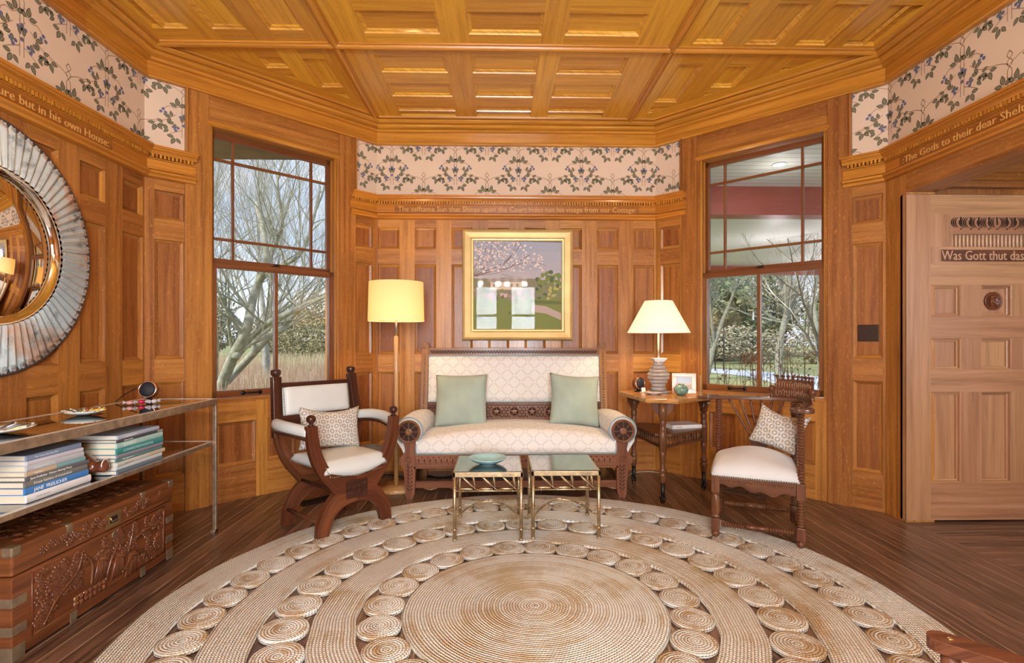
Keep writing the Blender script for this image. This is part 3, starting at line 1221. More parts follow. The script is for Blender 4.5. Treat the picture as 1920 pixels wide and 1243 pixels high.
# white stool strip under the left window shows as a bright edge
# ------------------------------------------------------------------ floor
def floor_mat():
    m, nt, b = new_mat('worn_floor_boards')
    N, L = nt.nodes, nt.links
    tc = N.new('ShaderNodeTexCoord')
    sp = N.new('ShaderNodeSeparateXYZ')
    L.new(tc.outputs['Object'], sp.inputs[0])

    def math(op, a, b_=None, c=None):
        n = N.new('ShaderNodeMath'); n.operation = op
        for i, v in enumerate((a, b_, c)):
            if v is None:
                continue
            if isinstance(v, (int, float)):
                n.inputs[i].default_value = v
            else:
                L.new(v, n.inputs[i])
        return n.outputs[0]
    bx = math('DIVIDE', sp.outputs[0], 0.082)
    fr = math('FRACT', bx)
    idn = math('FLOOR', bx)
    gap = math('ABSOLUTE', math('SUBTRACT', fr, 0.5))
    wn_ = N.new('ShaderNodeTexWhiteNoise'); wn_.noise_dimensions = '1D'
    L.new(idn, wn_.inputs['W'])
    # grain
    cb = N.new('ShaderNodeCombineXYZ')
    L.new(math('MULTIPLY', sp.outputs[0], 55), cb.inputs[0]); L.new(math('MULTIPLY_ADD', sp.outputs[1], 2.2, math('MULTIPLY', wn_.outputs[0], 40)), cb.inputs[1])
    n1 = N.new('ShaderNodeTexNoise'); n1.inputs['Scale'].default_value = 1.0; n1.inputs['Detail'].default_value = 6
    L.new(cb.outputs[0], n1.inputs['Vector'])
    cr = N.new('ShaderNodeValToRGB')
    e = cr.color_ramp.elements
    e[0].position, e[0].color = 0.3, (0.050, 0.026, 0.018, 1)
    e[1].position, e[1].color = 0.75, (0.235, 0.125, 0.076, 1)
    L.new(math('ADD', n1.outputs[0], math('MULTIPLY_ADD', wn_.outputs[0], 0.22, -0.1)), cr.inputs[0])
    # scuffs: short pale wear marks along the boards
    cb2 = N.new('ShaderNodeCombineXYZ')
    L.new(math('MULTIPLY', sp.outputs[0], 26), cb2.inputs[0]); L.new(math('MULTIPLY', sp.outputs[1], 7), cb2.inputs[1])
    n2 = N.new('ShaderNodeTexNoise'); n2.inputs['Scale'].default_value = 1.0; n2.inputs['Detail'].default_value = 4
    L.new(cb2.outputs[0], n2.inputs['Vector'])
    sc = N.new('ShaderNodeMapRange'); sc.inputs[1].default_value = 0.66; sc.inputs[2].default_value = 0.72; sc.inputs[4].default_value = 0.55
    L.new(n2.outputs[0], sc.inputs[0])
    mx = N.new('ShaderNodeMix'); mx.data_type = 'RGBA'; mx.inputs[7].default_value = (0.34, 0.2, 0.12, 1)
    L.new(sc.outputs[0], mx.inputs[0]); L.new(cr.outputs[0], mx.inputs[6])
    # joints: dark line with a worn pale arris
    j1 = N.new('ShaderNodeMapRange'); j1.inputs[1].default_value = 0.452; j1.inputs[2].default_value = 0.470
    L.new(gap, j1.inputs[0])
    worn = N.new('ShaderNodeTexNoise'); worn.inputs['Scale'].default_value = 3.0
    L.new(tc.outputs['Object'], worn.inputs['Vector'])
    wr = N.new('ShaderNodeMapRange'); wr.inputs[1].default_value = 0.40; wr.inputs[2].default_value = 0.52
    L.new(worn.outputs[0], wr.inputs[0])
    jc = N.new('ShaderNodeMix'); jc.data_type = 'RGBA'; jc.inputs[6].default_value = (0.02, 0.009, 0.005, 1); jc.inputs[7].default_value = (0.34, 0.21, 0.13, 1)
    L.new(wr.outputs[0], jc.inputs[0])
    mx2 = N.new('ShaderNodeMix'); mx2.data_type = 'RGBA'
    L.new(j1.outputs[0], mx2.inputs[0]); L.new(mx.outputs[2], mx2.inputs[6]); L.new(jc.outputs[2], mx2.inputs[7])
    L.new(mx2.outputs[2], b.inputs['Base Color'])
    rr = N.new('ShaderNodeMapRange'); rr.inputs[3].default_value = 0.22; rr.inputs[4].default_value = 0.42
    L.new(n2.outputs[0], rr.inputs[0]); L.new(rr.outputs[0], b.inputs['Roughness'])
    b.inputs['Specular IOR Level'].default_value = 0.6
    bp = N.new('ShaderNodeBump'); bp.inputs['Strength'].default_value = 0.5; bp.inputs['Distance'].default_value = 0.002
    L.new(math('SUBTRACT', math('MULTIPLY', n1.outputs[0], 0.25), j1.outputs[0]), bp.inputs['Height'])
    L.new(bp.outputs[0], b.inputs['Normal'])
    return m


FLOORM = floor_mat()
mb = MB()
q = [(-2.45, -2.0), (2.70, -2.0), (2.70, 3.66), (1.47, 4.92), (-1.16, 4.92), (-2.45, 3.66)]
mb.prism(q, -0.06, 0.0)
struct(mb.build('floor', [FLOORM]))
# hall beyond the opening: boards run the other way
mb = MB()
mb.box(-1.0, 2.2, -2.0, 0.30, -0.06, -0.001, 'x')
fo = mb.build('floor', [FLOORM])
fo.rotation_euler = (0, 0, pi / 2)
fo.location = (3.0, 1.55, 0)
struct(fo)

# hall walls and ceiling
mb = MB()
mb.box(2.70, 5.0, 3.51, 3.60, 0, 2.62, 'z')
mb.box(4.9, 5.0, 0.3, 3.6, 0, 2.62, 'z')
mb.box(2.86, 5.0, 0.3, 0.4, 0, 2.62, 'z')
struct(mb.build('wall_hall', [OAK]))
mb = MB()
mb.box(2.80, 5.0, 0.3, 3.6, 2.42, 2.50, 'x')
mb.box(2.69, 5.0, 3.46, 3.51, 2.205, 2.42, 'x')
mb.profile([(2.69, 3.455), (4.9, 3.455)], [(0.0, 2.30), (0.02, 2.30), (0.03, 2.285), (0.03, 2.27), (0.012, 2.25), (0.0, 2.245)])
struct(mb.build('ceiling', [OAK]))

# ------------------------------------------------------------------ carved door standing open in the hall
DX0, DW, DH = 2.70, 1.22, 2.135
mb = MB()
MD = T(DX0, 3.43, 0.015)
# local y towards the camera is negative y in the world
MDoor = Matrix(((1, 0, 0, 2.655), (0, -1, 0, 3.44), (0, 0, 1, 0.015), (0, 0, 0, 1)))
dcols = [(0.165, 0.37), (0.503, 0.708), (0.841, 1.046)]
DPROF = [(0.0, 0.0), (0.004, -0.004), (0.008, -0.004), (0.010, -0.016), (0.020, -0.018), (0.022, -0.028)]
drows = [(0.245, 0.84), (0.985, 1.19), (1.335, 1.54)]
ZD = 1.66


def dface(*a):
    face(mb, MDoor, *a)


for s0, s1 in ((0, 0.165), (1.046, DW)):
    face(mb, MDoor, s0, s1, 0, DH, True)
face(mb, MDoor, 0.165, 1.046, 0, 0.245, False)
face(mb, MDoor, 0.165, 1.046, 0.84, 0.985, False)
face(mb, MDoor, 0.165, 1.046, 1.19, 1.335, False)
face(mb, MDoor, 0.165, 1.046, 1.54, ZD + 0.02, False)
for r0, r1 in drows:
    for (a, b) in ((0.37, 0.503), (0.708, 0.841)):
        face(mb, MDoor, a, b, r0, r1, True)
    for (a, b) in dcols:
        panel(mb, MDoor, a, b, r0, r1, DPROF)
# carved head: text band, spindle band, pierced band
face(mb, MDoor, 0.165, 0.215, ZD + 0.02, 1.79, True)
face(mb, MDoor, 0.165, 1.046, 2.005, DH, False)
face(mb, MDoor, 0.165, 0.31, 1.79, 2.005, True)
face(mb, MDoor, 0.215, 1.046, ZD + 0.02, ZD + 0.035, False, 0.0)
face(mb, MDoor, 0.235, 1.046, ZD + 0.035, 1.772, False, -0.008, 1)
face(mb, MDoor, 0.215, 0.235, ZD + 0.035, 1.772, True, 0.0)
face(mb, MDoor, 0.215, 1.046, 1.772, 1.79, False, 0.0)
face(mb, MDoor, 0.31, 1.046, 1.79, 1.875, False, -0.022)
face(mb, MDoor, 0.31, 1.046, 1.875, 2.005, False, -0.002)
mb.box(0, DW, -0.046, -0.0285, 0, DH, 'z', 0, MDoor)
mb.box(0, 0.003, -0.046, 0, 0, DH, 'z', 0, MDoor)
mb.box(DW - 0.003, DW, -0.046, 0, 0, DH, 'z', 0, MDoor)
mb.box(0, DW, -0.046, 0, DH - 0.002, DH, 'x', 0, MDoor)
door = struct(mb.build('door_1', [DOORW, MIDW]))
sm = MB()
k = 0.318
while k < 1.03:
    sm.tube([(k, -0.013, 1.792), (k, -0.013, 1.872)], 0.0062, 8, 0, MDoor)
    k += 0.0258
sm.build('spindle_row', [plain('pale_turned_wood', (0.60, 0.40, 0.27), 0.4)], door)
tm = MB()
text_on(tm, MDoor, 'Was Gott thut das ist wohl', 0.088, 0.242, ZD + 0.046, 0.80, -0.0078, 0, ex=0.006)
tm.build('carved_lettering', [plain('rubbed_ash_letters', (0.50, 0.29, 0.17), 0.5)], door)
cm = MB()
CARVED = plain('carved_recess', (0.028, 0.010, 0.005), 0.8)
k = 0.325
i = 0
while k < 1.03:
    j = i % 9
    if j in (3, 8):
        cm.tube([(k, 0.0004, 1.985), (k + 0.002, 0.0004, 1.935)], 0.0042, 6, 0, MDoor)
        cm.lathe([(0.005, 0), (0.005, 0.001)], 8, 0, MDoor @ T(k + 0.001, 0.0, 1.908, rx=-pi / 2))
        cm.lathe([(0.003, 0), (0.003, 0.001)], 8, 0, MDoor @ T(k + 0.015, 0.0, 1.915, rx=-pi / 2))
    else:
        bend = -0.022 if i < 14 else (0.022 if i > 20 else -0.014)
        pts = [(k + bend * (1 - (2 * t - 1) ** 2), 0.0002, 1.985 - 0.068 * t) for t in [q / 8 for q in range(9)]]
        cm.tube(pts, [0.001 + 0.0032 * sin(pi * t) for t in [q / 8 for q in range(9)]], 6, 0, MDoor)
    k += 0.0135
    i += 1
cm.build('pierced_carving', [CARVED], door)
md = MB()
MM = MDoor @ T(0.6055, -0.028, 1.437, rx=-pi / 2)
md.lathe([(0.060, 0), (0.060, 0.010), (0.054, 0.012), (0.050, 0.008), (0.0, 0.007)], 28, 0, MM)
md.tube([(-0.02, 0.035, 0.011), (-0.022, -0.03, 0.011)], 0.005, 6, 0, MM)
md.tube([(-0.02, -0.028, 0.011), (0.008, -0.032, 0.011), (0.018, -0.018, 0.011), (0.0, -0.004, 0.011), (-0.018, 0.0, 0.011)], 0.005, 6, 0, MM)
md.tube([(-0.012, 0.002, 0.011), (0.008, 0.012, 0.011), (0.018, 0.034, 0.011), (0.032, 0.03, 0.011)], 0.005, 6, 0, MM)
for q in range(5):
    md.lathe([(0.005, 0), (0.004, 0.004), (0, 0.005)], 8, 0, MM @ T(0.022 + 0.012 * cos(q * 1.3), -0.012 + 0.018 * sin(q * 1.3), 0.009))
md.build('carved_medallion', [DARKW if False else TRUNKW], door)
# ------------------------------------------------------------------ furniture materials
def math_node(nt, op, *vals):
    n = nt.nodes.new('ShaderNodeMath')
    n.operation = op
    for i, v in enumerate(vals):
        if isinstance(v, (int, float)):
            n.inputs[i].default_value = v
        else:
            nt.links.new(v, n.inputs[i])
    return n.outputs[0]


def mix_col(nt, fac, a, b):
    n = nt.nodes.new('ShaderNodeMix')
    n.data_type = 'RGBA'
    for i, v in ((0, fac), (6, a), (7, b)):
        if isinstance(v, tuple):
            n.inputs[i].default_value = (*v, 1) if len(v) == 3 else v
        elif isinstance(v, (int, float)):
            n.inputs[i].default_value = v
        else:
            nt.links.new(v, n.inputs[i])
    return n.outputs[2]


def lattice_fabric():
    """cream upholstery with interlaced thin rings"""
    m, nt, b = new_mat('ring_lattice_fabric')
    N, L = nt.nodes, nt.links
    uv = N.new('ShaderNodeUVMap'); uv.uv_map = 'grain'
    sp = N.new('ShaderNodeSeparateXYZ'); L.new(uv.outputs[0], sp.inputs[0])
    P = 0.118
    lines = []
    for ox, oy in ((0, 0), (0.5, 0.5)):
        a = math_node(nt, 'SUBTRACT', math_node(nt, 'FRACT', math_node(nt, 'ADD', math_node(nt, 'DIVIDE', sp.outputs[0], P), ox)), 0.5)
        c = math_node(nt, 'SUBTRACT', math_node(nt, 'FRACT', math_node(nt, 'ADD', math_node(nt, 'DIVIDE', sp.outputs[1], P), oy)), 0.5)
        d = math_node(nt, 'SQRT', math_node(nt, 'ADD', math_node(nt, 'MULTIPLY', a, a), math_node(nt, 'MULTIPLY', c, c)))
        e = math_node(nt, 'ABSOLUTE', math_node(nt, 'SUBTRACT', d, 0.385))
        lines.append(math_node(nt, 'LESS_THAN', e, 0.012))
    ln = math_node(nt, 'MAXIMUM', lines[0], lines[1])
    col = mix_col(nt, math_node(nt, 'MULTIPLY', ln, 0.65), (0.70, 0.675, 0.635), (0.33, 0.33, 0.35))
    L.new(col, b.inputs['Base Color'])
    b.inputs['Roughness'].default_value = 0.8
    b.inputs['Sheen Weight'].default_value = 0.2
    n2 = N.new('ShaderNodeTexNoise'); n2.inputs['Scale'].default_value = 900
    L.new(uv.outputs[0], n2.inputs['Vector'])
    bp = N.new('ShaderNodeBump'); bp.inputs['Strength'].default_value = 0.25; bp.inputs['Distance'].default_value = 0.001
    L.new(n2.outputs[0], bp.inputs['Height']); L.new(bp.outputs[0], b.inputs['Normal'])
    return m


def hexchain_fabric():
    """cushion cloth with wavy chains of small rounded hexagons"""
    m, nt, b = new_mat('hexagon_chain_fabric')
    N, L = nt.nodes, nt.links
    uv = N.new('ShaderNodeUVMap'); uv.uv_map = 'grain'
    sp = N.new('ShaderNodeSeparateXYZ'); L.new(uv.outputs[0], sp.inputs[0])
    px, py = 0.056, 0.064
    ds = []
    for ox, oy in ((0, 0), (0.5, 0.5)):
        a = math_node(nt, 'MULTIPLY', math_node(nt, 'SUBTRACT', math_node(nt, 'FRACT', math_node(nt, 'ADD', math_node(nt, 'DIVIDE', sp.outputs[0], px), ox)), 0.5), px)
        c = math_node(nt, 'MULTIPLY', math_node(nt, 'SUBTRACT', math_node(nt, 'FRACT', math_node(nt, 'ADD', math_node(nt, 'DIVIDE', sp.outputs[1], py), oy)), 0.5), py)
        ds.append(math_node(nt, 'SQRT', math_node(nt, 'ADD', math_node(nt, 'MULTIPLY', a, a), math_node(nt, 'MULTIPLY', c, c))))
    d = math_node(nt, 'MINIMUM', ds[0], ds[1])
    w = math_node(nt, 'SINE', math_node(nt, 'MULTIPLY', d, 2 * pi / 0.0155))
    mr = N.new('ShaderNodeMapRange'); mr.inputs[1].default_value = -0.5; mr.inputs[2].default_value = 0.5
    L.new(w, mr.inputs[0])
    col = mix_col(nt, mr.outputs[0], (0.30, 0.29, 0.28), (0.62, 0.58, 0.52))
    L.new(col, b.inputs['Base Color'])
    b.inputs['Roughness'].default_value = 0.75
    bp = N.new('ShaderNodeBump'); bp.inputs['Strength'].default_value = 0.5; bp.inputs['Distance'].default_value = 0.002
    L.new(mr.outputs[0], bp.inputs['Height']); L.new(bp.outputs[0], b.inputs['Normal'])
    return m


def braid(name, pale, tan, seed, nsc=2.2):
    """coiled braided jute: u runs along the coil, v is the radius"""
    m, nt, b = new_mat(name)
    N, L = nt.nodes, nt.links
    uv = N.new('ShaderNodeUVMap'); uv.uv_map = 'grain'
    sp = N.new('ShaderNodeSeparateXYZ'); L.new(uv.outputs[0], sp.inputs[0])
    W = 0.0125
    row = math_node(nt, 'DIVIDE', sp.outputs[1], W)
    fr = math_node(nt, 'FRACT', row)
    rid = math_node(nt, 'FLOOR', row)
    cord = math_node(nt, 'SINE', math_node(nt, 'MULTIPLY', fr, pi))
    # diagonal plaits along the cord
    tri = math_node(nt, 'ABSOLUTE', math_node(nt, 'SUBTRACT', fr, 0.5))
    pl = math_node(nt, 'SINE', math_node(nt, 'ADD', math_node(nt, 'MULTIPLY', sp.outputs[0], 2 * pi / 0.014), math_node(nt, 'ADD', math_node(nt, 'MULTIPLY', tri, 6.0), math_node(nt, 'MULTIPLY', rid, 1.7))))
    h = math_node(nt, 'ADD', cord, math_node(nt, 'MULTIPLY', pl, 0.30))
    cb = N.new('ShaderNodeCombineXYZ')
    L.new(math_node(nt, 'MULTIPLY', sp.outputs[0], 1.6), cb.inputs[0])
    L.new(math_node(nt, 'MULTIPLY', rid, 0.14), cb.inputs[1])
    cb.inputs[2].default_value = seed
    n1 = N.new('ShaderNodeTexNoise'); n1.inputs['Scale'].default_value = nsc; n1.inputs['Detail'].default_value = 5; n1.inputs['Roughness'].default_value = 0.65
    n1.noise_dimensions = '4D'
    oi = N.new('ShaderNodeObjectInfo')
    tco = N.new('ShaderNodeTexCoord')
    L.new(math_node(nt, 'MULTIPLY_ADD', oi.outputs['Random'], 20.0, seed), n1.inputs['W'])
    L.new(tco.outputs['Object'], n1.inputs['Vector'])
    wr_ = N.new('ShaderNodeTexWhiteNoise'); wr_.noise_dimensions = '1D'; L.new(rid, wr_.inputs['W'])
    mr = N.new('ShaderNodeMapRange'); mr.inputs[1].default_value = 0.48; mr.inputs[2].default_value = 0.64
    L.new(math_node(nt, 'ADD', n1.outputs[0], math_node(nt, 'MULTIPLY_ADD', wr_.outputs[0], 0.14, -0.07)), mr.inputs[0])
    col = mix_col(nt, mr.outputs[0], pale, tan)
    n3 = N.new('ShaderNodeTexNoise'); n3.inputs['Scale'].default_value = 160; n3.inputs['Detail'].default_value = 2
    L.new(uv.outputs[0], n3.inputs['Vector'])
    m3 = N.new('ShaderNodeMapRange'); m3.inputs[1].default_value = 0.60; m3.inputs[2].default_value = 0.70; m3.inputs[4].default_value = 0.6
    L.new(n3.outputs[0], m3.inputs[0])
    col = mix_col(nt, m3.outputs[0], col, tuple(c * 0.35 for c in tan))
    # colour darkens where the cord height drops, between rows
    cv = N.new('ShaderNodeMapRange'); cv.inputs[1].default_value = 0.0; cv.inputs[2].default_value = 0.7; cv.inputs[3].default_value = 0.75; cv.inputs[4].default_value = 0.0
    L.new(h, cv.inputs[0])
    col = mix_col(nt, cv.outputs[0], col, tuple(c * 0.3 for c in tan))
    L.new(col, b.inputs['Base Color'])
    b.inputs['Roughness'].default_value = 0.9
    b.inputs['Specular IOR Level'].default_value = 0.15
    bp = N.new('ShaderNodeBump'); bp.inputs['Strength'].default_value = 0.9; bp.inputs['Distance'].default_value = 0.005
    L.new(h, bp.inputs['Height']); L.new(bp.outputs[0], b.inputs['Normal'])
    return m


def cloth(name, col, vary=0.1, scale=260):
    return plain(name, col, 0.85, noise=vary, nscale=6, bump=0.4, bscale=scale, sheen=0.25, spec=0.3)


RINGF = lattice_fabric()
HEXF = hexchain_fabric()
JUTE = braid('braided_jute', (0.82, 0.82, 0.78), (0.60, 0.47, 0.31), 0.0)
JUTE2 = braid('braided_jute_coil', (0.84, 0.84, 0.80), (0.58, 0.43, 0.26), 5.0, 9.0)
LEATHER = plain('pale_grey_leather', (0.58, 0.61, 0.60), 0.42, noise=0.04, nscale=5, bump=0.2, bscale=120)
SEATF = plain('pale_sateen_seat', (0.56, 0.56, 0.56), 0.5, noise=0.05, nscale=4, sheen=0.3)
GREENC = cloth('sage_green_linen', (0.33, 0.40, 0.335), 0.12)
PIPING = plain('blue_grey_piping', (0.30, 0.36, 0.36), 0.7)
NAIL = plain('aged_brass_nail', (0.24, 0.19, 0.13), 0.35, 0.9)
BRASS = plain('antique_brass', (0.46, 0.345, 0.20), 0.38, 0.85, noise=0.3, nscale=30)
BRASSD = plain('worn_brass_plate', (0.26, 0.20, 0.13), 0.45, 0.6, noise=0.2, nscale=30)
STEELB = plain('bronzed_steel_frame', (0.38, 0.28, 0.19), 0.36, 0.7, noise=0.3, nscale=25)
EDGE_GLINT = plain('painted_edge_glint', (0.78, 0.78, 0.76), 0.3, 0.45)
CHROME = plain('polished_metal', (0.75, 0.74, 0.72), 0.15, 1.0)
BLACK = plain('black_plastic', (0.012, 0.012, 0.014), 0.4)
MESHB = plain('dark_speaker_cloth', (0.012, 0.014, 0.02), 0.55, bump=0.5, bscale=900)
COPPER = plain('copper_ring', (0.80, 0.50, 0.36), 0.2, 1.0)
WALNUT = plain('walnut_shell', (0.16, 0.055, 0.022), 0.35, noise=0.2, nscale=12)
WHITE = plain('white_plastic', (0.75, 0.75, 0.73), 0.4)
PAPERW = plain('book_pages', (0.68, 0.60, 0.47), 0.85, noise=0.06, nscale=300)
SHELFG = glass_pane('shelf_glass', (0.80, 0.86, 0.85), 2.2, 0.02)
TABLEG = glass_pane('table_glass', (0.80, 0.85, 0.76), 3.0, 0.03)
DARKCLOTH = plain('dark_grey_stool_cloth', (0.14, 0.14, 0.15), 0.7, noise=0.1)


def shade_mat(name, col, temit, strength):
    m = bpy.data.materials.new(name)
    m.use_nodes = True
    N, L = m.node_tree.nodes, m.node_tree.links
    N.clear()
    o = N.new('ShaderNodeOutputMaterial')
    d = N.new('ShaderNodeBsdfDiffuse'); d.inputs[0].default_value = (*col, 1)
    t = N.new('ShaderNodeBsdfTranslucent'); t.inputs[0].default_value = (*temit, 1)
    mx = N.new('ShaderNodeMixShader'); mx.inputs[0].default_value = 0.5
    L.new(d.outputs[0], mx.inputs[1]); L.new(t.outputs[0], mx.inputs[2])
    em = N.new('ShaderNodeEmission'); em.inputs[0].default_value = (*temit, 1); em.inputs[1].default_value = strength
    ad = N.new('ShaderNodeAddShader')
    L.new(mx.outputs[0], ad.inputs[0]); L.new(em.outputs[0], ad.inputs[1]); L.new(ad.outputs[0], o.inputs[0])
    return m


def nails(mb, pts, r=0.0045, mat=0, spacing=0.013, up=(0, 0, 1), M=None):
    """dome-headed nails evenly along a polyline"""
    P = [Vector(p) for p in pts]
    acc = 0.0
    upv = Vector(up).normalized()
    q = upv.to_track_quat('Z', 'Y').to_matrix().to_4x4()
    for a, b in zip(P[:-1], P[1:]):
        l = (b - a).length
        t = acc
        while t < l:
            p = a + (b - a) * (t / l)
            m2 = Matrix.Translation(p) @ q
            if M is not None:
                m2 = M @ m2
            mb.lathe([(r, 0), (r * 0.75, r * 0.45), (0.0004, r * 0.7)], 6, mat, m2, close=False)
            t += spacing
        acc = t - l


def cushion_geo(w, h, t, nx=22, ny=22, pinch=0.10, sag=0.0, uvs=1.0, seed=1):
    """soft square cushion standing in the xz plane, thickness along y, centre at origin"""
    r = random.Random(seed)
    ph = [r.random() * 6 for _ in range(6)]
    mb = MB()
    V, idx = [], {}

    def P(i, j, side):
        u, v = i / nx * 2 - 1, j / ny * 2 - 1
        edge = (1 - abs(u) ** 2.6) * (1 - abs(v) ** 2.6)
        th = t / 2 * max(0.0, edge) ** 0.55
        # sides draw in between the corners
        x = u * w / 2 * (1 - pinch * (1 - v * v) * abs(u) ** 2 * 0.9)
        z = v * h / 2 * (1 - pinch * (1 - u * u) * abs(v) ** 2 * 0.9)
        wr = 0.006 * sin(u * 7 + ph[0] + v * 3) * sin(v * 5 + ph[1]) + 0.004 * sin(u * 13 + v * 9 + ph[2])
        z -= sag * (1 - u * u) * (v + 1) / 2
        return (x, side * (th + wr * edge), z)
    for side in (-1, 1):
        base = len(V)
        for j in range(ny + 1):
            for i in range(nx + 1):
                V.append(P(i, j, side))
        idx[side] = base
    F, U = [], []
    ox, oy = rnd.random() * 3, rnd.random() * 3
    for side in (-1, 1):
        for j in range(ny):
            for i in range(nx):
                a = idx[side] + j * (nx + 1) + i
                f = [a, a + 1, a + nx + 2, a + nx + 1]
                u = [(V[k][0] * uvs + ox, V[k][2] * uvs + oy) for k in f]
                if side > 0:
                    f, u = f[::-1], u[::-1]
                F.append(f)
                U.append(u)
    mb.add(V, F, U, 0, True)
    return mb


def pad_geo(w, d, h, crown=0.03, r=0.03, nx=24, ny=20, uvs=1.0, mb=None, M=None, mat=0, outline=None, frontroll=0.0):
    """upholstered block: base at z=0, centred in xy; outline(u,v)->(x,y) may reshape the plan"""
    mb = mb or MB()
    V = []
    for j in range(ny + 1):
        for i in range(nx + 1):
            u, v = i / nx * 2 - 1, j / ny * 2 - 1
            x, y = (u * w / 2, v * d / 2) if outline is None else outline(u, v)
            dx = (1 - abs(u)) * w / 2
            dy = (1 - abs(v)) * d / 2
            e = min(dx, dy)
            k = 1.0 if e >= r else sqrt(max(0, 1 - (1 - e / r) ** 2))
            z = (h - r) + r * k + crown * (1 - u * u) * (1 - v * v)
            V.append((x, y, z))
    F, U = [], []
    for j in range(ny):
        for i in range(nx):
            a = j * (nx + 1) + i
            f = [a, a + 1, a + nx + 2, a + nx + 1]
            F.append(f)
            U.append([(V[q][0] * uvs, V[q][1] * uvs) for q in f])
    # skirts
    ring = [i for i in range(nx + 1)] + [(j) * (nx + 1) + nx for j in range(1, ny + 1)] + [ny * (nx + 1) + i for i in range(nx - 1, -1, -1)] + [j * (nx + 1) for j in range(ny - 1, 0, -1)]
    n0 = len(V)
    for q in ring:
        V.append((V[q][0], V[q][1], 0))
    L = 0
    for k in range(len(ring)):
        k2 = (k + 1) % len(ring)
        f = [n0 + k, n0 + k2, ring[k2], ring[k]]
        seg = hypot(V[ring[k]][0] - V[ring[k2]][0], V[ring[k]][1] - V[ring[k2]][1])
        F.append(f)
        U.append([(L, 0), (L + seg, 0), (L + seg, V[ring[k2]][2]), (L, V[ring[k]][2])])
        L += seg
    F.append([n0 + k for k in range(len(ring) - 1, -1, -1)])
    U.append([(0, 0)] * len(ring))
    return mb.add(V, F, U, mat, True, M)


def bobbin(mb, p0, p1, r0, r1, pitch, mat=0, n=14, M=None):
    """turned bobbins from p0 to p1"""
    L = (Vector(p1) - Vector(p0)).length
    k = max(2, int(round(L / pitch)))
    prof = []
    for i in range(k):
        for q in range(5):
            t = (i + q / 5) / k
            prof.append((r0 + (r1 - r0) * sin(pi * q / 5), t * L))
    prof.append((r0, L))
    A = align(p0, p1)
    mb.lathe(prof, n, mat, (M @ A) if M is not None else A)


def turned(mb, p0, p1, prof, mat=0, n=18, M=None):
    """prof [(t 0..1, r)] turned between two points"""
    L = (Vector(p1) - Vector(p0)).length
    A = align(p0, p1)
    mb.lathe([(r, t * L) for t, r in prof], n, mat, (M @ A) if M is not None else A)
# ------------------------------------------------------------------ rug
RC = (0.155, 2.37)
rug = thing('round_rug', 'large round braided jute rug with rings of open coils on the dark floor', 'rug', (RC[0], RC[1], 0.0))


def ring_geo(mb, r0, r1, z=0.020, n=160):
    rows = max(2, int((r1 - r0) / 0.012) )
    prof = []
    wob = 0.0
    for i in range(rows + 1):
        r = r0 + (r1 - r0) * i / rows
        prof.append(r)
    V, F, U = [], [], []

    def w(a, r):
        return (0.0035 * sin(a * 9 + r * 7) + 0.0025 * sin(a * 23 + r * 3)) * (1 if r > 0.7 else 0.25)
    for i, r in enumerate(prof):
        for k in range(n):
            a = 2 * pi * k / n
            rr = r + (w(a, r) if r > 0.05 else 0)
            V.append((rr * cos(a), rr * sin(a), z))
    for i in range(len(prof) - 1):
        for k in range(n):
            j = (k + 1) % n
            F.append([i * n + k, (i + 1) * n + k, (i + 1) * n + j, i * n + j])
            rm = (prof[i] + prof[i + 1]) / 2
            U.append([(2 * pi * k / n * rm, prof[i]), (2 * pi * k / n * rm, prof[i + 1]), (2 * pi * (k + 1) / n * rm, prof[i + 1]), (2 * pi * (k + 1) / n * rm, prof[i])])
    # edges
    b0 = len(V)
    for q in (0, len(prof) - 1):
        for k in range(n):
            v = V[q * n + k]
            V.append((v[0], v[1], 0.001))
    last = (len(prof) - 1) * n
    for k in range(n):
        j = (k + 1) % n
        if r0 > 0.01:
            F.append([k, j, b0 + j, b0 + k])
            U.append([(k * .02, 0), (k * .02 + .02, 0), (k * .02 + .02, .012), (k * .02, .012)])
        F.append([last + j, last + k, b0 + n + k, b0 + n + j])
        U.append([(k * .05, 0), (k * .05 + .05, 0), (k * .05 + .05, .012), (k * .05, .012)])
    mb.add(V, F, U, 0, True)


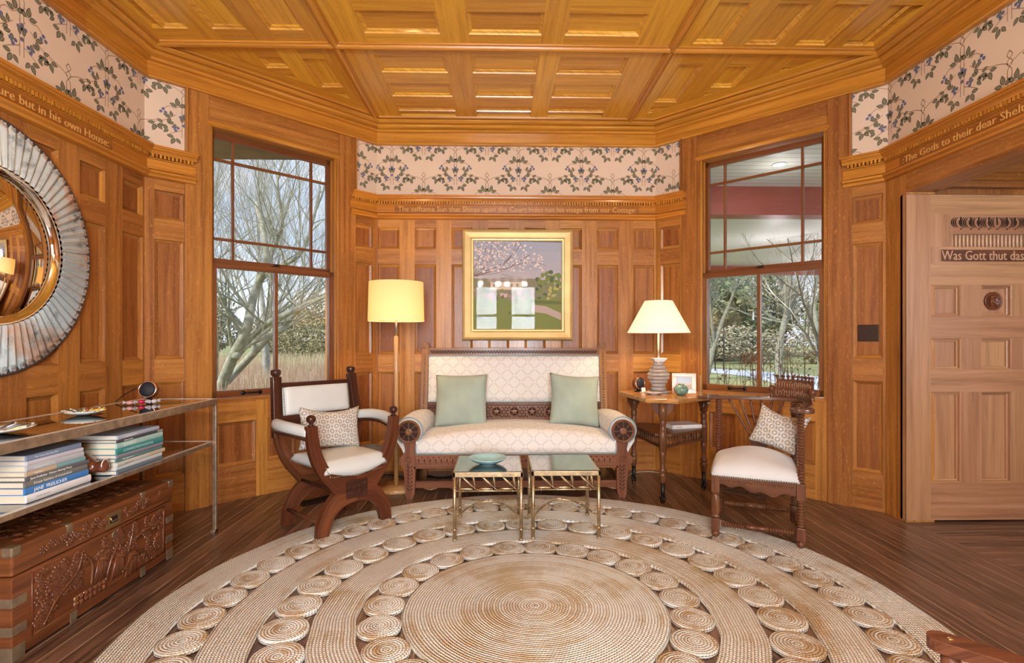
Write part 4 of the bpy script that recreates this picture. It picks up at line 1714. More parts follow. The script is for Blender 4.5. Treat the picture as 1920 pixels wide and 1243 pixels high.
for nm, r0, r1 in (('centre_disc', 0.004, 0.578), ('braided_band', 0.765, 0.948), ('braided_band', 1.148, 1.330), ('braided_band', 1.512, 1.690)):
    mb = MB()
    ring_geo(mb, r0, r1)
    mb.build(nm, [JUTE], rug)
coil0 = {}
hidden = MB()
for (rc, dia, n) in ((0.6715, 0.187, 23), (1.048, 0.200, 33), (1.421, 0.184, 48)):
    cm = MB()
    R = dia / 2
    prof = [(R * 0.985, 0.002), (R, 0.010), (R * 0.985, 0.019), (R * 0.93, 0.0215)] + [(R * k, 0.022) for k in (0.8, 0.6, 0.4, 0.2, 0.01)]
    V, F, U = [], [], []
    nn = 36
    for r, z in prof:
        for k in range(nn):
            V.append((r * cos(2 * pi * k / nn), r * sin(2 * pi * k / nn), z))
    for i in range(len(prof) - 1):
        for k in range(nn):
            j = (k + 1) % nn
            F.append([i * nn + k, i * nn + j, (i + 1) * nn + j, (i + 1) * nn + k])
            ra, rb = prof[i][0], prof[i + 1][0]
            rm = max(ra, 0.02)
            if i < 2:
                ra, rb = 0.0, 0.010
            U.append([(2 * pi * k / nn * rm, ra), (2 * pi * (k + 1) / nn * rm, ra), (2 * pi * (k + 1) / nn * rm, rb), (2 * pi * k / nn * rm, rb)])
    cm.add(V, F, U, 0, True)
    src = None
    for i in range(n):
        a = 2 * pi * (i + 0.35) / n
        x, y = rc * cos(a), rc * sin(a)
        if y + RC[1] < 1.80:
            hidden.add(V, F, U, 0, True, T(x, y, 0, rz=a * 3))
            continue
        if src is None:
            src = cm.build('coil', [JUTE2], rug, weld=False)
            o = src
        else:
            o = src.copy()
            COL.objects.link(o)
        o.location = (x, y, 0)
        o.rotation_euler = (rnd.uniform(-.015, .015), rnd.uniform(-.015, .015), rnd.random() * 6.28)
        sc_ = rnd.uniform(0.97, 1.02)
        o.scale = (sc_, sc_ * rnd.uniform(0.95, 1.02), 1)
hc = hidden.build('coil', [JUTE2], rug)
hc['kind'] = 'stuff'

# ------------------------------------------------------------------ settee
SX, SYF, SYB = 0.125, 4.03, 4.78
settee = thing('settee', 'carved oak settee in ring-patterned cream upholstery under the painting', 'settee', (SX, SYF, 0))
HW = 0.80      # half distance between front posts


def disc_carving(mb, M, r):
    """round carved boss, axis along local z"""
    mb.lathe([(r * 0.80, 0.0012), (r * 0.3, 0.0014)], 24, 1, M, close=False)
    mb.lathe([(r, -0.02), (r, 0.004), (r * 0.93, 0.010), (r * 0.85, 0.006), (r * 0.80, 0.001), (r * 0.3, 0.001), (r * 0.28, 0.008), (r * 0.18, 0.010), (0, 0.006)], 30, 0, M)
    for k in range(8):
        a = 2 * pi * k / 8
        mb.add([(r * .33 * cos(a - .1), r * .33 * sin(a - .1), .001), (r * .33 * cos(a + .1), r * .33 * sin(a + .1), .001),
                (r * .80 * cos(a + .05), r * .80 * sin(a + .05), .001), (r * .80 * cos(a - .05), r * .80 * sin(a - .05), .001),
                (r * .33 * cos(a - .06), r * .33 * sin(a - .06), .008), (r * .33 * cos(a + .06), r * .33 * sin(a + .06), .008),
                (r * .80 * cos(a + .03), r * .80 * sin(a + .03), .008), (r * .80 * cos(a - .03), r * .80 * sin(a - .03), .008)],
               [(4, 5, 6, 7), (0, 1, 5, 4), (1, 2, 6, 5), (2, 3, 7, 6), (3, 0, 4, 7)], [[(5, 5)] * 4] * 5, 0, False, M)


def star_hole(mb, M, s, mat=1):
    """small triangular chip cuts of the pierced carving, lying in local xz"""
    mb.add([(-s, 0, -s * .6), (s, 0, -s * .6), (0, 0, s)], [(0, 1, 2)], None, mat, False, M)


CARVE_MATS = [wood('settee_oak', (0.10, 0.036, 0.016), (0.20, 0.080, 0.038), (0.30, 0.13, 0.065), fleck=0.0, coat=0.06, spec=0.28, vary=0.12), CARVED]
LAMPLIT_OAK = wood('lamplit_carved_oak', (0.11, 0.042, 0.012), (0.23, 0.095, 0.028), (0.35, 0.16, 0.05), fleck=0.0, coat=0.1, spec=0.3)  # lamp glow put into the wood colour of crest rail and back posts
# front posts: one shaped plank each side
for sgn in (-1, 1):
    mb = MB()
    o_ = [(-0.040, 0.42), (-0.046, 0.405), (-0.036, 0.375), (-0.040, 0.35), (-0.062, 0.325), (-0.085, 0.300), (-0.085, 0.275), (-0.060, 0.245), (-0.048, 0.215), (-0.040, 0.15), (-0.034, 0.04), (-0.022, 0.0)]
    poly = [(-0.024, 0.0), (0.020, 0.0), (0.036, 0.04), (0.040, 0.15), (0.042, 0.30), (0.040, 0.44)]
    full = [(x, z) for x, z in poly] + [(-0.040, 0.44)] + [(x, z) for x, z in o_[1:-1]]
    if sgn > 0:
        full = [(-x, z) for x, z in full][::-1]
    Mp = Matrix.Translation((sgn * HW, 0.025, 0)) @ Matrix.Rotation(pi / 2, 4, 'X')
    mb.prism(full, -0.025, 0.025, 1, 0, Mp)
    Mf = Matrix.Translation((sgn * (HW + 0.0), 0.0, 0)) @ Matrix.Rotation(pi / 2, 4, 'X')
    disc_carving(mb, Matrix.Translation((sgn * (HW + 0.008), -0.004, 0.505)) @ Matrix.Rotation(pi / 2, 4, 'X'), 0.088)
    disc_carving(mb, Matrix.Translation((sgn * (HW + 0.008), 0.004, 0.295)) @ Matrix.Rotation(pi / 2, 4, 'X'), 0.024)
    for k in range(7):
        z = 0.06 + k * 0.028
        for q in (-1, 1):
            mb.tube([(sgn * HW + q * 0.002, -0.002, z), (sgn * HW + q * 0.018, -0.002, z + 0.02)], [0.001, 0.004], 5, 1)
    mb.build('front_post', CARVE_MATS, settee, bevel=0.003)
# back posts, raked
for sgn in (-1, 1):
    mb = MB()
    b0, b1 = Vector((sgn * (HW - 0.015), 0.56, 0.10)), Vector((sgn * (HW - 0.02), 0.70, 1.125))
    mb.tube([b0, b1], 0.03, 4, 0, None, True, [(1, .8), (-1, .8), (-1, -.8), (1, -.8)], up=(1, 0, 0), smooth=False)
    mb.tube([(sgn * (HW - 0.015), 0.62, 0.0), (sgn * (HW - 0.015), 0.56, 0.30)], 0.03, 4, 0, None, True, [(1, .8), (-1, .8), (-1, -.8), (1, -.8)], up=(1, 0, 0), smooth=False)
    mb.box(b1.x - 0.034, b1.x + 0.034, b1.y - 0.032, b1.y + 0.032, 1.125, 1.150, 'z')
    mb.box(b1.x - 0.028, b1.x + 0.028, b1.y - 0.026, b1.y + 0.026, 1.150, 1.168, 'z')
    for k in range(24):
        t = 0.42 + k * 0.023
        p = b0 + (b1 - b0) * t
        mb.lathe([(0.009, 0), (0.009, 0.003), (0.004, 0.004)], 8, 0, Matrix.Translation((p.x, p.y - 0.026, p.z)) @ Matrix.Rotation(pi / 2, 4, 'X'))
    mb.build('back_post', [LAMPLIT_OAK, CARVED], settee, bevel=0.002)


def back_y(z):
    return 0.56 + 0.14 * (z - 0.10) / 1.025


# carved crest rail
mb = MB()
mb.box(-HW + 0.04, HW - 0.04, back_y(1.09) - 0.02, back_y(1.09) + 0.02, 1.062, 1.118, 'x')
mb.box(-HW + 0.03, HW - 0.03, back_y(1.11) - 0.028, back_y(1.11) + 0.02, 1.112, 1.122, 'x')
k = -HW + 0.075
i = 0
while k < HW - 0.07:
    mb.add([(k - 0.009, -0.0205 + back_y(1.09), 1.075), (k + 0.009, -0.0205 + back_y(1.09), 1.075), (k, -0.0205 + back_y(1.09), 1.101)] if i % 2 else
           [(k - 0.009, -0.0205 + back_y(1.09), 1.101), (k, -0.0205 + back_y(1.09), 1.075), (k + 0.009, -0.0205 + back_y(1.09), 1.101)], [(0, 1, 2)], None, 1)
    k += 0.0125
    i += 1
mb.build('crest_rail', [LAMPLIT_OAK, CARVED], settee)
# upholstered back
mb = MB()
V, F, U = [], [], []
nx, nz = 40, 14
for side in (0, 1):
    for j in range(nz + 1):
        for i in range(nx + 1):
            u, v = i / nx * 2 - 1, j / nz * 2 - 1
            x = u * (HW - 0.052)
            z = 0.855 + v * 0.203
            e = max(0, (1 - abs(u) ** 14) * (1 - abs(v) ** 8)) ** 0.5
            y = back_y(z) - 0.012 - 0.035 * e * (0.8 + 0.2 * (1 - v * v)) if side == 0 else back_y(z) + 0.01
            V.append((x, y, z))
for side in (0, 1):
    for j in range(nz):
        for i in range(nx):
            a = side * (nx + 1) * (nz + 1) + j * (nx + 1) + i
            f = [a, a + 1, a + nx + 2, a + nx + 1]
            if side:
                f = f[::-1]
            F.append(f)
            U.append([(V[q][0], V[q][2]) for q in f])
mb.add(V, F, U, 0, True)
bk = mb.build('backrest', [RINGF], settee)
pm = MB()
zc = [(-HW + 0.05, 0.655), (HW - 0.05, 0.655), (HW - 0.05, 1.055), (-HW + 0.05, 1.055)]
pm.tube([(x, back_y(z) - 0.018, z) for x, z in zc] , 0.007, 6, 0, closed=True)
pm.build('piping', [PIPING], bk)
# pierced splat below the back pad
mb = MB()
zs0, zs1 = 0.50, 0.645
yb = back_y(0.575)
mb.box(-HW + 0.04, HW - 0.04, yb - 0.012, yb + 0.012, zs0, zs1, 'x')
for zz in (zs1 - 0.008, zs0 + 0.0):
    mb.box(-HW + 0.04, HW - 0.04, yb - 0.018, yb + 0.012, zz, zz + 0.010, 'x')
for k in range(9):
    cx = (k - 4) * 0.155
    M_ = Matrix.Translation((cx, yb - 0.012, 0.572)) @ Matrix.Rotation(pi / 2, 4, 'X')
    mb.lathe([(0.046, 0), (0.046, 0.006), (0.038, 0.008), (0.036, 0.001)], 24, 0, M_, close=False)
    mb.lathe([(0.036, 0.0006), (0, 0.0007)], 24, 1, M_, close=False)
    for q in range(5):
        a = 2 * pi * q / 5 + pi / 2
        mb.add([(0.034 * cos(a), 0.034 * sin(a), 0.004), (0.013 * cos(a + .63), 0.013 * sin(a + .63), 0.004), (0, 0, 0.006), (0.013 * cos(a - .63), 0.013 * sin(a - .63), 0.004)], [(0, 1, 2, 3)], [[(5, 5)] * 4], 0, False, M_)
k = -HW + 0.06
i = 0
while k < HW - 0.05:
    for zc_, fl_ in ((0.532, i % 2), (0.556, (i + 1) % 2), (0.580, i % 2), (0.604, (i + 1) % 2), (0.628, i % 2)):
        near = min(abs(k - (c - 4) * 0.155) for c in range(9))
        if hypot(near, zc_ - 0.572) < 0.05:
            continue
        s_ = 0.0095
        y_ = yb - 0.0125
        mb.add([(k - s_, y_, zc_ - s_), (k + s_, y_, zc_ - s_), (k, y_, zc_ + s_)] if fl_ else [(k - s_, y_, zc_ + s_), (k, y_, zc_ - s_), (k + s_, y_, zc_ + s_)], [(0, 1, 2)], None, 1)
    k += 0.0155
    i += 1
mb.build('carved_splat', CARVE_MATS, settee)
# seat
mb = MB()


def seat_outline(u, v):
    return (u * (HW - 0.045), 0.275 + v * 0.275)


V = []
nx, ny = 44, 24
F, U = [], []
prof_len = []
for i in range(nx + 1):
    u = i / nx * 2 - 1
    crown = 0.075 * (1 - abs(u) ** 2.2)
    row = []
    # from front lower edge up, over the roll and back
    pts = []
    for t in range(6):
        pts.append((0.004 - 0.012 * sin(pi * t / 5) , 0.335 + 0.075 * t / 5))
    top = 0.447 + crown
    for t in range(1, 9):
        a = pi / 2 * t / 8
        pts.append((0.004 + 0.075 * (1 - cos(a)), 0.41 + (top - 0.41) * sin(a)))
    for t in range(1, 9):
        pts.append((0.079 + (0.52 - 0.079) * t / 8, top + 0.012 * sin(pi * t / 8) - 0.0 * t))
    L_ = 0
    prev = None
    for (y, z) in pts:
        if prev:
            L_ += hypot(y - prev[0], z - prev[1])
        prev = (y, z)
        V.append((u * (HW - 0.044), y, z))
        row.append(L_)
    prof_len.append(row)
m_ = len(prof_len[0])
for i in range(nx):
    for j in range(m_ - 1):
        f = [i * m_ + j, (i + 1) * m_ + j, (i + 1) * m_ + j + 1, i * m_ + j + 1]
        F.append(f)
        U.append([(V[f[0]][0] + .05, prof_len[i][j]), (V[f[1]][0] + .05, prof_len[i + 1][j]), (V[f[2]][0] + .05, prof_len[i + 1][j + 1]), (V[f[3]][0] + .05, prof_len[i][j + 1])])
mb.add(V, F, U, 0, True)
mb.box(-HW + 0.045, HW - 0.045, 0.01, 0.54, 0.336, 0.40, 'x')
st = mb.build('seat', [RINGF], settee)
pm = MB()
pm.tube([(-HW + 0.045, 0.0, 0.338), (HW - 0.045, 0.0, 0.338)], 0.008, 6)
for sg in (-1, 1):
    pm.tube([(sg * (HW - 0.046), -0.004, 0.338), (sg * (HW - 0.046), -0.006, 0.41)], 0.006, 6)
pm.build('piping', [PIPING], st)
# scroll arms
for sgn in (-1, 1):
    mb = MB()
    V, F, U = [], [], []
    nn, ns = 28, 14
    for j in range(ns + 1):
        t = j / ns
        y = 0.02 + t * 0.56
        cx = sgn * (HW + 0.012 - 0.05 * t)
        cz = 0.508 + 0.02 * sin(pi * t)
        rr = 0.104 - 0.012 * t
        for k in range(nn):
            a = 2 * pi * k / nn
            V.append((cx + rr * cos(a), y, cz + rr * sin(a)))
    for j in range(ns):
        for k in range(nn):
            k2 = (k + 1) % nn
            f = [j * nn + k, (j + 1) * nn + k, (j + 1) * nn + k2, j * nn + k2]
            F.append(f)
            U.append([(j / ns * .56, k * .023), ((j + 1) / ns * .56, k * .023), ((j + 1) / ns * .56, k * .023 + .023), (j / ns * .56, k * .023 + .023)])
    F.append([k for k in range(nn)]); U.append([(0, 0)] * nn)
    F.append([ns * nn + k for k in range(nn - 1, -1, -1)]); U.append([(0, 0)] * nn)
    mb.add(V, F, U, 0, True)
    # pad below the roll down to the seat rail
    x0, x1 = sorted((sgn * (HW - 0.055), sgn * (HW + 0.005)))
    mb.box(x0, x1, 0.03, 0.56, 0.30, 0.50, 'y')
    # outer drape narrowing to the post
    pts = [(-0.100, 0.49), (-0.085, 0.42), (-0.050, 0.365), (-0.040, 0.34), (0.03, 0.34), (0.06, 0.42), (0.06, 0.5)]
    if sgn > 0:
        pts = [(-x, z) for x, z in pts]
    mb.prism(ccw([(x, z) for x, z in pts]), -0.56, -0.022, 1, 0, Matrix.Translation((sgn * (HW + 0.012), 0, 0)) @ Matrix.Rotation(pi / 2, 4, 'X'))
    ar = mb.build('arm', [RINGF], settee)
    pm = MB()
    pm.tube([(sgn * (HW + 0.010) + 0.102 * cos(a), 0.018, 0.508 + 0.102 * sin(a)) for a in [2 * pi * q / 32 for q in range(32)]], 0.006, 6, closed=True)
    pm.build('piping', [PIPING], ar)
# apron and stretchers
mb = MB()
mb.box(-HW + 0.03, HW - 0.03, 0.006, 0.030, 0.232, 0.335, 'x')
mb.box(-HW + 0.03, HW - 0.03, 0.000, 0.030, 0.228, 0.242, 'x')
mb.box(-HW + 0.03, HW - 0.03, 0.002, 0.030, 0.322, 0.332, 'x')
k = -HW + 0.065
while k < HW - 0.05:
    mb.add([(k - .005, 0.0055, 0.29), (k, 0.0055, 0.262), (k + .005, 0.0055, 0.29), (k, 0.0055, 0.304)], [(0, 1, 2, 3)], None, 1)
    mb.add([(k + .019, 0.0055, 0.314), (k + .0255, 0.0055, 0.302), (k + .032, 0.0055, 0.314)], [(0, 1, 2)], None, 1)
    mb.add([(k + .012, 0.0050, 0.246), (k + .039, 0.0050, 0.246), (k + .0255, 0.0050, 0.275)], [(0, 1, 2)], None, 0)
    k += 0.0425
mb.build('apron', CARVE_MATS, settee)
mb = MB()
mb.box(-HW + 0.03, HW - 0.03, 0.03, 0.055, 0.075, 0.125, 'x')
wv = []
k = -HW + 0.1
while k < HW - 0.1:
    mb.tube([(k, 0.042, 0.072), (k + 0.05, 0.042, 0.060), (k + 0.10, 0.042, 0.074)], 0.010, 6)
    k += 0.2
mb.build('stretcher', CARVE_MATS, settee)
for sgn in (-1, 1):
    mb = MB()
    mb.box(sgn * (HW - 0.012) - 0.013, sgn * (HW - 0.012) + 0.013, 0.04, 0.58, 0.10, 0.135, 'y')
    mb.build('stretcher', [DARKW], settee)
    mb = MB()
    mb.box(sgn * (HW - 0.012) - 0.014, sgn * (HW - 0.012) + 0.014, 0.04, 0.56, 0.26, 0.335, 'y')
    mb.build('side_rail', [DARKW], settee)
mb = MB()
mb.box(-HW + 0.02, HW - 0.02, 0.545, 0.575, 0.26, 0.34, 'x')
mb.build('back_rail', [DARKW], settee)

# sage cushions on the settee
GPIP = plain('sage_piping', (0.30, 0.34, 0.27), 0.8)


def cushion(name, label, cat, loc, rot, w, h, t, mat, seed, pinch=0.1, sag=0.0):
    mb = cushion_geo(w, h, t, pinch=pinch, sag=sag, seed=seed)
    o = mb.build(name, [mat], weld=True)
    o.location = loc
    o.rotation_euler = rot
    return tag(o, label, cat, 'scatter cushions')


cushion('cushion', 'plain sage green cushion leaning upright, nearer the floor lamp', 'cushion', (-0.318, 4.40, 0.700), (radians(-17), radians(-1), radians(-4)), 0.43, 0.43, 0.15, GREENC, 3, 0.06)
cushion('cushion', 'plain sage green cushion with a raised corner, nearer the table lamp', 'cushion', (0.615, 4.39, 0.700), (radians(-17), radians(5), radians(8)), 0.43, 0.43, 0.15, GREENC, 8, 0.10)

# ------------------------------------------------------------------ brass end tables
def bamboo(mb, pts, r, nodes=3, M=None):
    mb.tube(pts, r, 10, 0, M)
    P = [Vector(p) for p in pts]
    tot = sum((b - a).length for a, b in zip(P[:-1], P[1:]))
    for k in range(nodes):
        t = (k + 0.5) / nodes * tot
        for a, b in zip(P[:-1], P[1:]):
            l = (b - a).length
            if t <= l:
                p = a + (b - a) * (t / l)
                d = (b - a).normalized() * 0.004
                mb.tube([p - d * 1.4, p, p + d * 1.4], [r * 1.0, r * 1.45, r * 1.0], 10, 0, M)
                break
            t -= l


def end_table(x, y, label, first):
    """local origin at the centre of the four feet"""
    W, D, H = 0.412, 0.440, 0.425
    t = thing('end_table', label, 'table', (x, y, 0.0), 0, 'pair of brass end tables in front of the settee')
    hw, hd = W / 2 - 0.011, D / 2 - 0.011
    fz = 0.022
    for sx in (-1, 1):
        for sy in (-1, 1):
            m = MB()
            bamboo(m, [(sx * hw, sy * hd, fz), (sx * hw, sy * hd, H - 0.03)], 0.0105, 3)
            m.lathe([(0.014, 0), (0.014, 0.006), (0.010, 0.010)], 10, 0, T(sx * hw, sy * hd, fz))
            m.build('leg', [BRASS], t)
    m = MB()
    z0, z1 = H - 0.032, H
    for (a, b, c, d) in ((-W / 2, W / 2, -D / 2, -D / 2 + 0.016), (-W / 2, W / 2, D / 2 - 0.016, D / 2), (-W / 2, -W / 2 + 0.016, -D / 2, D / 2), (W / 2 - 0.016, W / 2, -D / 2, D / 2)):
        m.box(a, b, c, d, z0, z1 - 0.004, 'x')
    m.build('top_frame', [BRASS], t, bevel=0.002)
    m = MB()
    m.box(-W / 2 + 0.008, W / 2 - 0.008, -D / 2 + 0.008, D / 2 - 0.008, z1 - 0.006, z1, 'x')
    m.build('glass_top', [TABLEG], t)
    # lower rails under the leaf frieze
    m = MB()
    zr = 0.310
    for sy in (-1, 1):
        bamboo(m, [(-hw, sy * hd, zr), (hw, sy * hd, zr)], 0.0055, 4)
    for sx in (-1, 1):
        bamboo(m, [(sx * hw, -hd, zr), (sx * hw, hd, zr)], 0.0055, 4)
    # crossed bows between the legs
    for sy, sg in ((-1, 1), (1, -1)):
        pts = []
        for q in range(15):
            u = q / 14 * 2 - 1
            dep = (1 - abs(u) ** 2.2)
            pts.append((u * hw, sy * hd - sy * dep * (hd - 0.012), 0.145 + 0.045 * dep))
        bamboo(m, pts, 0.0055, 5)
    m.build('rail', [BRASS], t)
    # leaf sprigs on the front and back faces
    for sy in (-1, 1):
        m = MB()
        for k in range(3):
            bx = -0.075 + k * 0.118
            base = Vector((bx, sy * hd, zr + 0.006))
            for ang, ln in ((radians(178), 0.085), (radians(136), 0.105), (radians(98), 0.085)):
                c, s_ = cos(ang), sin(ang)
                start = base + Vector((0.028 * 0, 0, 0.004)) + Vector((c * 0.012, 0, s_ * 0.012))
                V = []
                prof = [(0, 0.08), (0.2, 0.6), (0.5, 1.0), (0.75, 0.75), (1, 0.04)]
                wd = 0.011
                for tt, ww in prof:
                    px = start + Vector((c, 0, s_)) * (ln * tt)
                    nrm = Vector((-s_, 0, c)) * wd * ww
                    V += [tuple(px + nrm), tuple(px + Vector((0, sy * 0.005 * ww, 0))), tuple(px - nrm), tuple(px - Vector((0, sy * 0.001, 0)))]
                F = []
                for q in range(4):
                    for e in range(4):
                        F.append([q * 4 + e, q * 4 + (e + 1) % 4, q * 4 + 4 + (e + 1) % 4, q * 4 + 4 + e])
                m.add(V, F, None, 0, True)
            m.tube([base + Vector((0.03, 0, 0.0)), base + Vector((0, 0, 0.006)), base + Vector((-0.012, 0, 0.02))], 0.003, 6)
        m.build('leaf_frieze', [BRASS], t)
    # lattice corner brackets on the sides
    for sx in (-1, 1):
        m = MB()
        for e in (-1, 1):
            m.tube([(sx * hw, e * hd, zr + 0.01), (sx * hw, e * (hd - 0.10), H - 0.035)], 0.005, 6)
            for q in range(1, 4):
                m.tube([(sx * hw, e * (hd - 0.025 * q), H - 0.034), (sx * hw, e * (hd - 0.008 * q), zr + 0.075 - 0.012 * q + 0.0)], 0.003, 5)
            m.tube([(sx * hw, e * (hd - 0.0), H - 0.065), (sx * hw, e * (hd - 0.07), H - 0.05)], 0.003, 5)
        m.build('side_bracket', [BRASS], t)
    return t


end_table(-0.070, 3.350, 'glass-topped brass end table that carries the pale blue bowl', True)
end_table(0.392, 3.372, 'glass-topped brass end table with nothing on it', False)

mb = MB()
mb.lathe([(0.046, 0), (0.048, 0.003), (0.070, 0.009), (0.098, 0.022), (0.117, 0.037), (0.120, 0.041), (0.115, 0.041), (0.094, 0.027), (0.060, 0.013), (0.030, 0.008), (0.014, 0.010), (0.0, 0.013)], 48)
bowl = mb.build('bowl', [plain('pale_turquoise_glaze', (0.33, 0.60, 0.66), 0.18, coat=0.6, noise=0.10, nscale=14)])
bowl.location = (-0.075, 3.335, 0.4255)
tag(bowl, 'shallow pale blue ceramic bowl on the glass end table', 'bowl')

# ------------------------------------------------------------------ X-frame armchair
CA = radians(47.4)
arm = thing('x_frame_armchair', 'dark oak X-frame armchair with pale leather seat and nailed back panel', 'armchair', (-1.065, 3.520, 0.0), CA)
half = [(0.0, 0.190), (0.05, 0.185), (0.10, 0.168), (0.145, 0.130), (0.172, 0.08), (0.186, 0.03), (0.19, 0.0), (0.262, 0.0), (0.264, 0.04), (0.252, 0.10), (0.225, 0.165), (0.185, 0.225), (0.146, 0.262),
        (0.175, 0.300), (0.222, 0.352), (0.268, 0.420), (0.300, 0.500), (0.318, 0.590), (0.322, 0.690), (0.262, 0.690), (0.252, 0.610), (0.232, 0.520), (0.200, 0.445), (0.165, 0.395), (0.12, 0.365), (0.06, 0.352), (0.0, 0.348)]


def xframe(y0, y1, rear=False):
    m = MB()
    hf = list(half)
    # build from convex-ish strips so every piece is a clean solid
    inner_low = [(0.0, 0.190), (0.05, 0.185), (0.10, 0.168), (0.145, 0.130), (0.172, 0.08), (0.186, 0.03), (0.19, 0.0)]
    outer_low = [(0.0, 0.262), (0.075, 0.262), (0.146, 0.262), (0.195, 0.215), (0.232, 0.155), (0.256, 0.09), (0.264, 0.0)]
    outer_up = [(0.0, 0.262), (0.10, 0.262), (0.146, 0.262), (0.190, 0.312), (0.235, 0.368), (0.276, 0.440), (0.305, 0.525), (0.320, 0.610), (0.324, 0.690)]
    inner_up = [(0.0, 0.348), (0.06, 0.352), (0.115, 0.362), (0.155, 0.392), (0.190, 0.435), (0.222, 0.498), (0.243, 0.560), (0.256, 0.630), (0.262, 0.690)]
    for s_ in (-1, 1):
        for A, B in ((inner_low, outer_low), (outer_up, inner_up)):
            A2 = spline([(x, z, 0) for x, z in A], 3)
            B2 = spline([(x, z, 0) for x, z in B], 3)
            n = len(A2)
            V = []
            for a, b in zip(A2, B2):
                V += [(s_ * a.x, y0, a.y), (s_ * b.x, y0, b.y), (s_ * b.x, y1, b.y), (s_ * a.x, y1, a.y)]
            F, U = [], []
            ox = 10.0 * rnd.randint(0, 60) + 5
            for i in range(n - 1):
                for e in range(4):
                    e2 = (e + 1) % 4
                    f = [i * 4 + e, i * 4 + e2, i * 4 + 4 + e2, i * 4 + 4 + e]
                    F.append(f if s_ > 0 else f[::-1])
                    u = [(i * 0.035 + ox - 0.4, e * .06), (i * 0.035 + ox - .4, e * .06 + .06), (i * 0.035 + 0.035 + ox - .4, e * .06 + .06), (i * .035 + .035 + ox - .4, e * .06)]
                    U.append(u if s_ > 0 else u[::-1])
            F.append([(n - 1) * 4 + e for e in range(4)])
            U.append([(ox, 0)] * 4)
            m.add(V, F, U, 0, False)
    return m


m = xframe(-0.235, -0.190)
# carved tablet and balls on the arm ends
fr = m.build('front_frame', [REDW], arm, bevel=0.004, weld=True)
m = MB()
m.box(-0.075, 0.075, -0.239, -0.234, 0.215, 0.325, 'x')
rr = random.Random(4)
for k in range(26):
    m.lathe([(0.006, 0), (0.004, 0.002), (0, 0.003)], 6, 0, Matrix.Translation((rr.uniform(-.065, .065), -0.239, rr.uniform(.225, .315))) @ Matrix.Rotation(pi / 2, 4, 'X'))
m.build('carved_tablet', [DARKW], fr)
for sx in (-1, 1):
    m = MB()
    m.lathe([(0.020, 0), (0.022, 0.004), (0.012, 0.010), (0.012, 0.016), (0.024, 0.026), (0.029, 0.040), (0.026, 0.054), (0.014, 0.064), (0, 0.067)], 20)
    o = m.build('ball_finial', [DARKW], fr)
    o.location = (sx * 0.292, -0.2125, 0.690)
m = xframe(0.190, 0.235, True)
m.build('rear_frame', [REDW], arm, bevel=0.004, weld=True)
for sx in (-1, 1):
    m = MB()
    m.tube([(sx * 0.294, 0.214, 0.57), (sx * 0.287, 0.235, 0.70), (sx * 0.275, 0.275, 0.955)], 0.028, 4, 0, None, True, [(1, .85), (-1, .85), (-1, -.85), (1, -.85)], up=(1, 0, 0), smooth=False)
    m.lathe([(0.024, 0), (0.020, 0.006), (0.028, 0.014), (0.032, 0.026), (0.032, 0.040), (0.026, 0.050), (0.0, 0.052)], 16, 0, T(sx * 0.2745, 0.276, 0.953))
    m.build('back_post', [DARKW], arm, bevel=0.003)


def by(z):
    return 0.235 + (z - 0.70) * 0.157


m = MB()
for z0, z1 in ((0.885, 0.915), (0.645, 0.705)):
    zc_ = (z0 + z1) / 2
    m.box(-0.26, 0.26, by(zc_) - 0.018, by(zc_) + 0.018, z0, z1, 'x')
m.build('back_rail', [DARKW], arm, bevel=0.003)
m = MB()
Mb = T(0, by(0.79), 0.795, rx=radians(-90) + 0.155)
pad_geo(0.485, 0.20, 0.035, 0.012, 0.02, 16, 10, mb=m, M=Matrix.Translation((0, by(0.79) + 0.012, 0.795)) @ Matrix.Rotation(pi / 2 - 0.155, 4, 'X'))
bp_ = m.build('back_panel', [LEATHER], arm)
m = MB()
Mn = Matrix.Translation((0, by(0.79) + 0.012, 0.795)) @ Matrix.Rotation(pi / 2 - 0.155, 4, 'X')
nails(m, [(-0.236, -0.094, 0.022), (0.236, -0.094, 0.022), (0.236, 0.094, 0.022), (-0.236, 0.094, 0.022), (-0.236, -0.094, 0.022)], 0.0045, 0, 0.0135, M=Mn)
m.build('nail_heads', [NAIL], bp_)
# padded arms
for sx in (-1, 1):
    m = MB()
    pts = spline([(sx * 0.288, 0.235, 0.655), (sx * 0.335, 0.12, 0.668), (sx * 0.345, 0.0, 0.668), (sx * 0.325, -0.11, 0.660), (sx * 0.296, -0.195, 0.650)], 5)
    m.tube(pts, 0.036, 12, 0, None, True, [(1.0 * cos(a), 0.9 * sin(a)) for a in [2 * pi * k / 14 for k in range(14)]])
    a_ = m.build('arm_pad', [LEATHER], arm)
    m = MB()
    m.tube([p - Vector((0, 0, 0.034)) for p in pts], 0.013, 4, 0, None, True, [(1, 1.9), (-1, 1.9), (-1, -1.9), (1, -1.9)], smooth=False)
    m.build('arm_rail', [DARKW], arm)
    m = MB()
    out = [p + Vector((sx * 0.030, 0, -0.026)) for p in pts]
    nails(m, out, 0.0042, 0, 0.013, up=(sx, 0, -0.3))
    inn = [p + Vector((-sx * 0.030, 0, -0.026)) for p in pts]
    nails(m, inn, 0.0042, 0, 0.013, up=(-sx, 0, -0.3))
    m.build('nail_heads', [NAIL], a_)
# seat
m = MB()


def s_out(u, v):
    return (u * (0.225 + 0.0 * v), v * 0.225 - 0.012)


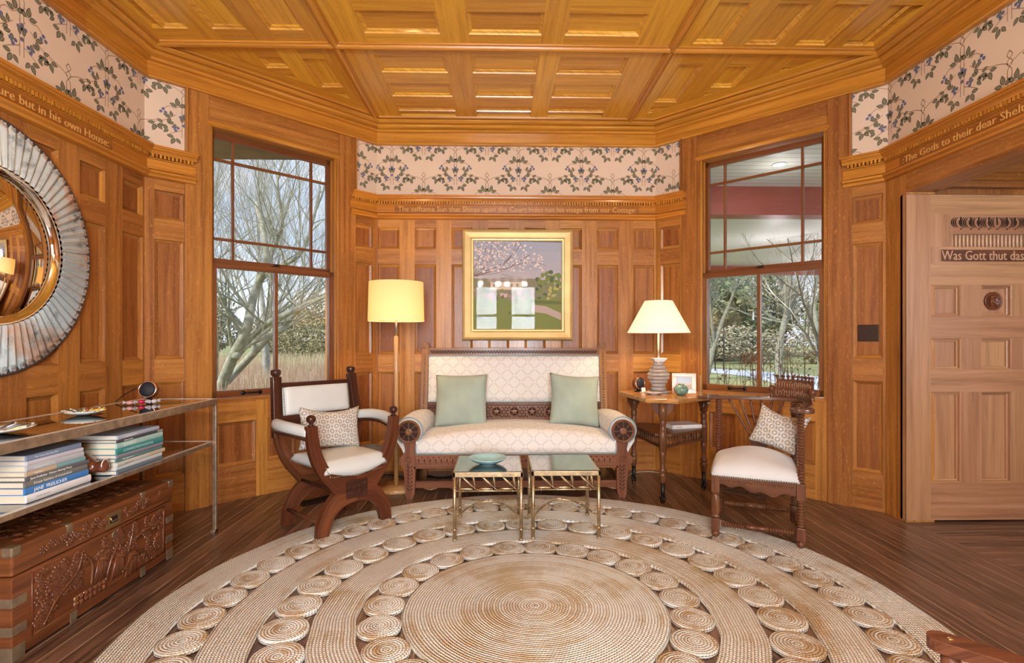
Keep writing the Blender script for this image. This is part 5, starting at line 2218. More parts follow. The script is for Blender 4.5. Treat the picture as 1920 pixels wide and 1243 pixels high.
V, F, U = [], [], []
nx, ny = 22, 20
for j in range(ny + 1):
    v = j / ny * 2 - 1
    for i in range(nx + 1):
        u = i / nx * 2 - 1
        x = u * 0.222
        y = v * 0.222 - 0.02
        dip = 0.050 * u * u
        z = 0.455 + dip * 0.2 + 0.022 * (1 - v * v) * (1 - u * u)
        e = (1 - abs(v)) * 0.222
        if e < 0.045:
            z -= 0.045 * (1 - sqrt(max(0, 1 - (1 - e / 0.045) ** 2)))
        e = (1 - abs(u)) * 0.222
        if e < 0.03:
            z -= 0.03 * (1 - sqrt(max(0, 1 - (1 - e / 0.03) ** 2)))
        V.append((x, y, z))
for j in range(ny):
    for i in range(nx):
        a = j * (nx + 1) + i
        F.append([a, a + 1, a + nx + 2, a + nx + 1]); U.append([(0, 0)] * 4)
ring = [i for i in range(nx + 1)] + [j * (nx + 1) + nx for j in range(1, ny + 1)] + [ny * (nx + 1) + i for i in range(nx - 1, -1, -1)] + [j * (nx + 1) for j in range(ny - 1, 0, -1)]
n0 = len(V)
for q in ring:
    x, y, z = V[q]
    zz = 0.372 - 0.02 * (1 - (x / 0.222) ** 2)
    V.append((x * 0.80 if zz < 0.5 else x, y, zz + 0.02 * abs(x / .222)))
for k in range(len(ring)):
    k2 = (k + 1) % len(ring)
    F.append([n0 + k, n0 + k2, ring[k2], ring[k]]); U.append([(0, 0)] * 4)
F.append([n0 + k for k in range(len(ring) - 1, -1, -1)]); U.append([(0, 0)] * len(ring))
m.add(V, F, U, 0, True)
se = m.build('seat', [LEATHER], arm)
m = MB()
nails(m, [(-0.185, -0.243, 0.372), (0, -0.243, 0.358), (0.185, -0.243, 0.372)], 0.0045, 0, 0.0125, up=(0, -1, 0))
nails(m, [(-0.185, -0.243, 0.378), (-0.205, -0.243, 0.41), (-0.215, -0.243, 0.435)], 0.0045, 0, 0.0125, up=(0, -1, 0))
m.build('nail_heads', [NAIL], se)
m = MB()
m.box(-0.235, 0.235, 0.20, 0.23, 0.36, 0.42, 'x')
m.build('seat_rail', [DARKW], arm)
for sx in (-1, 1):
    m = MB()
    m.tube([(sx * 0.236, -0.2, 0.105), (sx * 0.236, 0.2, 0.105)], 0.010, 10)
    m.build('stretcher', [POLEW if False else MIDW], arm)
for sx in (-1, 1):
    m = MB()
    m.tube([(sx * 0.14, -0.2, 0.275), (sx * 0.14, 0.2, 0.275)], 0.010, 10)
    m.build('pivot_rod', [DARKW], arm)

cushion('cushion', 'hexagon-patterned cushion in beige and grey on the X-frame armchair', 'cushion', (-1.150, 3.655, 0.605), (radians(-15), radians(4), CA + radians(-8)), 0.43, 0.29, 0.12, HEXF, 5, 0.10, 0.03)

# ------------------------------------------------------------------ corner chair
F_ = Vector((1.291, 3.173, 0)); R_ = Vector((1.700, 2.985, 0))
CW = (R_ - F_).length
ang = atan2(R_.y - F_.y, R_.x - F_.x)
cc = thing('corner_chair', 'carved corner chair with bobbin-turned posts and a pale seat by the window', 'chair', (F_.x, F_.y, 0), ang)
# local: F (0,0), R (CW,0), L (0,CW), B (CW,CW)
ZS, ZA = 0.385, 0.795
z0f = 0.0
LEGT = [(0.0, 0.012), (0.02, 0.020), (0.05, 0.027), (0.075, 0.024), (0.10, 0.014), (0.115, 0.012), (0.13, 0.020)]


def leg_foot(m, x, y):
    m.lathe([(0.012, 0.022), (0.020, 0.030), (0.024, 0.042), (0.021, 0.054), (0.013, 0.060), (0.018, 0.064)], 18, 0, T(x, y, 0))


def block(m, x, y, z0, z1, r=0.023):
    m.box(x - r, x + r, y - r, y + r, z0, z1, 'z')


def post_low(m, x, y, bob):
    leg_foot(m, x, y)
    block(m, x, y, 0.064, 0.135)
    if bob:
        bobbin(m, (x, y, 0.135), (x, y, 0.290), 0.013, 0.022, 0.0165)
    else:
        m.lathe([(0.016, 0.135), (0.024, 0.142), (0.018, 0.150), (0.017, 0.157), (0.024, 0.175), (0.0245, 0.22), (0.020, 0.268), (0.016, 0.276), (0.022, 0.283), (0.022, 0.290)], 18, 0, T(x, y, 0))
    block(m, x, y, 0.290, ZS)


def post_high(m, x, y):
    bobbin(m, (x, y, ZS), (x, y, ZA), 0.0135, 0.0225, 0.0175)


for (nm, x, y, bob, hi) in (('leg', 0, 0, False, False), ('leg', CW, 0, True, True), ('leg', 0, CW, True, True), ('leg', CW, CW, True, True)):
    m = MB()
    post_low(m, x, y, bob)
    if hi:
        post_high(m, x, y)
    m.build(nm, [MIDW], cc, bevel=0.002)


def rail_shape(m, p, q, z0, z1, wave=True):
    p, q = Vector(p), Vector(q)
    L_ = (q - p).length
    n = 28
    V, F, U = [], [], []
    d = (q - p).normalized()
    nrm = Vector((d.y, -d.x, 0)) * 0.009
    for i in range(n + 1):
        t = i / n
        zb_ = z0 + (0.010 * sin(t * pi * 8) + 0.016 * sin(t * pi * 2 + 0.6) if wave else 0)
        for off, z in ((nrm, zb_), (nrm, z1), (-nrm, z1), (-nrm, zb_)):
            w = p + d * (L_ * t) + off
            V.append((w.x, w.y, z))
    for i in range(n):
        for e in range(4):
            e2 = (e + 1) % 4
            F.append([i * 4 + e, i * 4 + 4 + e, i * 4 + 4 + e2, i * 4 + e2])
            U.append([(5 + i * .015, e * .03), (5.015 + i * .015, e * .03), (5.015 + i * .015, e * .03 + .03), (5 + i * .015, e * .03 + .03)])
    m.add(V, F, U)


m = MB()
for p, q in (((0, 0, 0), (CW, 0, 0)), ((0, 0, 0), (0, CW, 0)), ((CW, 0, 0), (CW, CW, 0)), ((0, CW, 0), (CW, CW, 0))):
    rail_shape(m, p, q, 0.318, ZS)
for k in range(14):
    t = 0.06 + k * 0.068
    if t * CW < CW - 0.03:
        m.tube([(t * CW, -0.010, 0.366), (t * CW + 0.012, -0.011, 0.352), (t * CW + 0.02, -0.010, 0.366)], 0.003, 5)
m.build('seat_rail', [MIDW], cc)


def bob_stretcher(p, q, z):
    m = MB()
    p, q = Vector((*p, z)), Vector((*q, z))
    a = p + (q - p) * 0.07
    b = p + (q - p) * 0.36
    c = p + (q - p) * 0.64
    d = p + (q - p) * 0.93
    bobbin(m, a, b, 0.009, 0.018, 0.0145)
    bobbin(m, c, d, 0.009, 0.018, 0.0145)
    turned(m, b, c, [(0, 0.012), (0.03, 0.017), (0.4, 0.0185), (0.42, 0.0165), (0.46, 0.0165), (0.48, 0.0185), (0.97, 0.017), (1, 0.012)])
    m.build('stretcher', [MIDW], cc)


for p, q in (((0, 0), (CW, 0)), ((0, CW), (CW, CW)), ((0, 0), (0, CW)), ((CW, 0), (CW, CW))):
    bob_stretcher(p, q, 0.100)
# seat cushion
m = MB()
V, F, U = [], [], []
nx = ny = 26
S0, S1 = -0.030, CW + 0.005
for j in range(ny + 1):
    v = j / ny * 2 - 1
    for i in range(nx + 1):
        u = i / nx * 2 - 1
        cx_ = (S0 + S1) / 2
        hw_ = (S1 - S0) / 2
        # rounded plan corners
        f_ = 1 - 0.035 * (abs(u) * abs(v)) ** 4
        x = cx_ + u * hw_ * f_
        y = cx_ + v * hw_ * f_
        z = 0.452 + 0.082 * (1 - u * u) * (1 - v * v)
        e = min((1 - abs(u)), (1 - abs(v))) * hw_
        if e < 0.055:
            z -= 0.055 * (1 - sqrt(max(0, 1 - (1 - e / 0.055) ** 2)))
        V.append((x, y, z))
for j in range(ny):
    for i in range(nx):
        a = j * (nx + 1) + i
        F.append([a, a + 1, a + nx + 2, a + nx + 1]); U.append([(0, 0)] * 4)
ring = [i for i in range(nx + 1)] + [j * (nx + 1) + nx for j in range(1, ny + 1)] + [ny * (nx + 1) + i for i in range(nx - 1, -1, -1)] + [j * (nx + 1) for j in range(ny - 1, 0, -1)]
n0 = len(V)
for q in ring:
    x, y, z = V[q]
    V.append((cx_ + (x - cx_) * 0.985, cx_ + (y - cx_) * 0.985, 0.384))
for k in range(len(ring)):
    k2 = (k + 1) % len(ring)
    F.append([n0 + k, n0 + k2, ring[k2], ring[k]]); U.append([(0, 0)] * 4)
F.append([n0 + k for k in range(len(ring) - 1, -1, -1)]); U.append([(0, 0)] * len(ring))
m.add(V, F, U, 0, True)
se = m.build('seat', [SEATF], cc)
m = MB()
a0, a1 = S0 - 0.001, S1 + 0.001
nails(m, [(a0 + 0.02, a0, 0.390), (a1 - 0.02, a0, 0.390)], 0.005, 0, 0.0125, up=(0, -1, 0))
nails(m, [(a0, a0 + 0.02, 0.390), (a0, a1 - 0.02, 0.390)], 0.005, 0, 0.0125, up=(-1, 0, 0))
nails(m, [(a1, a0 + 0.02, 0.390), (a1, a1 - 0.02, 0.390)], 0.005, 0, 0.0125, up=(1, 0, 0))
m.build('nail_heads', [NAIL], se)
# horseshoe arm rail with paddle ends
m = MB()
ctrl = [(-0.125, CW - 0.035), (-0.07, CW + 0.005), (0.0, CW + 0.012), (0.14, CW + 0.045), (0.30, CW + 0.060), (CW - 0.02, CW + 0.045), (CW + 0.045, CW - 0.02), (CW + 0.060, 0.30), (CW + 0.045, 0.14), (CW + 0.012, 0.0), (CW + 0.005, -0.07), (CW - 0.035, -0.125)]
cl = spline([(x, y, 0) for x, y in ctrl], 6)
n = len(cl)
V, F, U = [], [], []
for i, p in enumerate(cl):
    t = i / (n - 1)
    e = min(t, 1 - t)
    wv_ = 0.028 + 0.034 * smoothstep(0.20, 0.07, e) - 0.050 * smoothstep(0.05, 0.0, e)
    a_ = cl[min(i + 1, n - 1)] - cl[max(i - 1, 0)]
    a_.normalize()
    nn_ = Vector((a_.y, -a_.x, 0)) * wv_
    for off, z in ((nn_, ZA), (nn_, ZA + 0.024), (-nn_, ZA + 0.024), (-nn_, ZA)):
        w = p + off
        V.append((w.x, w.y, z))
for i in range(n - 1):
    for e in range(4):
        e2 = (e + 1) % 4
        F.append([i * 4 + e, i * 4 + 4 + e, i * 4 + 4 + e2, i * 4 + e2])
        U.append([(5 + i * .015, e * .03), (5.015 + i * .015, e * .03), (5.015 + i * .015, e * .03 + .03), (5 + i * .015, e * .03 + .03)])
F.append([0, 1, 2, 3]); U.append([(5, 0)] * 4)
F.append([(n - 1) * 4 + e for e in (3, 2, 1, 0)]); U.append([(5, 0)] * 4)
m.add(V, F, U)
ARMW = wood('polished_arm_wood', (0.05, 0.022, 0.014), (0.11, 0.05, 0.032), (0.18, 0.085, 0.055), rough=0.16, fleck=0, coat=0.8)
ar = m.build('arm_rail', [ARMW], cc, bevel=0.005, seg=3, weld=True)
for (px_, py_) in ((CW + 0.01, -0.03), (-0.03, CW + 0.01)):
    m = MB()
    for k in range(7):
        a = 2 * pi * k / 7
        m.tube([(px_ + 0.008 * cos(a), py_ + 0.008 * sin(a), ZA + 0.0245), (px_ + 0.032 * cos(a), py_ + 0.032 * sin(a), ZA + 0.0245)], [0.002, 0.004], 5)
    m.build('carved_rosette', [MIDW], ar)
# carved crest standing on the rail at the back corner
m = MB()
bc = Vector((CW + 0.012, CW + 0.012, 0))
dv = Vector((1, -1, 0)).normalized()
nv = Vector((1, 1, 0)).normalized()
CR = 0.300
V, F, U = [], [], []
n = 24
cres = []
for i in range(n + 1):
    t = i / n * 2 - 1
    bow = -0.045 * t * t
    base = bc + dv * (t * CR / 2) + nv * (bow + 0.01)
    hgt = 0.118 if abs(t) < 0.90 else 0.070
    cres.append((base, hgt))
    for off, z in ((-0.011, ZA + 0.020), (-0.011 + 0.01, ZA + 0.024 + hgt), (0.011 + 0.01, ZA + 0.024 + hgt), (0.011, ZA + 0.020)):
        w = base + nv * off
        V.append((w.x, w.y, z))
for i in range(n):
    for e in range(4):
        e2 = (e + 1) % 4
        F.append([i * 4 + e, i * 4 + e2, i * 4 + 4 + e2, i * 4 + 4 + e])
        U.append([(5 + i * .012, e * .03), (5 + i * .012, e * .03 + .03), (5.012 + i * .012, e * .03 + .03), (5.012 + i * .012, e * .03)])
F.append([3, 2, 1, 0]); U.append([(5, 0)] * 4)
F.append([n * 4 + e for e in range(4)]); U.append([(5, 0)] * 4)
m.add(V, F, U)
for k in range(9):
    t = (k - 4) / 4.6
    base = bc + dv * (t * CR / 2) + nv * (-0.045 * t * t + 0.018)
    zt = ZA + 0.024 + 0.116
    m.tube([base + Vector((0, 0, zt)), base + Vector((0, 0, zt + 0.016))], [0.007, 0.005], 6)
    m.tube([base + dv * -0.013 + Vector((0, 0, zt + 0.021)), base + dv * 0.013 + Vector((0, 0, zt + 0.021))], 0.0055, 6)
    m.lathe([(0.006, 0), (0.007, 0.005), (0.0, 0.012)], 8, 0, T(base.x, base.y, zt + 0.022))
for t in (-1.02, 1.02):
    base = bc + dv * (t * CR / 2) + nv * (-0.04)
    m.lathe([(0.016, 0), (0.012, 0.01), (0.010, 0.03), (0.019, 0.045), (0.021, 0.06), (0.013, 0.074), (0.0, 0.080)], 12, 0, T(base.x, base.y, ZA + 0.022))
cr_ = m.build('carved_crest', [MIDW], cc)
m = MB()
rr = random.Random(9)
for row in range(2):
    for k in range(17):
        t = (k - 8) / 9.4
        base = bc + dv * (t * CR / 2) + nv * (-0.045 * t * t + 0.010 - 0.011 + 0.004 + row * 0.004)
        zb_ = ZA + 0.036 + row * 0.052
        hgt = rr.uniform(0.028, 0.042)
        m.tube([base + Vector((0, 0, zb_)), base + Vector((0, 0, zb_ + hgt))], 0.0032, 5)
        if rr.random() < 0.75:
            zz = zb_ + rr.choice((0.003, 0.02, 0.035))
            m.tube([base + Vector((0, 0, zz)), base + dv * 0.014 + Vector((0, 0, zz + rr.uniform(-.008, .008)))], 0.0030, 5)
m.build('carved_lettering', [plain('worn_carved_edge', (0.30, 0.17, 0.10), 0.4)], cr_)
# fanned spindles and the shaped splats of the two backs
for side in (0, 1):
    def Q(s_, z, out=0.0):
        return (s_, CW + out, z) if side == 0 else (CW + out, s_, z)
    m = MB()
    c0 = 0.55 * CW
    sp_ = [(-0.052, 0.555), (-0.060, 0.545), (-0.030, ZS + 0.06), (0.030, ZS + 0.06), (0.060, 0.545), (0.052, 0.555), (0.0, 0.570)]
    Ms = Matrix(((1, 0, 0, c0), (0, 0, 1, CW - 0.009), (0, 1, 0, 0), (0, 0, 0, 1))) if side == 0 else Matrix(((0, 0, 1, CW - 0.009), (1, 0, 0, c0), (0, 1, 0, 0), (0, 0, 0, 1)))
    m.prism(ccw(sp_), 0, 0.018, 1, 0, Ms)
    m.build('splat', [MIDW], cc)
    for k in range(6):
        m = MB()
        t = (k - 2.5) / 2.5
        p = Q(c0 + t * 0.045, 0.548 + 0.012 * (1 - t * t))
        q = Q(c0 - 0.02 + t * 0.165, ZA + 0.002, 0.02)
        turned(m, p, q, [(0, 0.005), (0.06, 0.008), (0.12, 0.006), (0.5, 0.0085), (0.55, 0.006), (0.6, 0.009), (0.66, 0.006), (0.72, 0.009), (0.8, 0.006), (0.92, 0.0085), (1, 0.005)], n=10)
        m.build('spindle', [MIDW], cc)

cm_ = cc.matrix_basis
pc = Matrix.Translation((F_.x, F_.y, 0)) @ Matrix.Rotation(ang, 4, 'Z') @ Vector((CW * 0.79, CW * 0.69, 0.640))
cushion('cushion', 'hexagon-patterned cushion in grey tones on the corner chair', 'cushion', pc, (radians(-20), radians(13), ang + radians(-22)), 0.30, 0.26, 0.10, HEXF, 11, 0.10, 0.03)
# ------------------------------------------------------------------ three-legged side table
TBX, TBY, TBZ = 1.305, 4.165, 0.770
stb = thing('side_table', 'three-legged oak side table with a spindled lower shelf beside the settee', 'table', (TBX, TBY, 0))
LA = [radians(-112), radians(8), radians(128)]
RL = 0.315
m = MB()


def tri_poly(Rc, cut, rot=0.0):
    """triangle with its corners cut off: short edges at the legs"""
    q = []
    for a in LA:
        c = (Rc * cos(a), Rc * sin(a))
        t = (-sin(a), cos(a))
        q.append((c[0] - t[0] * cut, c[1] - t[1] * cut))
        q.append((c[0] + t[0] * cut, c[1] + t[1] * cut))
    return q


m.prism(tri_poly(0.385, 0.115), TBZ - 0.022, TBZ, 0)
m.prism(tri_poly(0.372, 0.112), TBZ - 0.032, TBZ - 0.020, 0)
m.build('table_top', [POLEW if False else wood('warm_oak_table', (0.26, 0.10, 0.03), (0.42, 0.18, 0.05), (0.56, 0.27, 0.09), rough=0.25, fleck=0, vary=0.05)], stb, bevel=0.003)
for a in LA:
    m = MB()
    x, y = RL * cos(a), RL * sin(a)
    pr = [(0.012, 0.150), (0.016, 0.160), (0.020, 0.20), (0.020, 0.205), (0.024, 0.212), (0.018, 0.220), (0.016, 0.232), (0.022, 0.240), (0.024, 0.248), (0.015, 0.258), (0.013, 0.30), (0.018, 0.345), (0.021, 0.372),
          (0.016, 0.382), (0.022, 0.388), (0.022, 0.52), (0.018, 0.530), (0.023, 0.540), (0.016, 0.552), (0.019, 0.575), (0.021, 0.60), (0.015, 0.622), (0.024, 0.632), (0.024, TBZ - 0.03)]
    m.lathe([(r * 1.25, z) for r, z in pr], 18, 0, T(x, y, 0))
    m.build('leg', [MIDW], stb)
    m = MB()
    m.lathe([(0.013, 0.045), (0.015, 0.08), (0.017, 0.152)], 12, 0, T(x, y, 0))
    for k in range(4):
        b_ = a + k * pi / 2
        m.tube([(x + 0.010 * cos(b_), y + 0.010 * sin(b_), 0.07), (x + 0.020 * cos(b_), y + 0.020 * sin(b_), 0.045), (x + 0.014 * cos(b_), y + 0.014 * sin(b_), 0.012)], [0.006, 0.006, 0.003], 6)
    m.lathe([(0.002, 0.001), (0.012, 0.006), (0.0165, 0.017), (0.012, 0.028), (0.002, 0.034)], 14, 1, T(x, y, 0))
    m.build('claw_foot', [IRON, glass_pane('ball_glass', (0.8, 0.6, 0.3), 2.0)], stb)
    # scalloped brackets
    m = MB()
    for s_ in (-1, 1):
        sc = [(0.0, TBZ - 0.032), (0.085, TBZ - 0.032), (0.080, TBZ - 0.052), (0.072, TBZ - 0.060), (0.074, TBZ - 0.078), (0.060, TBZ - 0.088), (0.056, TBZ - 0.106), (0.038, TBZ - 0.116), (0.026, TBZ - 0.130), (0.0, TBZ - 0.135)]
        sc = [(s_ * x_, z_) for x_, z_ in sc]
        ta = a + pi + s_ * radians(60) if False else a + pi / 2
        Mx = Matrix.Translation((x, y, 0)) @ Matrix.Rotation(ta, 4, 'Z') @ Matrix.Rotation(pi / 2, 4, 'X')
        m.prism(ccw(sc), -0.010, 0.010, 1, 0, Mx)
    m.build('bracket', [MIDW], stb)
m = MB()
m.prism(tri_poly(0.300, 0.06), 0.490, 0.506, 0)
for i in range(3):
    a, b = LA[i], LA[(i + 1) % 3]
    p = Vector((RL * cos(a), RL * sin(a), 0)); q = Vector((RL * cos(b), RL * sin(b), 0))
    for z in (0.412, 0.482):
        pp, qq = p + (q - p) * 0.05 + Vector((0, 0, z)), p + (q - p) * 0.95 + Vector((0, 0, z))
        m.tube([pp, qq], 0.009, 4, 0, None, True, [(1, 1), (-1, 1), (-1, -1), (1, -1)], smooth=False)
m.build('shelf', [MIDW], stb)
for i in range(3):
    m = MB()
    a, b = LA[i], LA[(i + 1) % 3]
    p = Vector((RL * cos(a), RL * sin(a), 0)); q = Vector((RL * cos(b), RL * sin(b), 0))
    for k in range(13):
        w = p + (q - p) * (0.10 + 0.80 * k / 12)
        m.lathe([(0.0045, 0.415), (0.0075, 0.43), (0.005, 0.445), (0.0075, 0.462), (0.0045, 0.48)], 8, 0, T(w.x, w.y, 0))
    m.build('spindle_row', [MIDW], stb)

# ------------------------------------------------------------------ stacked-glass table lamp
LX, LY = 1.268, 4.25
tl_ = thing('table_lamp', 'table lamp of stacked clear discs with a lit white cone shade', 'lamp', (LX, LY, TBZ))
SHW = shade_mat('white_lamp_shade', (0.85, 0.80, 0.72), (0.80, 0.69, 0.54), 0.32)
ACR = glass_pane('clear_acrylic', (0.93, 0.95, 0.97), 2.4, 0.03)
_n = ACR.node_tree
_d = _n.nodes.new('ShaderNodeBsdfDiffuse'); _d.inputs[0].default_value = (0.9, 0.9, 0.9, 1)
_m = _n.nodes.new('ShaderNodeMixShader'); _m.inputs[0].default_value = 0.30
_o = [x for x in _n.nodes if x.type == 'OUTPUT_MATERIAL'][0]
_n.links.new(_o.inputs[0].links[0].from_socket, _m.inputs[1]); _n.links.new(_d.outputs[0], _m.inputs[2]); _n.links.new(_m.outputs[0], _o.inputs[0])
m = MB()
m.lathe([(0.245, 0.482), (0.244, 0.484), (0.109, 0.736), (0.107, 0.736), (0.242, 0.482)], 64, 0, None, True, False)
m.build('lamp_shade', [SHW], tl_)
m = MB()
discs = [(0.085, 0.0, 0.020), (0.060, 0.024, 0.050), (0.055, 0.056, 0.078), (0.072, 0.084, 0.106), (0.086, 0.112, 0.134), (0.088, 0.140, 0.162), (0.074, 0.168, 0.190), (0.058, 0.196, 0.218), (0.044, 0.224, 0.244)]
for r, z0, z1 in discs:
    zm = (z0 + z1) / 2
    m.lathe([(0.008, z0), (r * 0.94, z0), (r, zm), (r * 0.94, z1), (0.008, z1)], 32, 0, None, False, False)
m.build('lamp_base', [ACR], tl_)
m = MB()
m.lathe([(0.046, 0.250), (0.076, 0.276), (0.076, 0.280), (0.0, 0.280)], 4, 0, T(rz=pi / 4), False)
m.build('collar', [plain('milky_acrylic', (0.85, 0.84, 0.82), 0.15)], tl_)
m = MB()
m.tube([(0, 0, 0.0), (0, 0, 0.50)], 0.0085, 12)
m.tube([(0, 0, 0.50), (0, 0, 0.60)], 0.012, 12)
for k in range(3):
    a = k * 2 * pi / 3
    m.tube([(0, 0, 0.52), (0.218 * cos(a), 0.218 * sin(a), 0.53)], 0.0016, 4)
m.build('stem', [CHROME], tl_)
m = MB()
m.lathe([(0.010, 0.60), (0.028, 0.635), (0.030, 0.655), (0.020, 0.68), (0.0, 0.69)], 16)
BULB = plain('lit_bulb', (1, 0.9, 0.7), 0.4, emit=(1.0, 0.78, 0.48), estr=6.0)
m.build('bulb', [BULB], tl_)
point_light('table_lamp_light', (LX, LY, TBZ + 0.62), 0.035, 24, (1.0, 0.70, 0.38))

# ------------------------------------------------------------------ floor lamp
FX, FY = -0.829, 4.30
fl_ = thing('floor_lamp', 'wooden pole floor lamp with a lit drum shade beside the settee', 'lamp', (FX, FY, 0))
m = MB()
m.lathe([(0.158, 0.0), (0.160, 0.004), (0.160, 0.024), (0.156, 0.029), (0.0, 0.030)], 56)
m.build('base', [POLEW], fl_)
m = MB()
m.lathe([(0.0185, 0.030), (0.0185, 1.22), (0.016, 1.225)], 20)
m.build('pole', [POLEW], fl_)
m = MB()
m.tube([(0, 0, 1.222), (0, 0, 1.42)], 0.0095, 12)
for k in range(3):
    a = k * 2 * pi / 3 + 0.4
    m.tube([(0, 0, 1.355), (0.216 * cos(a), 0.216 * sin(a), 1.350)], 0.002, 4)
m.build('neck', [plain('brushed_nickel', (0.55, 0.53, 0.47), 0.3, 0.9)], fl_)
m = MB()
m.lathe([(0.222, 1.343), (0.2215, 1.345), (0.214, 1.655), (0.212, 1.655), (0.2195, 1.343)], 64, 0, None, True, False)
SHY = shade_mat('cream_lamp_shade', (0.86, 0.78, 0.60), (1.0, 0.66, 0.22), 0.25)
m.build('lamp_shade', [SHY], fl_)
m = MB()
m.lathe([(0.010, 1.42), (0.028, 1.455), (0.030, 1.475), (0.020, 1.50), (0.0, 1.51)], 16)
m.build('bulb', [BULB], fl_)
point_light('floor_lamp_light', (FX, FY, 1.475), 0.035, 28, (1.0, 0.66, 0.30))

# ------------------------------------------------------------------ things on the side table
def round_speaker(loc, rz, tilt, label):
    t = thing('round_speaker', label, 'speaker', loc, rz, 'small round speakers')
    R = 0.052
    Ms = Matrix.Translation((0, 0, 0.066)) @ Matrix.Rotation(tilt, 4, 'X')
    m = MB()
    pr = [(0.001, -R)] + [(R * sin(a), -R * cos(a)) for a in [pi * k / 24 for k in range(1, 17)]]
    # shell opens towards local -y; build about z then turn
    A = Ms @ Matrix.Rotation(pi / 2, 4, 'X')
    m.lathe([(0.002, -0.050), (0.022, -0.046), (0.038, -0.034), (0.048, -0.018), (0.051, 0.0), (0.049, 0.018)], 30, 0, A)
    m.build('shell', [WALNUT], t)
    m = MB()
    m.lathe([(0.048, 0.016), (0.0515, 0.018), (0.0515, 0.026), (0.046, 0.029), (0.043, 0.026), (0.043, 0.018)], 36, 0, A, close=False)
    m.build('bezel', [COPPER], t)
    m = MB()
    m.lathe([(0.044, 0.020), (0.044, 0.024), (0.036, 0.032), (0.020, 0.038), (0.0, 0.040)], 30, 0, A)
    m.build('grille', [MESHB], t)
    m = MB()
    m.lathe([(0.034, 0.0), (0.034, 0.005), (0.016, 0.010), (0.012, 0.020)], 24, 0, None)
    m.build('foot', [BLACK], t)
    return t


round_speaker((-2.105, 3.262, 0.830), radians(8), radians(-12), 'small round black speaker with a copper rim on the glass console table')
round_speaker((1.140, 4.38, TBZ), radians(28), radians(-8), 'small round speaker in a wooden shell on the oak side table')
m = MB()
m.tube(spline([(-2.135, 3.305, 0.895), (-2.20, 3.31, 0.905), (-2.235, 3.24, 0.870), (-2.232, 3.16, 0.836)], 5), 0.0032, 8)
o = m.build('speaker_cable', [BLACK])
tag(o, 'short black cable curling from the speaker down to the console table', 'cable')
m = MB()
m.box(-0.028, 0.028, -0.018, 0.018, 0, 0.006, 'x')
m.box(-0.014, 0.022, 0.006, 0.010, 0.004, 0.042, 'z', 0, T(rx=-0.3))
o = m.build('white_card_stand', [WHITE], bevel=0.001)
o.location = (1.162, 4.285, TBZ + 0.0005)
o.rotation_euler = (0, 0, radians(15))
tag(o, 'small white stand in front of the speaker on the side table', 'card stand')
m = MB()
m.lathe([(0.030, 0.0), (0.034, 0.003), (0.050, 0.012), (0.066, 0.018), (0.068, 0.021), (0.050, 0.016), (0.030, 0.009), (0.0, 0.008)], 32)
o = m.build('small_dish', [plain('white_dish_glaze', (0.74, 0.70, 0.66), 0.2, coat=0.4)])
o.location = (1.195, 4.130, TBZ + 0.0003)
tag(o, 'small shallow white dish at the foot of the table lamp', 'dish')
# ribbed green vase
m = MB()
V, F = [], []
prv = [(0.022, 0.0), (0.030, 0.003), (0.044, 0.016), (0.052, 0.034), (0.052, 0.048), (0.044, 0.064), (0.030, 0.074), (0.021, 0.079), (0.021, 0.084), (0.025, 0.087), (0.020, 0.086), (0.016, 0.07), (0.0, 0.03)]
n = 60
for r, z in prv:
    for k in range(n):
        a = 2 * pi * k / n
        rib = 1 + 0.055 * (abs(sin(a * 4.5)) ** 0.5 - 0.6) * (1 if r > 0.026 else 0)
        V.append((max(r, .0003) * rib * cos(a), max(r, .0003) * rib * sin(a), z))
for i in range(len(prv) - 1):
    for k in range(n):
        k2 = (k + 1) % n
        F.append([i * n + k, i * n + k2, (i + 1) * n + k2, (i + 1) * n + k])
F.append(list(range(n - 1, -1, -1)))
m.add(V, F, None, 0, True)
o = m.build('vase', [plain('sea_green_glaze', (0.13, 0.25, 0.21), 0.25, coat=0.5, noise=0.35, nscale=40)])
o.location = (1.395, 4.085, TBZ + 0.0003)
tag(o, 'squat ribbed green pottery vase in front of the photo frame', 'vase')
# photo frame
pf = thing('photo_frame', 'light wood photo frame standing on the oak side table behind the green vase', 'photo frame', (1.462, 4.215, TBZ), radians(-14))
pf.rotation_euler = (radians(-7), 0, radians(-14))
m = MB()
for (a, b, c, d, g) in ((-0.092, 0.092, 0.130, 0.160, 'x'), (-0.092, 0.092, 0.0, 0.030, 'x'), (-0.092, -0.058, 0.03, 0.13, 'z'), (0.058, 0.092, 0.03, 0.13, 'z')):
    m.box(a, b, -0.008, 0.008, c, d, g)
m.box(-0.06, 0.06, 0.002, 0.006, 0.02, 0.14, 'x')
m.box(-0.012, 0.012, 0.006, 0.010, 0.004, 0.12, 'z')
m.build('frame', [POLEW], pf, bevel=0.0015)
m = MB()
m.quad([(-0.06, 0.0015, 0.028), (0.06, 0.0015, 0.028), (0.06, 0.0015, 0.132), (-0.06, 0.0015, 0.132)], [(0, 0)] * 4, 0)
m.quad([(-0.06, 0.0010, 0.028), (0.06, 0.0010, 0.028), (0.06, 0.0010, 0.070), (-0.06, 0.0010, 0.060)], [(0, 0)] * 4, 1)
m.quad([(-0.06, 0.0005, 0.060), (0.06, 0.0005, 0.070), (0.06, 0.0005, 0.076), (-0.06, 0.0005, 0.082)], [(0, 0)] * 4, 2)
m.build('photograph', [plain('photo_sky', (0.45, 0.52, 0.62), 0.4), plain('photo_sand', (0.40, 0.30, 0.22), 0.4), plain('photo_glow', (0.66, 0.42, 0.30), 0.4)], pf)
m = MB()
m.box(0.094, 0.097, -0.05, 0.02, 0.0, 0.150, 'z')
o = m.build('clear_card', [plain('clear_plastic_edge', (0.8, 0.82, 0.84), 0.1, trans=0.6)])
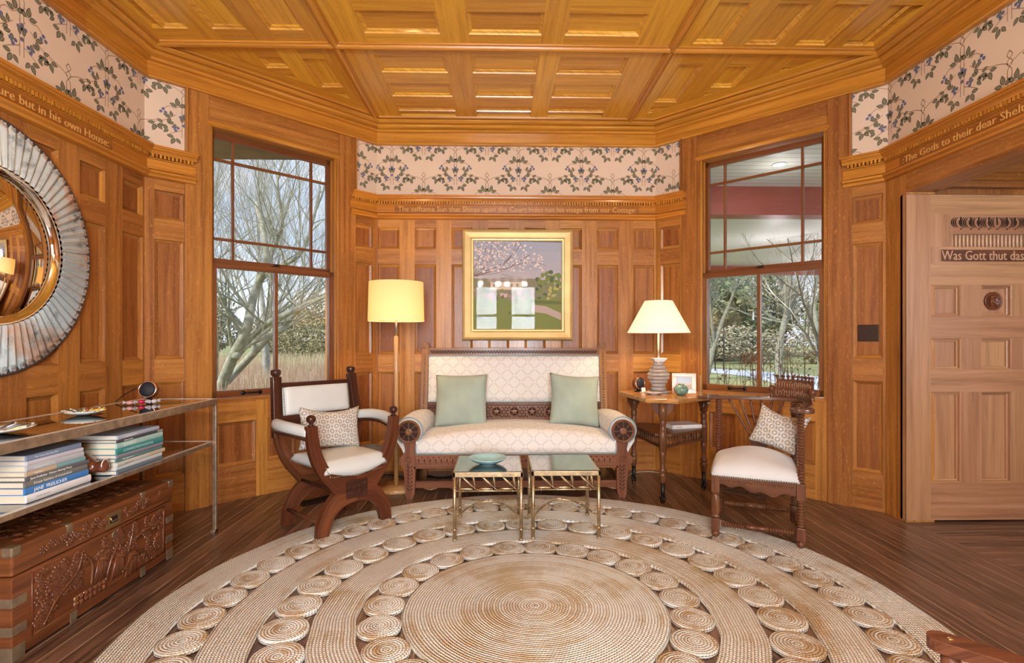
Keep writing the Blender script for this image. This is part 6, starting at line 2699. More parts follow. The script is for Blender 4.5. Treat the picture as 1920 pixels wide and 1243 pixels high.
o.location = (1.478, 4.19, TBZ + 0.0003)
o.rotation_euler = (0, 0, radians(-14))
tag(o, 'thin clear upright panel against the side of the photo frame', 'panel')


# ------------------------------------------------------------------ books
def book(loc, rz, L_, D, H_, cover, label, text=None, tcol=(0.8, 0.8, 0.78), tsize=0.6, group=None, hard=True, band=None, tstart=0.12):
    """spine faces +x in its own frame, length along y, lying flat"""
    t = thing('book', label, 'book', loc, rz, group)
    c = 0.0022
    m = MB()
    m.box(-D, -0.004, -L_ / 2, L_ / 2, 0, c, 'y')
    m.box(-D, -0.004, -L_ / 2, L_ / 2, H_ - c, H_, 'y')
    # gently rounded spine
    m.tube([(-0.004, -L_ / 2, H_ / 2), (-0.004, L_ / 2, H_ / 2)], 1.0, 8, 0, None, True,
           [(-H_ / 2, -0.001), (H_ / 2, -0.001), (H_ / 2, 0.001), (H_ * .3, 0.0035), (0, 0.0042), (-H_ * .3, 0.0035), (-H_ / 2, 0.001)] , smooth=False, up=(0, 0, 1)) if False else \
        m.prism([(-0.006, 0), (0.0, 0.0), (0.0028, H_ * 0.25), (0.0034, H_ / 2), (0.0028, H_ * 0.75), (0.0, H_), (-0.006, H_)], -L_ / 2, L_ / 2, 0, 0, Matrix.Rotation(pi / 2, 4, 'X'))
    m.build('cover', [cover], t)
    m = MB()
    e = 0.004 if hard else 0.0005
    m.box(-D + e, -0.005, -L_ / 2 + e, L_ / 2 - e, c, H_ - c, 'y')
    m.build('pages', [PAPERW], t)
    if band:
        m = MB()
        m.prism([(-0.003, 0.001), (0.0002, 0.0005), (0.0032, H_ * 0.25), (0.0038, H_ / 2), (0.0032, H_ * 0.75), (0.0002, H_ - .0005), (-0.003, H_ - .001)], band[0] * L_, band[1] * L_, 0, 0, Matrix.Rotation(pi / 2, 4, 'X') @ Matrix.Translation((0, 0, 0)))
        m.build('spine_band', [plain('spine_band_colour', band[2], 0.5)], t)
    if text:
        V, F = text_geo(text, H_ * tsize, 0.0003)
        w = max(v[0] for v in V) - min(v[0] for v in V)
        k = min(1.0, L_ * (0.95 - tstart) / w)
        m = MB()
        x0 = -L_ / 2 + L_ * tstart
        m.add([(0.0037 + v[2], x0 + v[0] * k, H_ * (0.5 - tsize * 0.34) + v[1]) for v in V], F)
        m.build('spine_lettering', [plain('spine_ink', tcol, 0.5)], t)
    return t


def cov(n, c):
    return plain('cover_' + n, c, 0.42, noise=0.04, nscale=8)


SH = 0.566
left = [('white', (0.70, 0.71, 0.72), 0.031, 0.330, 0.250, 'thick white book at the bottom of the near stack', 'Charles Sheeler', (0.35, 0.36, 0.4), 0.35, 0.0, None),
        ('blue', (0.045, 0.19, 0.50), 0.027, 0.315, 0.245, 'bright blue book on the thick white one, near stack', 'JANE  FREILICHER', (0.75, 0.80, 0.85), 0.75, -0.010, None),
        ('charcoal', (0.15, 0.155, 0.15), 0.024, 0.310, 0.250, 'charcoal garden book resting on the bright blue book', 'Private Gardens of Connecticut', (0.6, 0.6, 0.55), 0.6, -0.014, None),
        ('slate', (0.10, 0.105, 0.13), 0.018, 0.315, 0.240, 'dark slate book third from the top of the near stack', 'Jane Freilicher  Painter Among Poets', (0.72, 0.70, 0.6), 0.75, -0.006, None),
        ('teal_tan', (0.46, 0.36, 0.24), 0.019, 0.290, 0.225, 'tan book with a teal spine end, near stack', 'Gardens', (0.75, 0.75, 0.7), 0.6, -0.018, (-0.5, 0.02, (0.16, 0.36, 0.40))),
        ('pale', (0.42, 0.45, 0.49), 0.024, 0.280, 0.225, 'pale grey-blue book second from the top, near stack', 'Designed for Living', (0.62, 0.64, 0.66), 0.5, -0.024, None),
        ('lilac', (0.54, 0.53, 0.60), 0.017, 0.280, 0.220, 'thin lilac book under the slate-blue top book', None, None, 0.5, -0.024, None),
        ('steel', (0.19, 0.25, 0.36), 0.022, 0.270, 0.230, 'slate-blue book on top of the near stack', 'The House that Sam Built', (0.55, 0.60, 0.66), 0.5, -0.028, None)]
z = SH + 0.0018
for (n_, c_, h, L_, D, lab, tx, tc_, ts, dy, bd) in left:
    book((-1.822 + rnd.uniform(-.003, .003), 2.262 + dy, z), radians(rnd.uniform(-0.8, 0.8)), L_, D, h, cov(n_, c_), lab, tx, tc_ or (1, 1, 1), ts, 'books on the console shelf', True, bd, 0.12 if n_ != 'slate' else 0.05)
    z += h + 0.0002
right = [('navy', (0.10, 0.15, 0.20), 0.020, 0.330, 0.270, 'navy book at the bottom of the far stack', None, None, .5, 0.0, None),
         ('pale_blue', (0.50, 0.57, 0.60), 0.018, 0.330, 0.260, 'pale blue-grey book second from the bottom, far stack', None, None, .5, 0.0, None),
         ('grey_white', (0.50, 0.52, 0.50), 0.020, 0.355, 0.275, 'long pale book that sticks out furthest, far stack', 'American Beauty', (0.35, 0.33, 0.28), .5, 0.010, (-0.5, -0.15, (0.48, 0.42, 0.28))),
         ('sea', (0.10, 0.22, 0.23), 0.017, 0.335, 0.270, 'dark sea-green book above the long pale one', 'New England Interiors', (0.6, 0.64, 0.6), .5, 0.0, None),
         ('plum', (0.22, 0.22, 0.29), 0.017, 0.335, 0.265, 'plum-grey book just under the deep teal one', None, None, .5, 0.0, None),
         ('teal', (0.035, 0.23, 0.24), 0.029, 0.335, 0.275, 'thick deep teal book in the far stack', 'A CONNECTICUT SCULPTOR', (0.42, 0.62, 0.62), .55, 0.0, None),
         ('mint', (0.33, 0.53, 0.50), 0.026, 0.330, 0.270, 'mint green book above the deep teal one', 'ELEGANT', (0.62, 0.76, 0.72), .8, 0.0, None),
         ('black', (0.05, 0.052, 0.065), 0.014, 0.330, 0.230, 'thin black book near the top of the far stack', 'Modern Gardens', (0.7, 0.7, 0.7), .65, 0.0, (-0.5, -0.36, (0.36, 0.30, 0.30))),
         ('bluegrey', (0.36, 0.42, 0.54), 0.020, 0.300, 0.225, 'pale slate-blue book on top of the far stack', 'Cottages by the Shore', (0.62, 0.66, 0.72), .5, -0.012, None)]
z = SH + 0.0018
for (n_, c_, h, L_, D, lab, tx, tc_, ts, dy, bd) in right:
    book((-1.778 + rnd.uniform(-.003, .003), 2.690 + dy, z), radians(rnd.uniform(-0.8, 0.8)), L_, D, h, cov(n_, c_), lab, tx, tc_ or (1, 1, 1), ts, 'books on the console shelf', True, bd)
    z += h + 0.0002
book((1.45, 4.11, 0.5065), radians(-78), 0.255, 0.185, 0.030, cov('white_cloth', (0.66, 0.62, 0.58)), 'white book lying on the lower shelf of the side table', 'HOME', (0.35, 0.2, 0.1), 0.6)

# glossy carved ornament between the stacks
m = MB()
ax = spline([(-1.97, 2.452, SH + 0.070), (-1.91, 2.456, SH + 0.070), (-1.86, 2.460, SH + 0.062), (-1.825, 2.464, SH + 0.056), (-1.792, 2.468, SH + 0.060)], 5)
N_ = len(ax)
rads = []
for i in range(N_):
    t = i / (N_ - 1)
    rads.append(0.044 * (1 - smoothstep(0.15, 0.85, t)) + 0.022 + 0.007 * smoothstep(0.75, 0.95, t))
rads = [min(r, ax[i].z - SH - 0.0012) for i, r in enumerate(rads)]
dr_ = (ax[-1] - ax[-2]).normalized()
end_r = rads[-1]
ax = ax + [ax[-1] + dr_ * 0.008, ax[-1] + dr_ * 0.013, ax[-1] + dr_ * 0.015]
rads = rads + [end_r * 0.85, end_r * 0.5, 0.001]
m.tube(ax, rads, 18)
orn = m.build('carved_ornament', [plain('glossy_mahogany', (0.13, 0.035, 0.016), 0.12, coat=0.8, noise=0.25, nscale=14)])
m = MB()
e = ax[-4]
sd_ = dr_.cross(Vector((0, 0, 1))).normalized()
m.tube([e + dr_ * 0.002 + (Vector((0, 0, 1)) * sin(radians(q)) + sd_ * cos(radians(q))) * (end_r + 0.0005) for q in range(10, 125, 10)], 0.0022, 6)
m.build('pale_rim', [plain('ivory_rim', (0.72, 0.72, 0.74), 0.2)], orn)
tag(orn, 'glossy brown carved ornament lying between the two book stacks', 'ornament')

# ------------------------------------------------------------------ console table
CX0, CX1, CY0, CY1, CZ = -2.235, -1.764, 1.42, 3.388, 0.829
ct = thing('console_table', 'long bronzed metal console table with two glass shelves by the left wall', 'console table', ((CX0 + CX1) / 2, (CY0 + CY1) / 2, 0))
hx, hy = (CX1 - CX0) / 2, (CY1 - CY0) / 2
for sx in (-1, 1):
    for sy in (-1, 1):
        m = MB()
        x0, x1 = sorted((sx * hx, sx * (hx - 0.022)))
        y0, y1 = sorted((sy * hy, sy * (hy - 0.022)))
        m.box(x0, x1, y0, y1, 0.0, CZ - 0.040, 'z')
        m.box(x0, x1, min(y0, y0 - sy * 0.022), max(y1, y1 - sy * 0.022), 0.0, 0.020, 'z')
        m.build('leg', [BRASSD if False else STEELB], ct, bevel=0.002)


def shelf_frame(z, th, name, inset=0.0):
    m = MB()
    w = 0.022
    X, Y = hx - inset, hy - inset
    m.box(-X, X, -Y, -Y + w, z - th, z, 'x'); m.box(-X, X, Y - w, Y, z - th, z, 'x')
    m.box(-X, -X + w, -Y + w, Y - w, z - th, z, 'y'); m.box(X - w, X, -Y + w, Y - w, z - th, z, 'y')
    o = m.build(name, [STEELB], ct, bevel=0.0015)
    # pale strips: window reflection on the top edge put into the colour
    m = MB()
    m.box(X - 0.019, X - 0.001, -Y, Y, z, z + 0.0016, 'y')
    m.box(-X + .001, -X + 0.019, -Y, Y, z, z + 0.0016, 'y')
    m.box(-X, X, Y - 0.019, Y - 0.001, z, z + 0.0014, 'x')
    m.build('edge_glint', [EDGE_GLINT], o)
    m = MB()
    m.box(-X + 0.012, X - 0.012, -Y + 0.012, Y - 0.012, z - 0.008, z - 0.0002, 'x')
    m.build('glass_shelf', [SHELFG], ct)


shelf_frame(CZ, 0.040, 'top_frame')
shelf_frame(SH, 0.022, 'shelf_frame', 0.012)
# fused-glass dishes on top
FUSED = plain('fused_glass', (0.70, 0.72, 0.66), 0.12, coat=0.5)


def fused_dish(x, y, r, rz, label, cols, seed, sx=1.0):
    t = thing('glass_dish', label, 'dish', (x, y, CZ + 0.0020), rz, 'fused glass dishes')
    m = MB()
    m.lathe([(r * 0.35, 0.0), (r * 0.40, 0.0015), (r * 0.7, 0.008), (r * 1.0, 0.020), (r * 1.0, 0.024), (r * 0.7, 0.012), (r * 0.4, 0.005), (0.0, 0.004)], 40, 0, T().__matmul__(Matrix.Diagonal((sx, 1, 1, 1))))
    m.build('dish_body', [FUSED], t)
    m = MB()
    r_ = random.Random(seed)
    for k in range(26):
        a = k / 26 * 2 * pi + r_.uniform(-.05, .05)
        c_ = r_.randrange(len(cols))
        r0, r1 = r * r_.uniform(0.45, 0.6), r * r_.uniform(0.75, 0.98)
        z0, z1 = 0.008 + (r0 / r - .4) * 0.02, 0.013 + (r1 / r - .7) * 0.04
        m.tube([(r0 * cos(a) * sx, r0 * sin(a), z0 + .002), (r1 * cos(a) * sx, r1 * sin(a), z1 + .002)], 0.0030, 5, c_)
        if k % 3 == 0:
            m.lathe([(0.006, 0), (0.005, 0.003), (0, 0.004)], 8, (c_ + 1) % len(cols), T(r * .97 * cos(a) * sx, r * .97 * sin(a), 0.021))
    m.build('colour_inlay', [plain('inlay', c, 0.2) for c in cols], t)
    return t


fused_dish(-2.00, 2.135, 0.145, 0.3, 'large clear glass dish with pale blue and yellow inlay, on the console table', [(0.72, 0.78, 0.85), (0.25, 0.35, 0.50), (0.70, 0.68, 0.25), (0.75, 0.75, 0.75), (0.08, 0.10, 0.14)], 3)
fused_dish(-2.035, 2.665, 0.110, 0.7, 'smaller glass dish with red and yellow inlay, middle of the console table', [(0.80, 0.72, 0.10), (0.70, 0.10, 0.08), (0.80, 0.80, 0.76), (0.78, 0.74, 0.6), (0.10, 0.12, 0.10)], 4, 0.8)
# glass sweets
sweets = [((0.86, 0.45, 0.45), 'pink-ended glass sweet beside the round speaker on the console', (-2.075, 3.045)), ((0.72, 0.02, 0.10), 'ruby red glass sweet between the pink one and the clear one', (-2.035, 3.085)), ((0.78, 0.80, 0.86), 'clear glass sweet, the one nearest the round speaker', (-1.985, 3.118))]
for k, (c_, lab, (x, y)) in enumerate(sweets):
    t = thing('glass_sweet', lab, 'glass sweet', (x, y, CZ + 0.003), radians(20 + 25 * k), 'glass sweets')
    m = MB()
    m.lathe([(0.003, -0.016), (0.009, -0.012), (0.012, 0.0), (0.009, 0.012), (0.003, 0.016)], 14, 0, T(0, 0, 0.012, ry=pi / 2))
    m.build('sweet', [plain('coloured_glass', c_, 0.08, coat=0.6, trans=0.3)], t)
    m = MB()
    for s_ in (-1, 1):
        m.lathe([(0.003, 0.0), (0.007, 0.006), (0.013, 0.014), (0.012, 0.015), (0.003, 0.003)], 10, 0, T(s_ * 0.015, 0, 0.0135, ry=s_ * pi / 2), close=False)
    m.build('wrapper', [plain('clear_wrapper_glass', (0.84, 0.78, 0.80), 0.08, trans=0.5, coat=0.5)], t)

# ------------------------------------------------------------------ carved trunk
TX0, TX1, TY0, TY1, TH_ = -2.275, -1.800, 2.015, 2.985, 0.427
tk = thing('carved_chest', 'carved reddish wood chest with brass-bound corners under the console table', 'chest', ((TX0 + TX1) / 2, (TY0 + TY1) / 2, 0))
hx, hy = (TX1 - TX0) / 2, (TY1 - TY0) / 2
m = MB()
zl = 0.318
m.box(-hx + 0.02, hx - 0.02, -hy + 0.02, hy - 0.02, 0.0, 0.018, 'y')
m.box(-hx, hx, -hy, hy, 0.015, zl - 0.0015, 'y')
tb = m.build('body', [TRUNKW], tk, bevel=0.004)
m = MB()
m.box(-hx - 0.001, hx + 0.001, -hy - 0.001, hy + 0.001, zl + 0.0015, TH_, 'y')
ld = m.build('lid', [TRUNKW], tk, bevel=0.009, seg=3)
# sunk border lines of the carved panels, dovetails
m = MB()
xf = hx + 0.0005
for (y0, y1, z0, z1) in ((-hy + 0.085, hy - 0.075, 0.060, zl - 0.012),):
    for a, b in (((y0, z0), (y1, z0)), ((y1, z0), (y1, z1)), ((y1, z1), (y0, z1)), ((y0, z1), (y0, z0))):
        m.tube([(xf, a[0], a[1]), (xf, b[0], b[1])], 0.0035, 6)
m.build('panel_bead', [TRUNKW], tb)


def blossom(m, y, z, r, x, rr):
    k = rr.choice((5, 5, 6))
    a0 = rr.random() * 6
    m.lathe([(r * 0.36, 0), (r * 0.30, 0.005), (0, 0.007)], 8, 0, Matrix.Translation((x, y, z)) @ Matrix.Rotation(pi / 2, 4, 'Y'), close=False)
    for q in range(k):
        a = a0 + 2 * pi * q / k
        m.lathe([(r * 0.42, 0), (r * 0.40, 0.004), (r * 0.22, 0.0065), (r * 0.12, 0.004), (0, 0.0038)], 8, 0,
                Matrix.Translation((x, y + r * 0.66 * cos(a), z + r * 0.66 * sin(a))) @ Matrix.Rotation(pi / 2, 4, 'Y'), close=False)


rr = random.Random(21)
CARVW = wood('relief_carving_wood', (0.055, 0.016, 0.007), (0.13, 0.040, 0.016), (0.24, 0.08, 0.03), rough=0.28, fleck=0, vary=0.2, coat=0.5)
m = MB()
# front relief: two blossom trees, a bridge with rocks, two robed figures
cl_ = []


def scatter(y0, y1, z0, z1, n, r0=0.014, r1=0.022):
    for _ in range(n):
        cl_.append((rr.uniform(y0, y1), rr.uniform(z0, z1), rr.uniform(r0, r1)))


scatter(-hy + 0.10, -hy + 0.20, 0.085, 0.285, 34)
scatter(-hy + 0.20, -hy + 0.34, 0.15, 0.285, 34)
scatter(-hy + 0.42, -hy + 0.58, 0.20, 0.29, 22)
scatter(-hy + 0.68, -hy + 0.78, 0.08, 0.15, 10, .010, .016)
scatter(-hy + 0.58, -hy + 0.68, 0.17, 0.29, 12)
scatter(hy - 0.24, hy - 0.09, 0.19, 0.29, 18)
scatter(hy - 0.22, hy - 0.09, 0.08, 0.17, 18)
for (y, z, r) in cl_:
    blossom(m, y, z, r, hx, rr)
for pts in ([(-hy + 0.13, 0.07), (-hy + 0.20, 0.15), (-hy + 0.30, 0.21), (-hy + 0.33, 0.28)], [(-hy + 0.34, 0.27), (-hy + 0.385, 0.21), (-hy + 0.38, 0.12)], [(-hy + 0.46, 0.09), (-hy + 0.50, 0.18), (-hy + 0.55, 0.25)],
            [(hy - 0.30, 0.22), (hy - 0.22, 0.235), (hy - 0.12, 0.225)], [(hy - 0.09, 0.07), (hy - 0.085, 0.29)], [(hy - 0.36, 0.17), (hy - 0.33, 0.24), (hy - 0.32, 0.29)]):
    m.tube(spline([(hx + 0.003, y, z) for y, z in pts], 5), 0.006, 6)
for (y, z) in ((-hy + 0.55, 0.16), (-hy + 0.64, 0.13), (-hy + 0.44, 0.19)):       # robed figures
    for q in range(7):
        o_ = (q - 3) * 0.010
        m.tube([(hx + 0.001, y - 0.012 + o_ * 1.25, z - 0.078 + 0.004 * (q % 3)), (hx + 0.003, y + o_ * 0.95, z - 0.02), (hx + 0.003, y + 0.004 + o_ * 0.55, z + 0.032)], [0.0062, 0.0060, 0.0045], 6)
    m.lathe([(0.013, 0), (0.010, 0.007), (0, 0.010)], 10, 0, Matrix.Translation((hx, y + 0.006, z + 0.052)) @ Matrix.Rotation(pi / 2, 4, 'Y'))
    m.tube([(hx + 0.006, y - 0.012, z + 0.026), (hx + 0.009, y + 0.026, z + 0.006), (hx + 0.006, y + 0.046, z + 0.026)], 0.0055, 6)
m.tube(spline([(hx + 0.003, hy - 0.40, 0.09), (hx + 0.003, hy - 0.33, 0.135), (hx + 0.003, hy - 0.26, 0.14), (hx + 0.003, hy - 0.22, 0.10)], 5), 0.007, 6)
for q in range(4):
    m.tube([(hx + 0.002, hy - 0.37 + q * 0.04, 0.075), (hx + 0.003, hy - 0.36 + q * 0.04, 0.125)], 0.006, 6)
for q in range(14):
    m.lathe([(0.015, 0), (0.012, 0.006), (0, 0.009)], 9, 0, Matrix.Translation((hx, -hy + 0.30 + (q % 7) * 0.026, 0.075 + (q // 7) * 0.022)) @ Matrix.Rotation(pi / 2, 4, 'Y'), close=False)
m.build('relief_carving', [CARVW], tb)
for y0, y1 in ((-hy + 0.13, -hy + 0.46), (-hy + 0.60, hy - 0.20), (hy - 0.11, hy - 0.09)):
    m = MB()
    y = y0
    while y < y1:
        blossom(m, y, rr.uniform(0.350, 0.388), rr.uniform(.013, .019), hx + 0.001, rr)
        y += 0.022
    m.build('relief_carving', [CARVW], ld)
# lid top relief
m = MB()
for _ in range(150):
    y, x = rr.uniform(-hy + 0.09, hy - 0.09), rr.uniform(-hx + 0.08, hx - 0.06)
    r = rr.uniform(.014, .024)
    m.lathe([(r, 0), (r * .8, 0.005), (r * .4, 0.003), (0, 0.007)], 8, 0, T(x, y, TH_), close=False)
m.build('relief_carving', [CARVW], ld)
# brass mounts
def mount(par, bev, *boxes):
    mm = MB()
    for q in boxes:
        mm.box(*q)
    mm.build('brass_mount', [BRASSD], par, bevel=bev)


for sy in (-1, 1):
    for z, zt, w in ((0.10, 0.134, 0.061), (0.205, 0.239, 0.061), (0.004, 0.058, 0.054)):
        y0, y1 = sorted((sy * hy + sy * 0.0015, sy * hy - sy * w))
        e0, e1 = sorted((sy * (hy + 0.0018), sy * (hy - 0.001)))
        mount(tb, 0.0006, (hx - 0.001, hx + 0.0018, y0, y1, z, zt, 'y'), (hx - 0.08, hx + 0.0015, e0, e1, z, zt, 'x'))
for y in (-0.20, 0.24):
    mount(tb, 0.0006, (hx - 0.001, hx + 0.0018, y - 0.018, y + 0.018, 0.006, 0.052, 'y'))
for y in (-0.22, 0.24):
    mount(ld, 0.006, (hx - 0.03, hx + 0.003, y - 0.018, y + 0.018, TH_ - 0.045, TH_ + 0.0015, 'y'))
for sy in (-1, 1):
    y0, y1 = sorted((sy * (hy + 0.003), sy * (hy - 0.040)))
    mount(ld, 0.006, (hx - 0.04, hx + 0.003, y0, y1, TH_ - 0.035, TH_ + 0.002, 'y'))
m = MB()
yc = 0.035
m.box(hx + 0.001, hx + 0.003, yc - 0.046, yc + 0.046, zl + 0.012, zl + 0.078, 'y')
m.box(hx + 0.003, hx + 0.0036, yc - 0.026, yc + 0.026, zl + 0.030, zl + 0.060, 'y', 1)
m.tube([(hx + 0.003, yc - 0.024, zl + 0.058), (hx + 0.009, yc - 0.022, zl + 0.040), (hx + 0.009, yc + 0.022, zl + 0.040), (hx + 0.003, yc + 0.024, zl + 0.058)], 0.003, 6)
m.build('lid_pull', [plain('lid_pull_brass', (0.55, 0.42, 0.22), 0.3, 0.9), BLACK], ld)
m = MB()
m.prism([(-0.04, -0.055), (0.04, -0.055), (0.04, 0.0), (-0.04, 0.0)], 0, 0.002, 0, 0, Matrix(((0, 0, 1, hx + 0.0008), (1, 0, 0, yc), (0, 1, 0, zl - 0.002), (0, 0, 0, 1))))
m.lathe([(0.017, 0), (0.017, 0.002), (0.013, 0.0035), (0, 0.003)], 20, 1, Matrix.Translation((hx + 0.003, yc, zl - 0.028)) @ Matrix.Rotation(pi / 2, 4, 'Y'))
m.lathe([(0.004, 0), (0.004, 0.0006), (0, 0.0007)], 10, 2, Matrix.Translation((hx + 0.0064, yc, zl - 0.026)) @ Matrix.Rotation(pi / 2, 4, 'Y'))
m.build('lock_plate', [TRUNKW, BRASSD, BLACK], tb)

# ------------------------------------------------------------------ sunburst mirror
MY, MZ, MRO, MRI = 2.514, 1.634, 0.612, 0.362
mr_ = thing('wall_mirror', 'large round convex mirror in a ribbed antiqued glass frame on the left wall', 'mirror', (-2.372, MY, MZ))
AX = Matrix.Rotation(pi / 2, 4, 'Y')
CONV = bpy.data.materials.new('mirror_silver')
CONV.use_nodes = True
bs = CONV.node_tree.nodes['Principled BSDF']
bs.inputs['Base Color'].default_value = (0.88, 0.88, 0.86, 1)
bs.inputs['Metallic'].default_value = 1
bs.inputs['Roughness'].default_value = 0.01
m = MB()
MRC = MRI - 0.028
pr = [(MRC * 1.0, 0.034)]
for k in range(1, 25):
    r = MRC * (1 - k / 24)
    pr.append((r, 0.034 + 0.056 * (1 - (r / MRC) ** 2)))
m.lathe(pr, 72, 0, AX, True, False)
m.build('convex_glass', [CONV], mr_)
m = MB()
m.lathe([(0.05, 0.0), (MRO, 0.0), (MRO + 0.003, 0.006), (MRO + 0.003, 0.018), (MRO - 0.002, 0.022)], 72, 0, AX, False)
m.build('backing', [plain('dark_back_edge', (0.05, 0.05, 0.055), 0.4)], mr_)


def antique_glass():
    m, nt, b = new_mat('antiqued_glass_painted_sheen')
    N, L = nt.nodes, nt.links
    tc = N.new('ShaderNodeTexCoord')
    n = N.new('ShaderNodeTexNoise'); n.inputs['Scale'].default_value = 9; n.inputs['Detail'].default_value = 9; n.inputs['Roughness'].default_value = 0.75
    L.new(tc.outputs['Object'], n.inputs['Vector'])
    r = N.new('ShaderNodeMapRange'); r.inputs[1].default_value = 0.52; r.inputs[2].default_value = 0.66
    L.new(n.outputs[0], r.inputs[0])
    n2 = N.new('ShaderNodeTexNoise'); n2.inputs['Scale'].default_value = 5
    L.new(tc.outputs['Object'], n2.inputs['Vector'])
    r2 = N.new('ShaderNodeMapRange'); r2.inputs[1].default_value = 0.5; r2.inputs[2].default_value = 0.62
    L.new(n2.outputs[0], r2.inputs[0])
    c1 = mix_col(nt, r2.outputs[0], (0.66, 0.80, 0.86), (0.62, 0.46, 0.36))  # pale blue put into the colour stands in for window reflections
    L.new(mix_col(nt, r.outputs[0], c1, (0.16, 0.19, 0.20)), b.inputs['Base Color'])
    b.inputs['Metallic'].default_value = 0.4
    rr_ = N.new('ShaderNodeMapRange'); rr_.inputs[3].default_value = 0.10; rr_.inputs[4].default_value = 0.5
    L.new(r.outputs[0], rr_.inputs[0]); L.new(rr_.outputs[0], b.inputs['Roughness'])
    return m


m = MB()
m.lathe([(MRI + 0.014, 0.048), (MRI + 0.008, 0.056), (MRI - 0.002, 0.052), (MRI - 0.030, 0.036), (MRI - 0.030, 0.030)], 72, 0, AX, True, False)
m.build('bevelled_rim', [CONV], mr_)
AG = antique_glass()
m = MB()
NR = 76
for k in range(NR):
    a0, a1 = 2 * pi * k / NR, 2 * pi * (k + 1) / NR
    am = (a0 + a1) / 2
    seg = k % 19 == 0
    V, F = [], []
    for r, h0, h1 in ((MRI + 0.008, 0.052, 0.062), (MRI + 0.02, 0.050, 0.064), (MRO - 0.045, 0.024, 0.040), (MRO - 0.020, 0.020, 0.024), (MRO - 0.003, 0.019, 0.020)):
        for t, h in ((0.0, h0), (0.25, (h0 + h1) / 2 + .002), (0.5, h1), (0.75, (h0 + h1) / 2 + .002), (1.0, h0)):
            a = a0 + (a1 - a0) * (t * (0.94 if seg else 0.985) + 0.008)
            V.append((r * cos(a), r * sin(a), h))
    for i in range(4):
        for q in range(4):
            F.append([i * 5 + q, (i + 1) * 5 + q, (i + 1) * 5 + q + 1, i * 5 + q + 1])
    m.add(V, F, None, 0, False, AX)
m.build('ribbed_frame', [AG], mr_)

# ------------------------------------------------------------------ painting
PCX, PZ0, PZ1 = 0.162, 1.190, 2.190
PS = (PZ1 - PZ0)
pt = thing('framed_painting', 'square landscape painting in a wide gilt frame above the settee', 'painting', (PCX, 4.868, PZ0))
GOLD = plain('gilt_frame', (0.72, 0.54, 0.24), 0.38, 0.55, noise=0.12, nscale=6)
m = MB()
fw = 0.103
path = [(-PS / 2, 0), (PS / 2, 0), (PS / 2, PS), (-PS / 2, PS)]
fp = [(0.0, 0.0), (0.0, 0.030), (0.006, 0.044), (0.016, 0.050), (0.022, 0.044), (0.030, 0.040), (0.070, 0.028), (0.078, 0.030), (0.084, 0.022), (0.094, 0.020), (0.103, 0.012), (0.103, 0.002)]
V, F, U = [], [], []
for (ins, dep) in fp:
    for (x, z) in ((-PS / 2 + ins, ins), (PS / 2 - ins, ins), (PS / 2 - ins, PS - ins), (-PS / 2 + ins, PS - ins)):
        V.append((x, -dep, z))
for i in range(len(fp) - 1):
    for k in range(4):
        k2 = (k + 1) % 4
        F.append([i * 4 + k, i * 4 + k2, (i + 1) * 4 + k2, (i + 1) * 4 + k]); U.append([(0, 0)] * 4)
m.add(V, F, U)
m.build('gilt_frame', [GOLD], pt)
m = MB()
cs = PS - 2 * 0.100
x0c = -cs / 2
z0c = 0.100


def pm_(x, y):
    """photo-crop units of the picture (0..780) to canvas metres"""
    return (x0c + x / 780 * cs, z0c + (1 - y / 780) * cs)


pmats = []


def pcol(name, c):
    pmats.append(plain('paint_' + name, c, 0.6))
    return len(pmats) - 1


lay = [0]


def pp(poly, mi):
    lay[0] += 1
    y = -0.0030 - 0.000012 * lay[0]
    q = clip_rect([pm_(*p) for p in poly], x0c, x0c + cs, z0c, z0c + cs)
    if len(q) > 2:
        m.add([(a, y, b) for a, b in q], [list(range(len(q)))], None, mi)


skyc = [pcol('sky%d' % i, c) for i, c in enumerate([(0.33, 0.35, 0.42), (0.36, 0.36, 0.42), (0.38, 0.36, 0.40), (0.42, 0.38, 0.40), (0.46, 0.41, 0.40)])]
for i in range(5):
    pp([(0, i * 85), (780, i * 85 + 10), (780, i * 85 + 110), (0, i * 85 + 100)], skyc[i])
c_bush, c_pink, c_rose = pcol('bush', (0.20, 0.18, 0.10)), pcol('pink', (0.52, 0.34, 0.32)), pcol('rose', (0.40, 0.22, 0.20))
c_lawn, c_lawn2, c_path = pcol('lawn', (0.17, 0.20, 0.035)), pcol('lawn_dark', (0.10, 0.13, 0.03)), pcol('path', (0.44, 0.33, 0.28))
c_tree, c_tree2, c_yel = pcol('tree', (0.16, 0.20, 0.05)), pcol('tree_dark', (0.07, 0.10, 0.035)), pcol('yellow_shrub', (0.42, 0.36, 0.09))
c_br, c_br2, c_bl, c_bl2 = pcol('branch', (0.14, 0.085, 0.06)), pcol('branch_light', (0.26, 0.17, 0.12)), pcol('blossom', (0.66, 0.48, 0.44)), pcol('blossom_pale', (0.72, 0.64, 0.56))
c_house, c_roof = pcol('house', (0.60, 0.50, 0.36)), pcol('roof', (0.30, 0.24, 0.20))
pp([(0, 330), (520, 330), (780, 400), (780, 540), (0, 540)], c_bush)
pp([(150, 360), (430, 355), (430, 430), (150, 430)], c_house)
pp([(140, 335), (290, 318), (440, 340), (440, 360), (140, 365)], c_roof)
for k in range(5):
    pp([(170 + k * 52, 375), (190 + k * 52, 375), (190 + k * 52, 405), (170 + k * 52, 405)], c_roof)
pp([(0, 500), (780, 500), (780, 780), (0, 780)], c_lawn)
pr_ = random.Random(5)


def blob(x, y, r, c, n=7):
    pp([(x + r * pr_.uniform(.7, 1.15) * cos(2 * pi * q / n), y + r * pr_.uniform(.6, 1.1) * sin(2 * pi * q / n)) for q in range(n)], c)


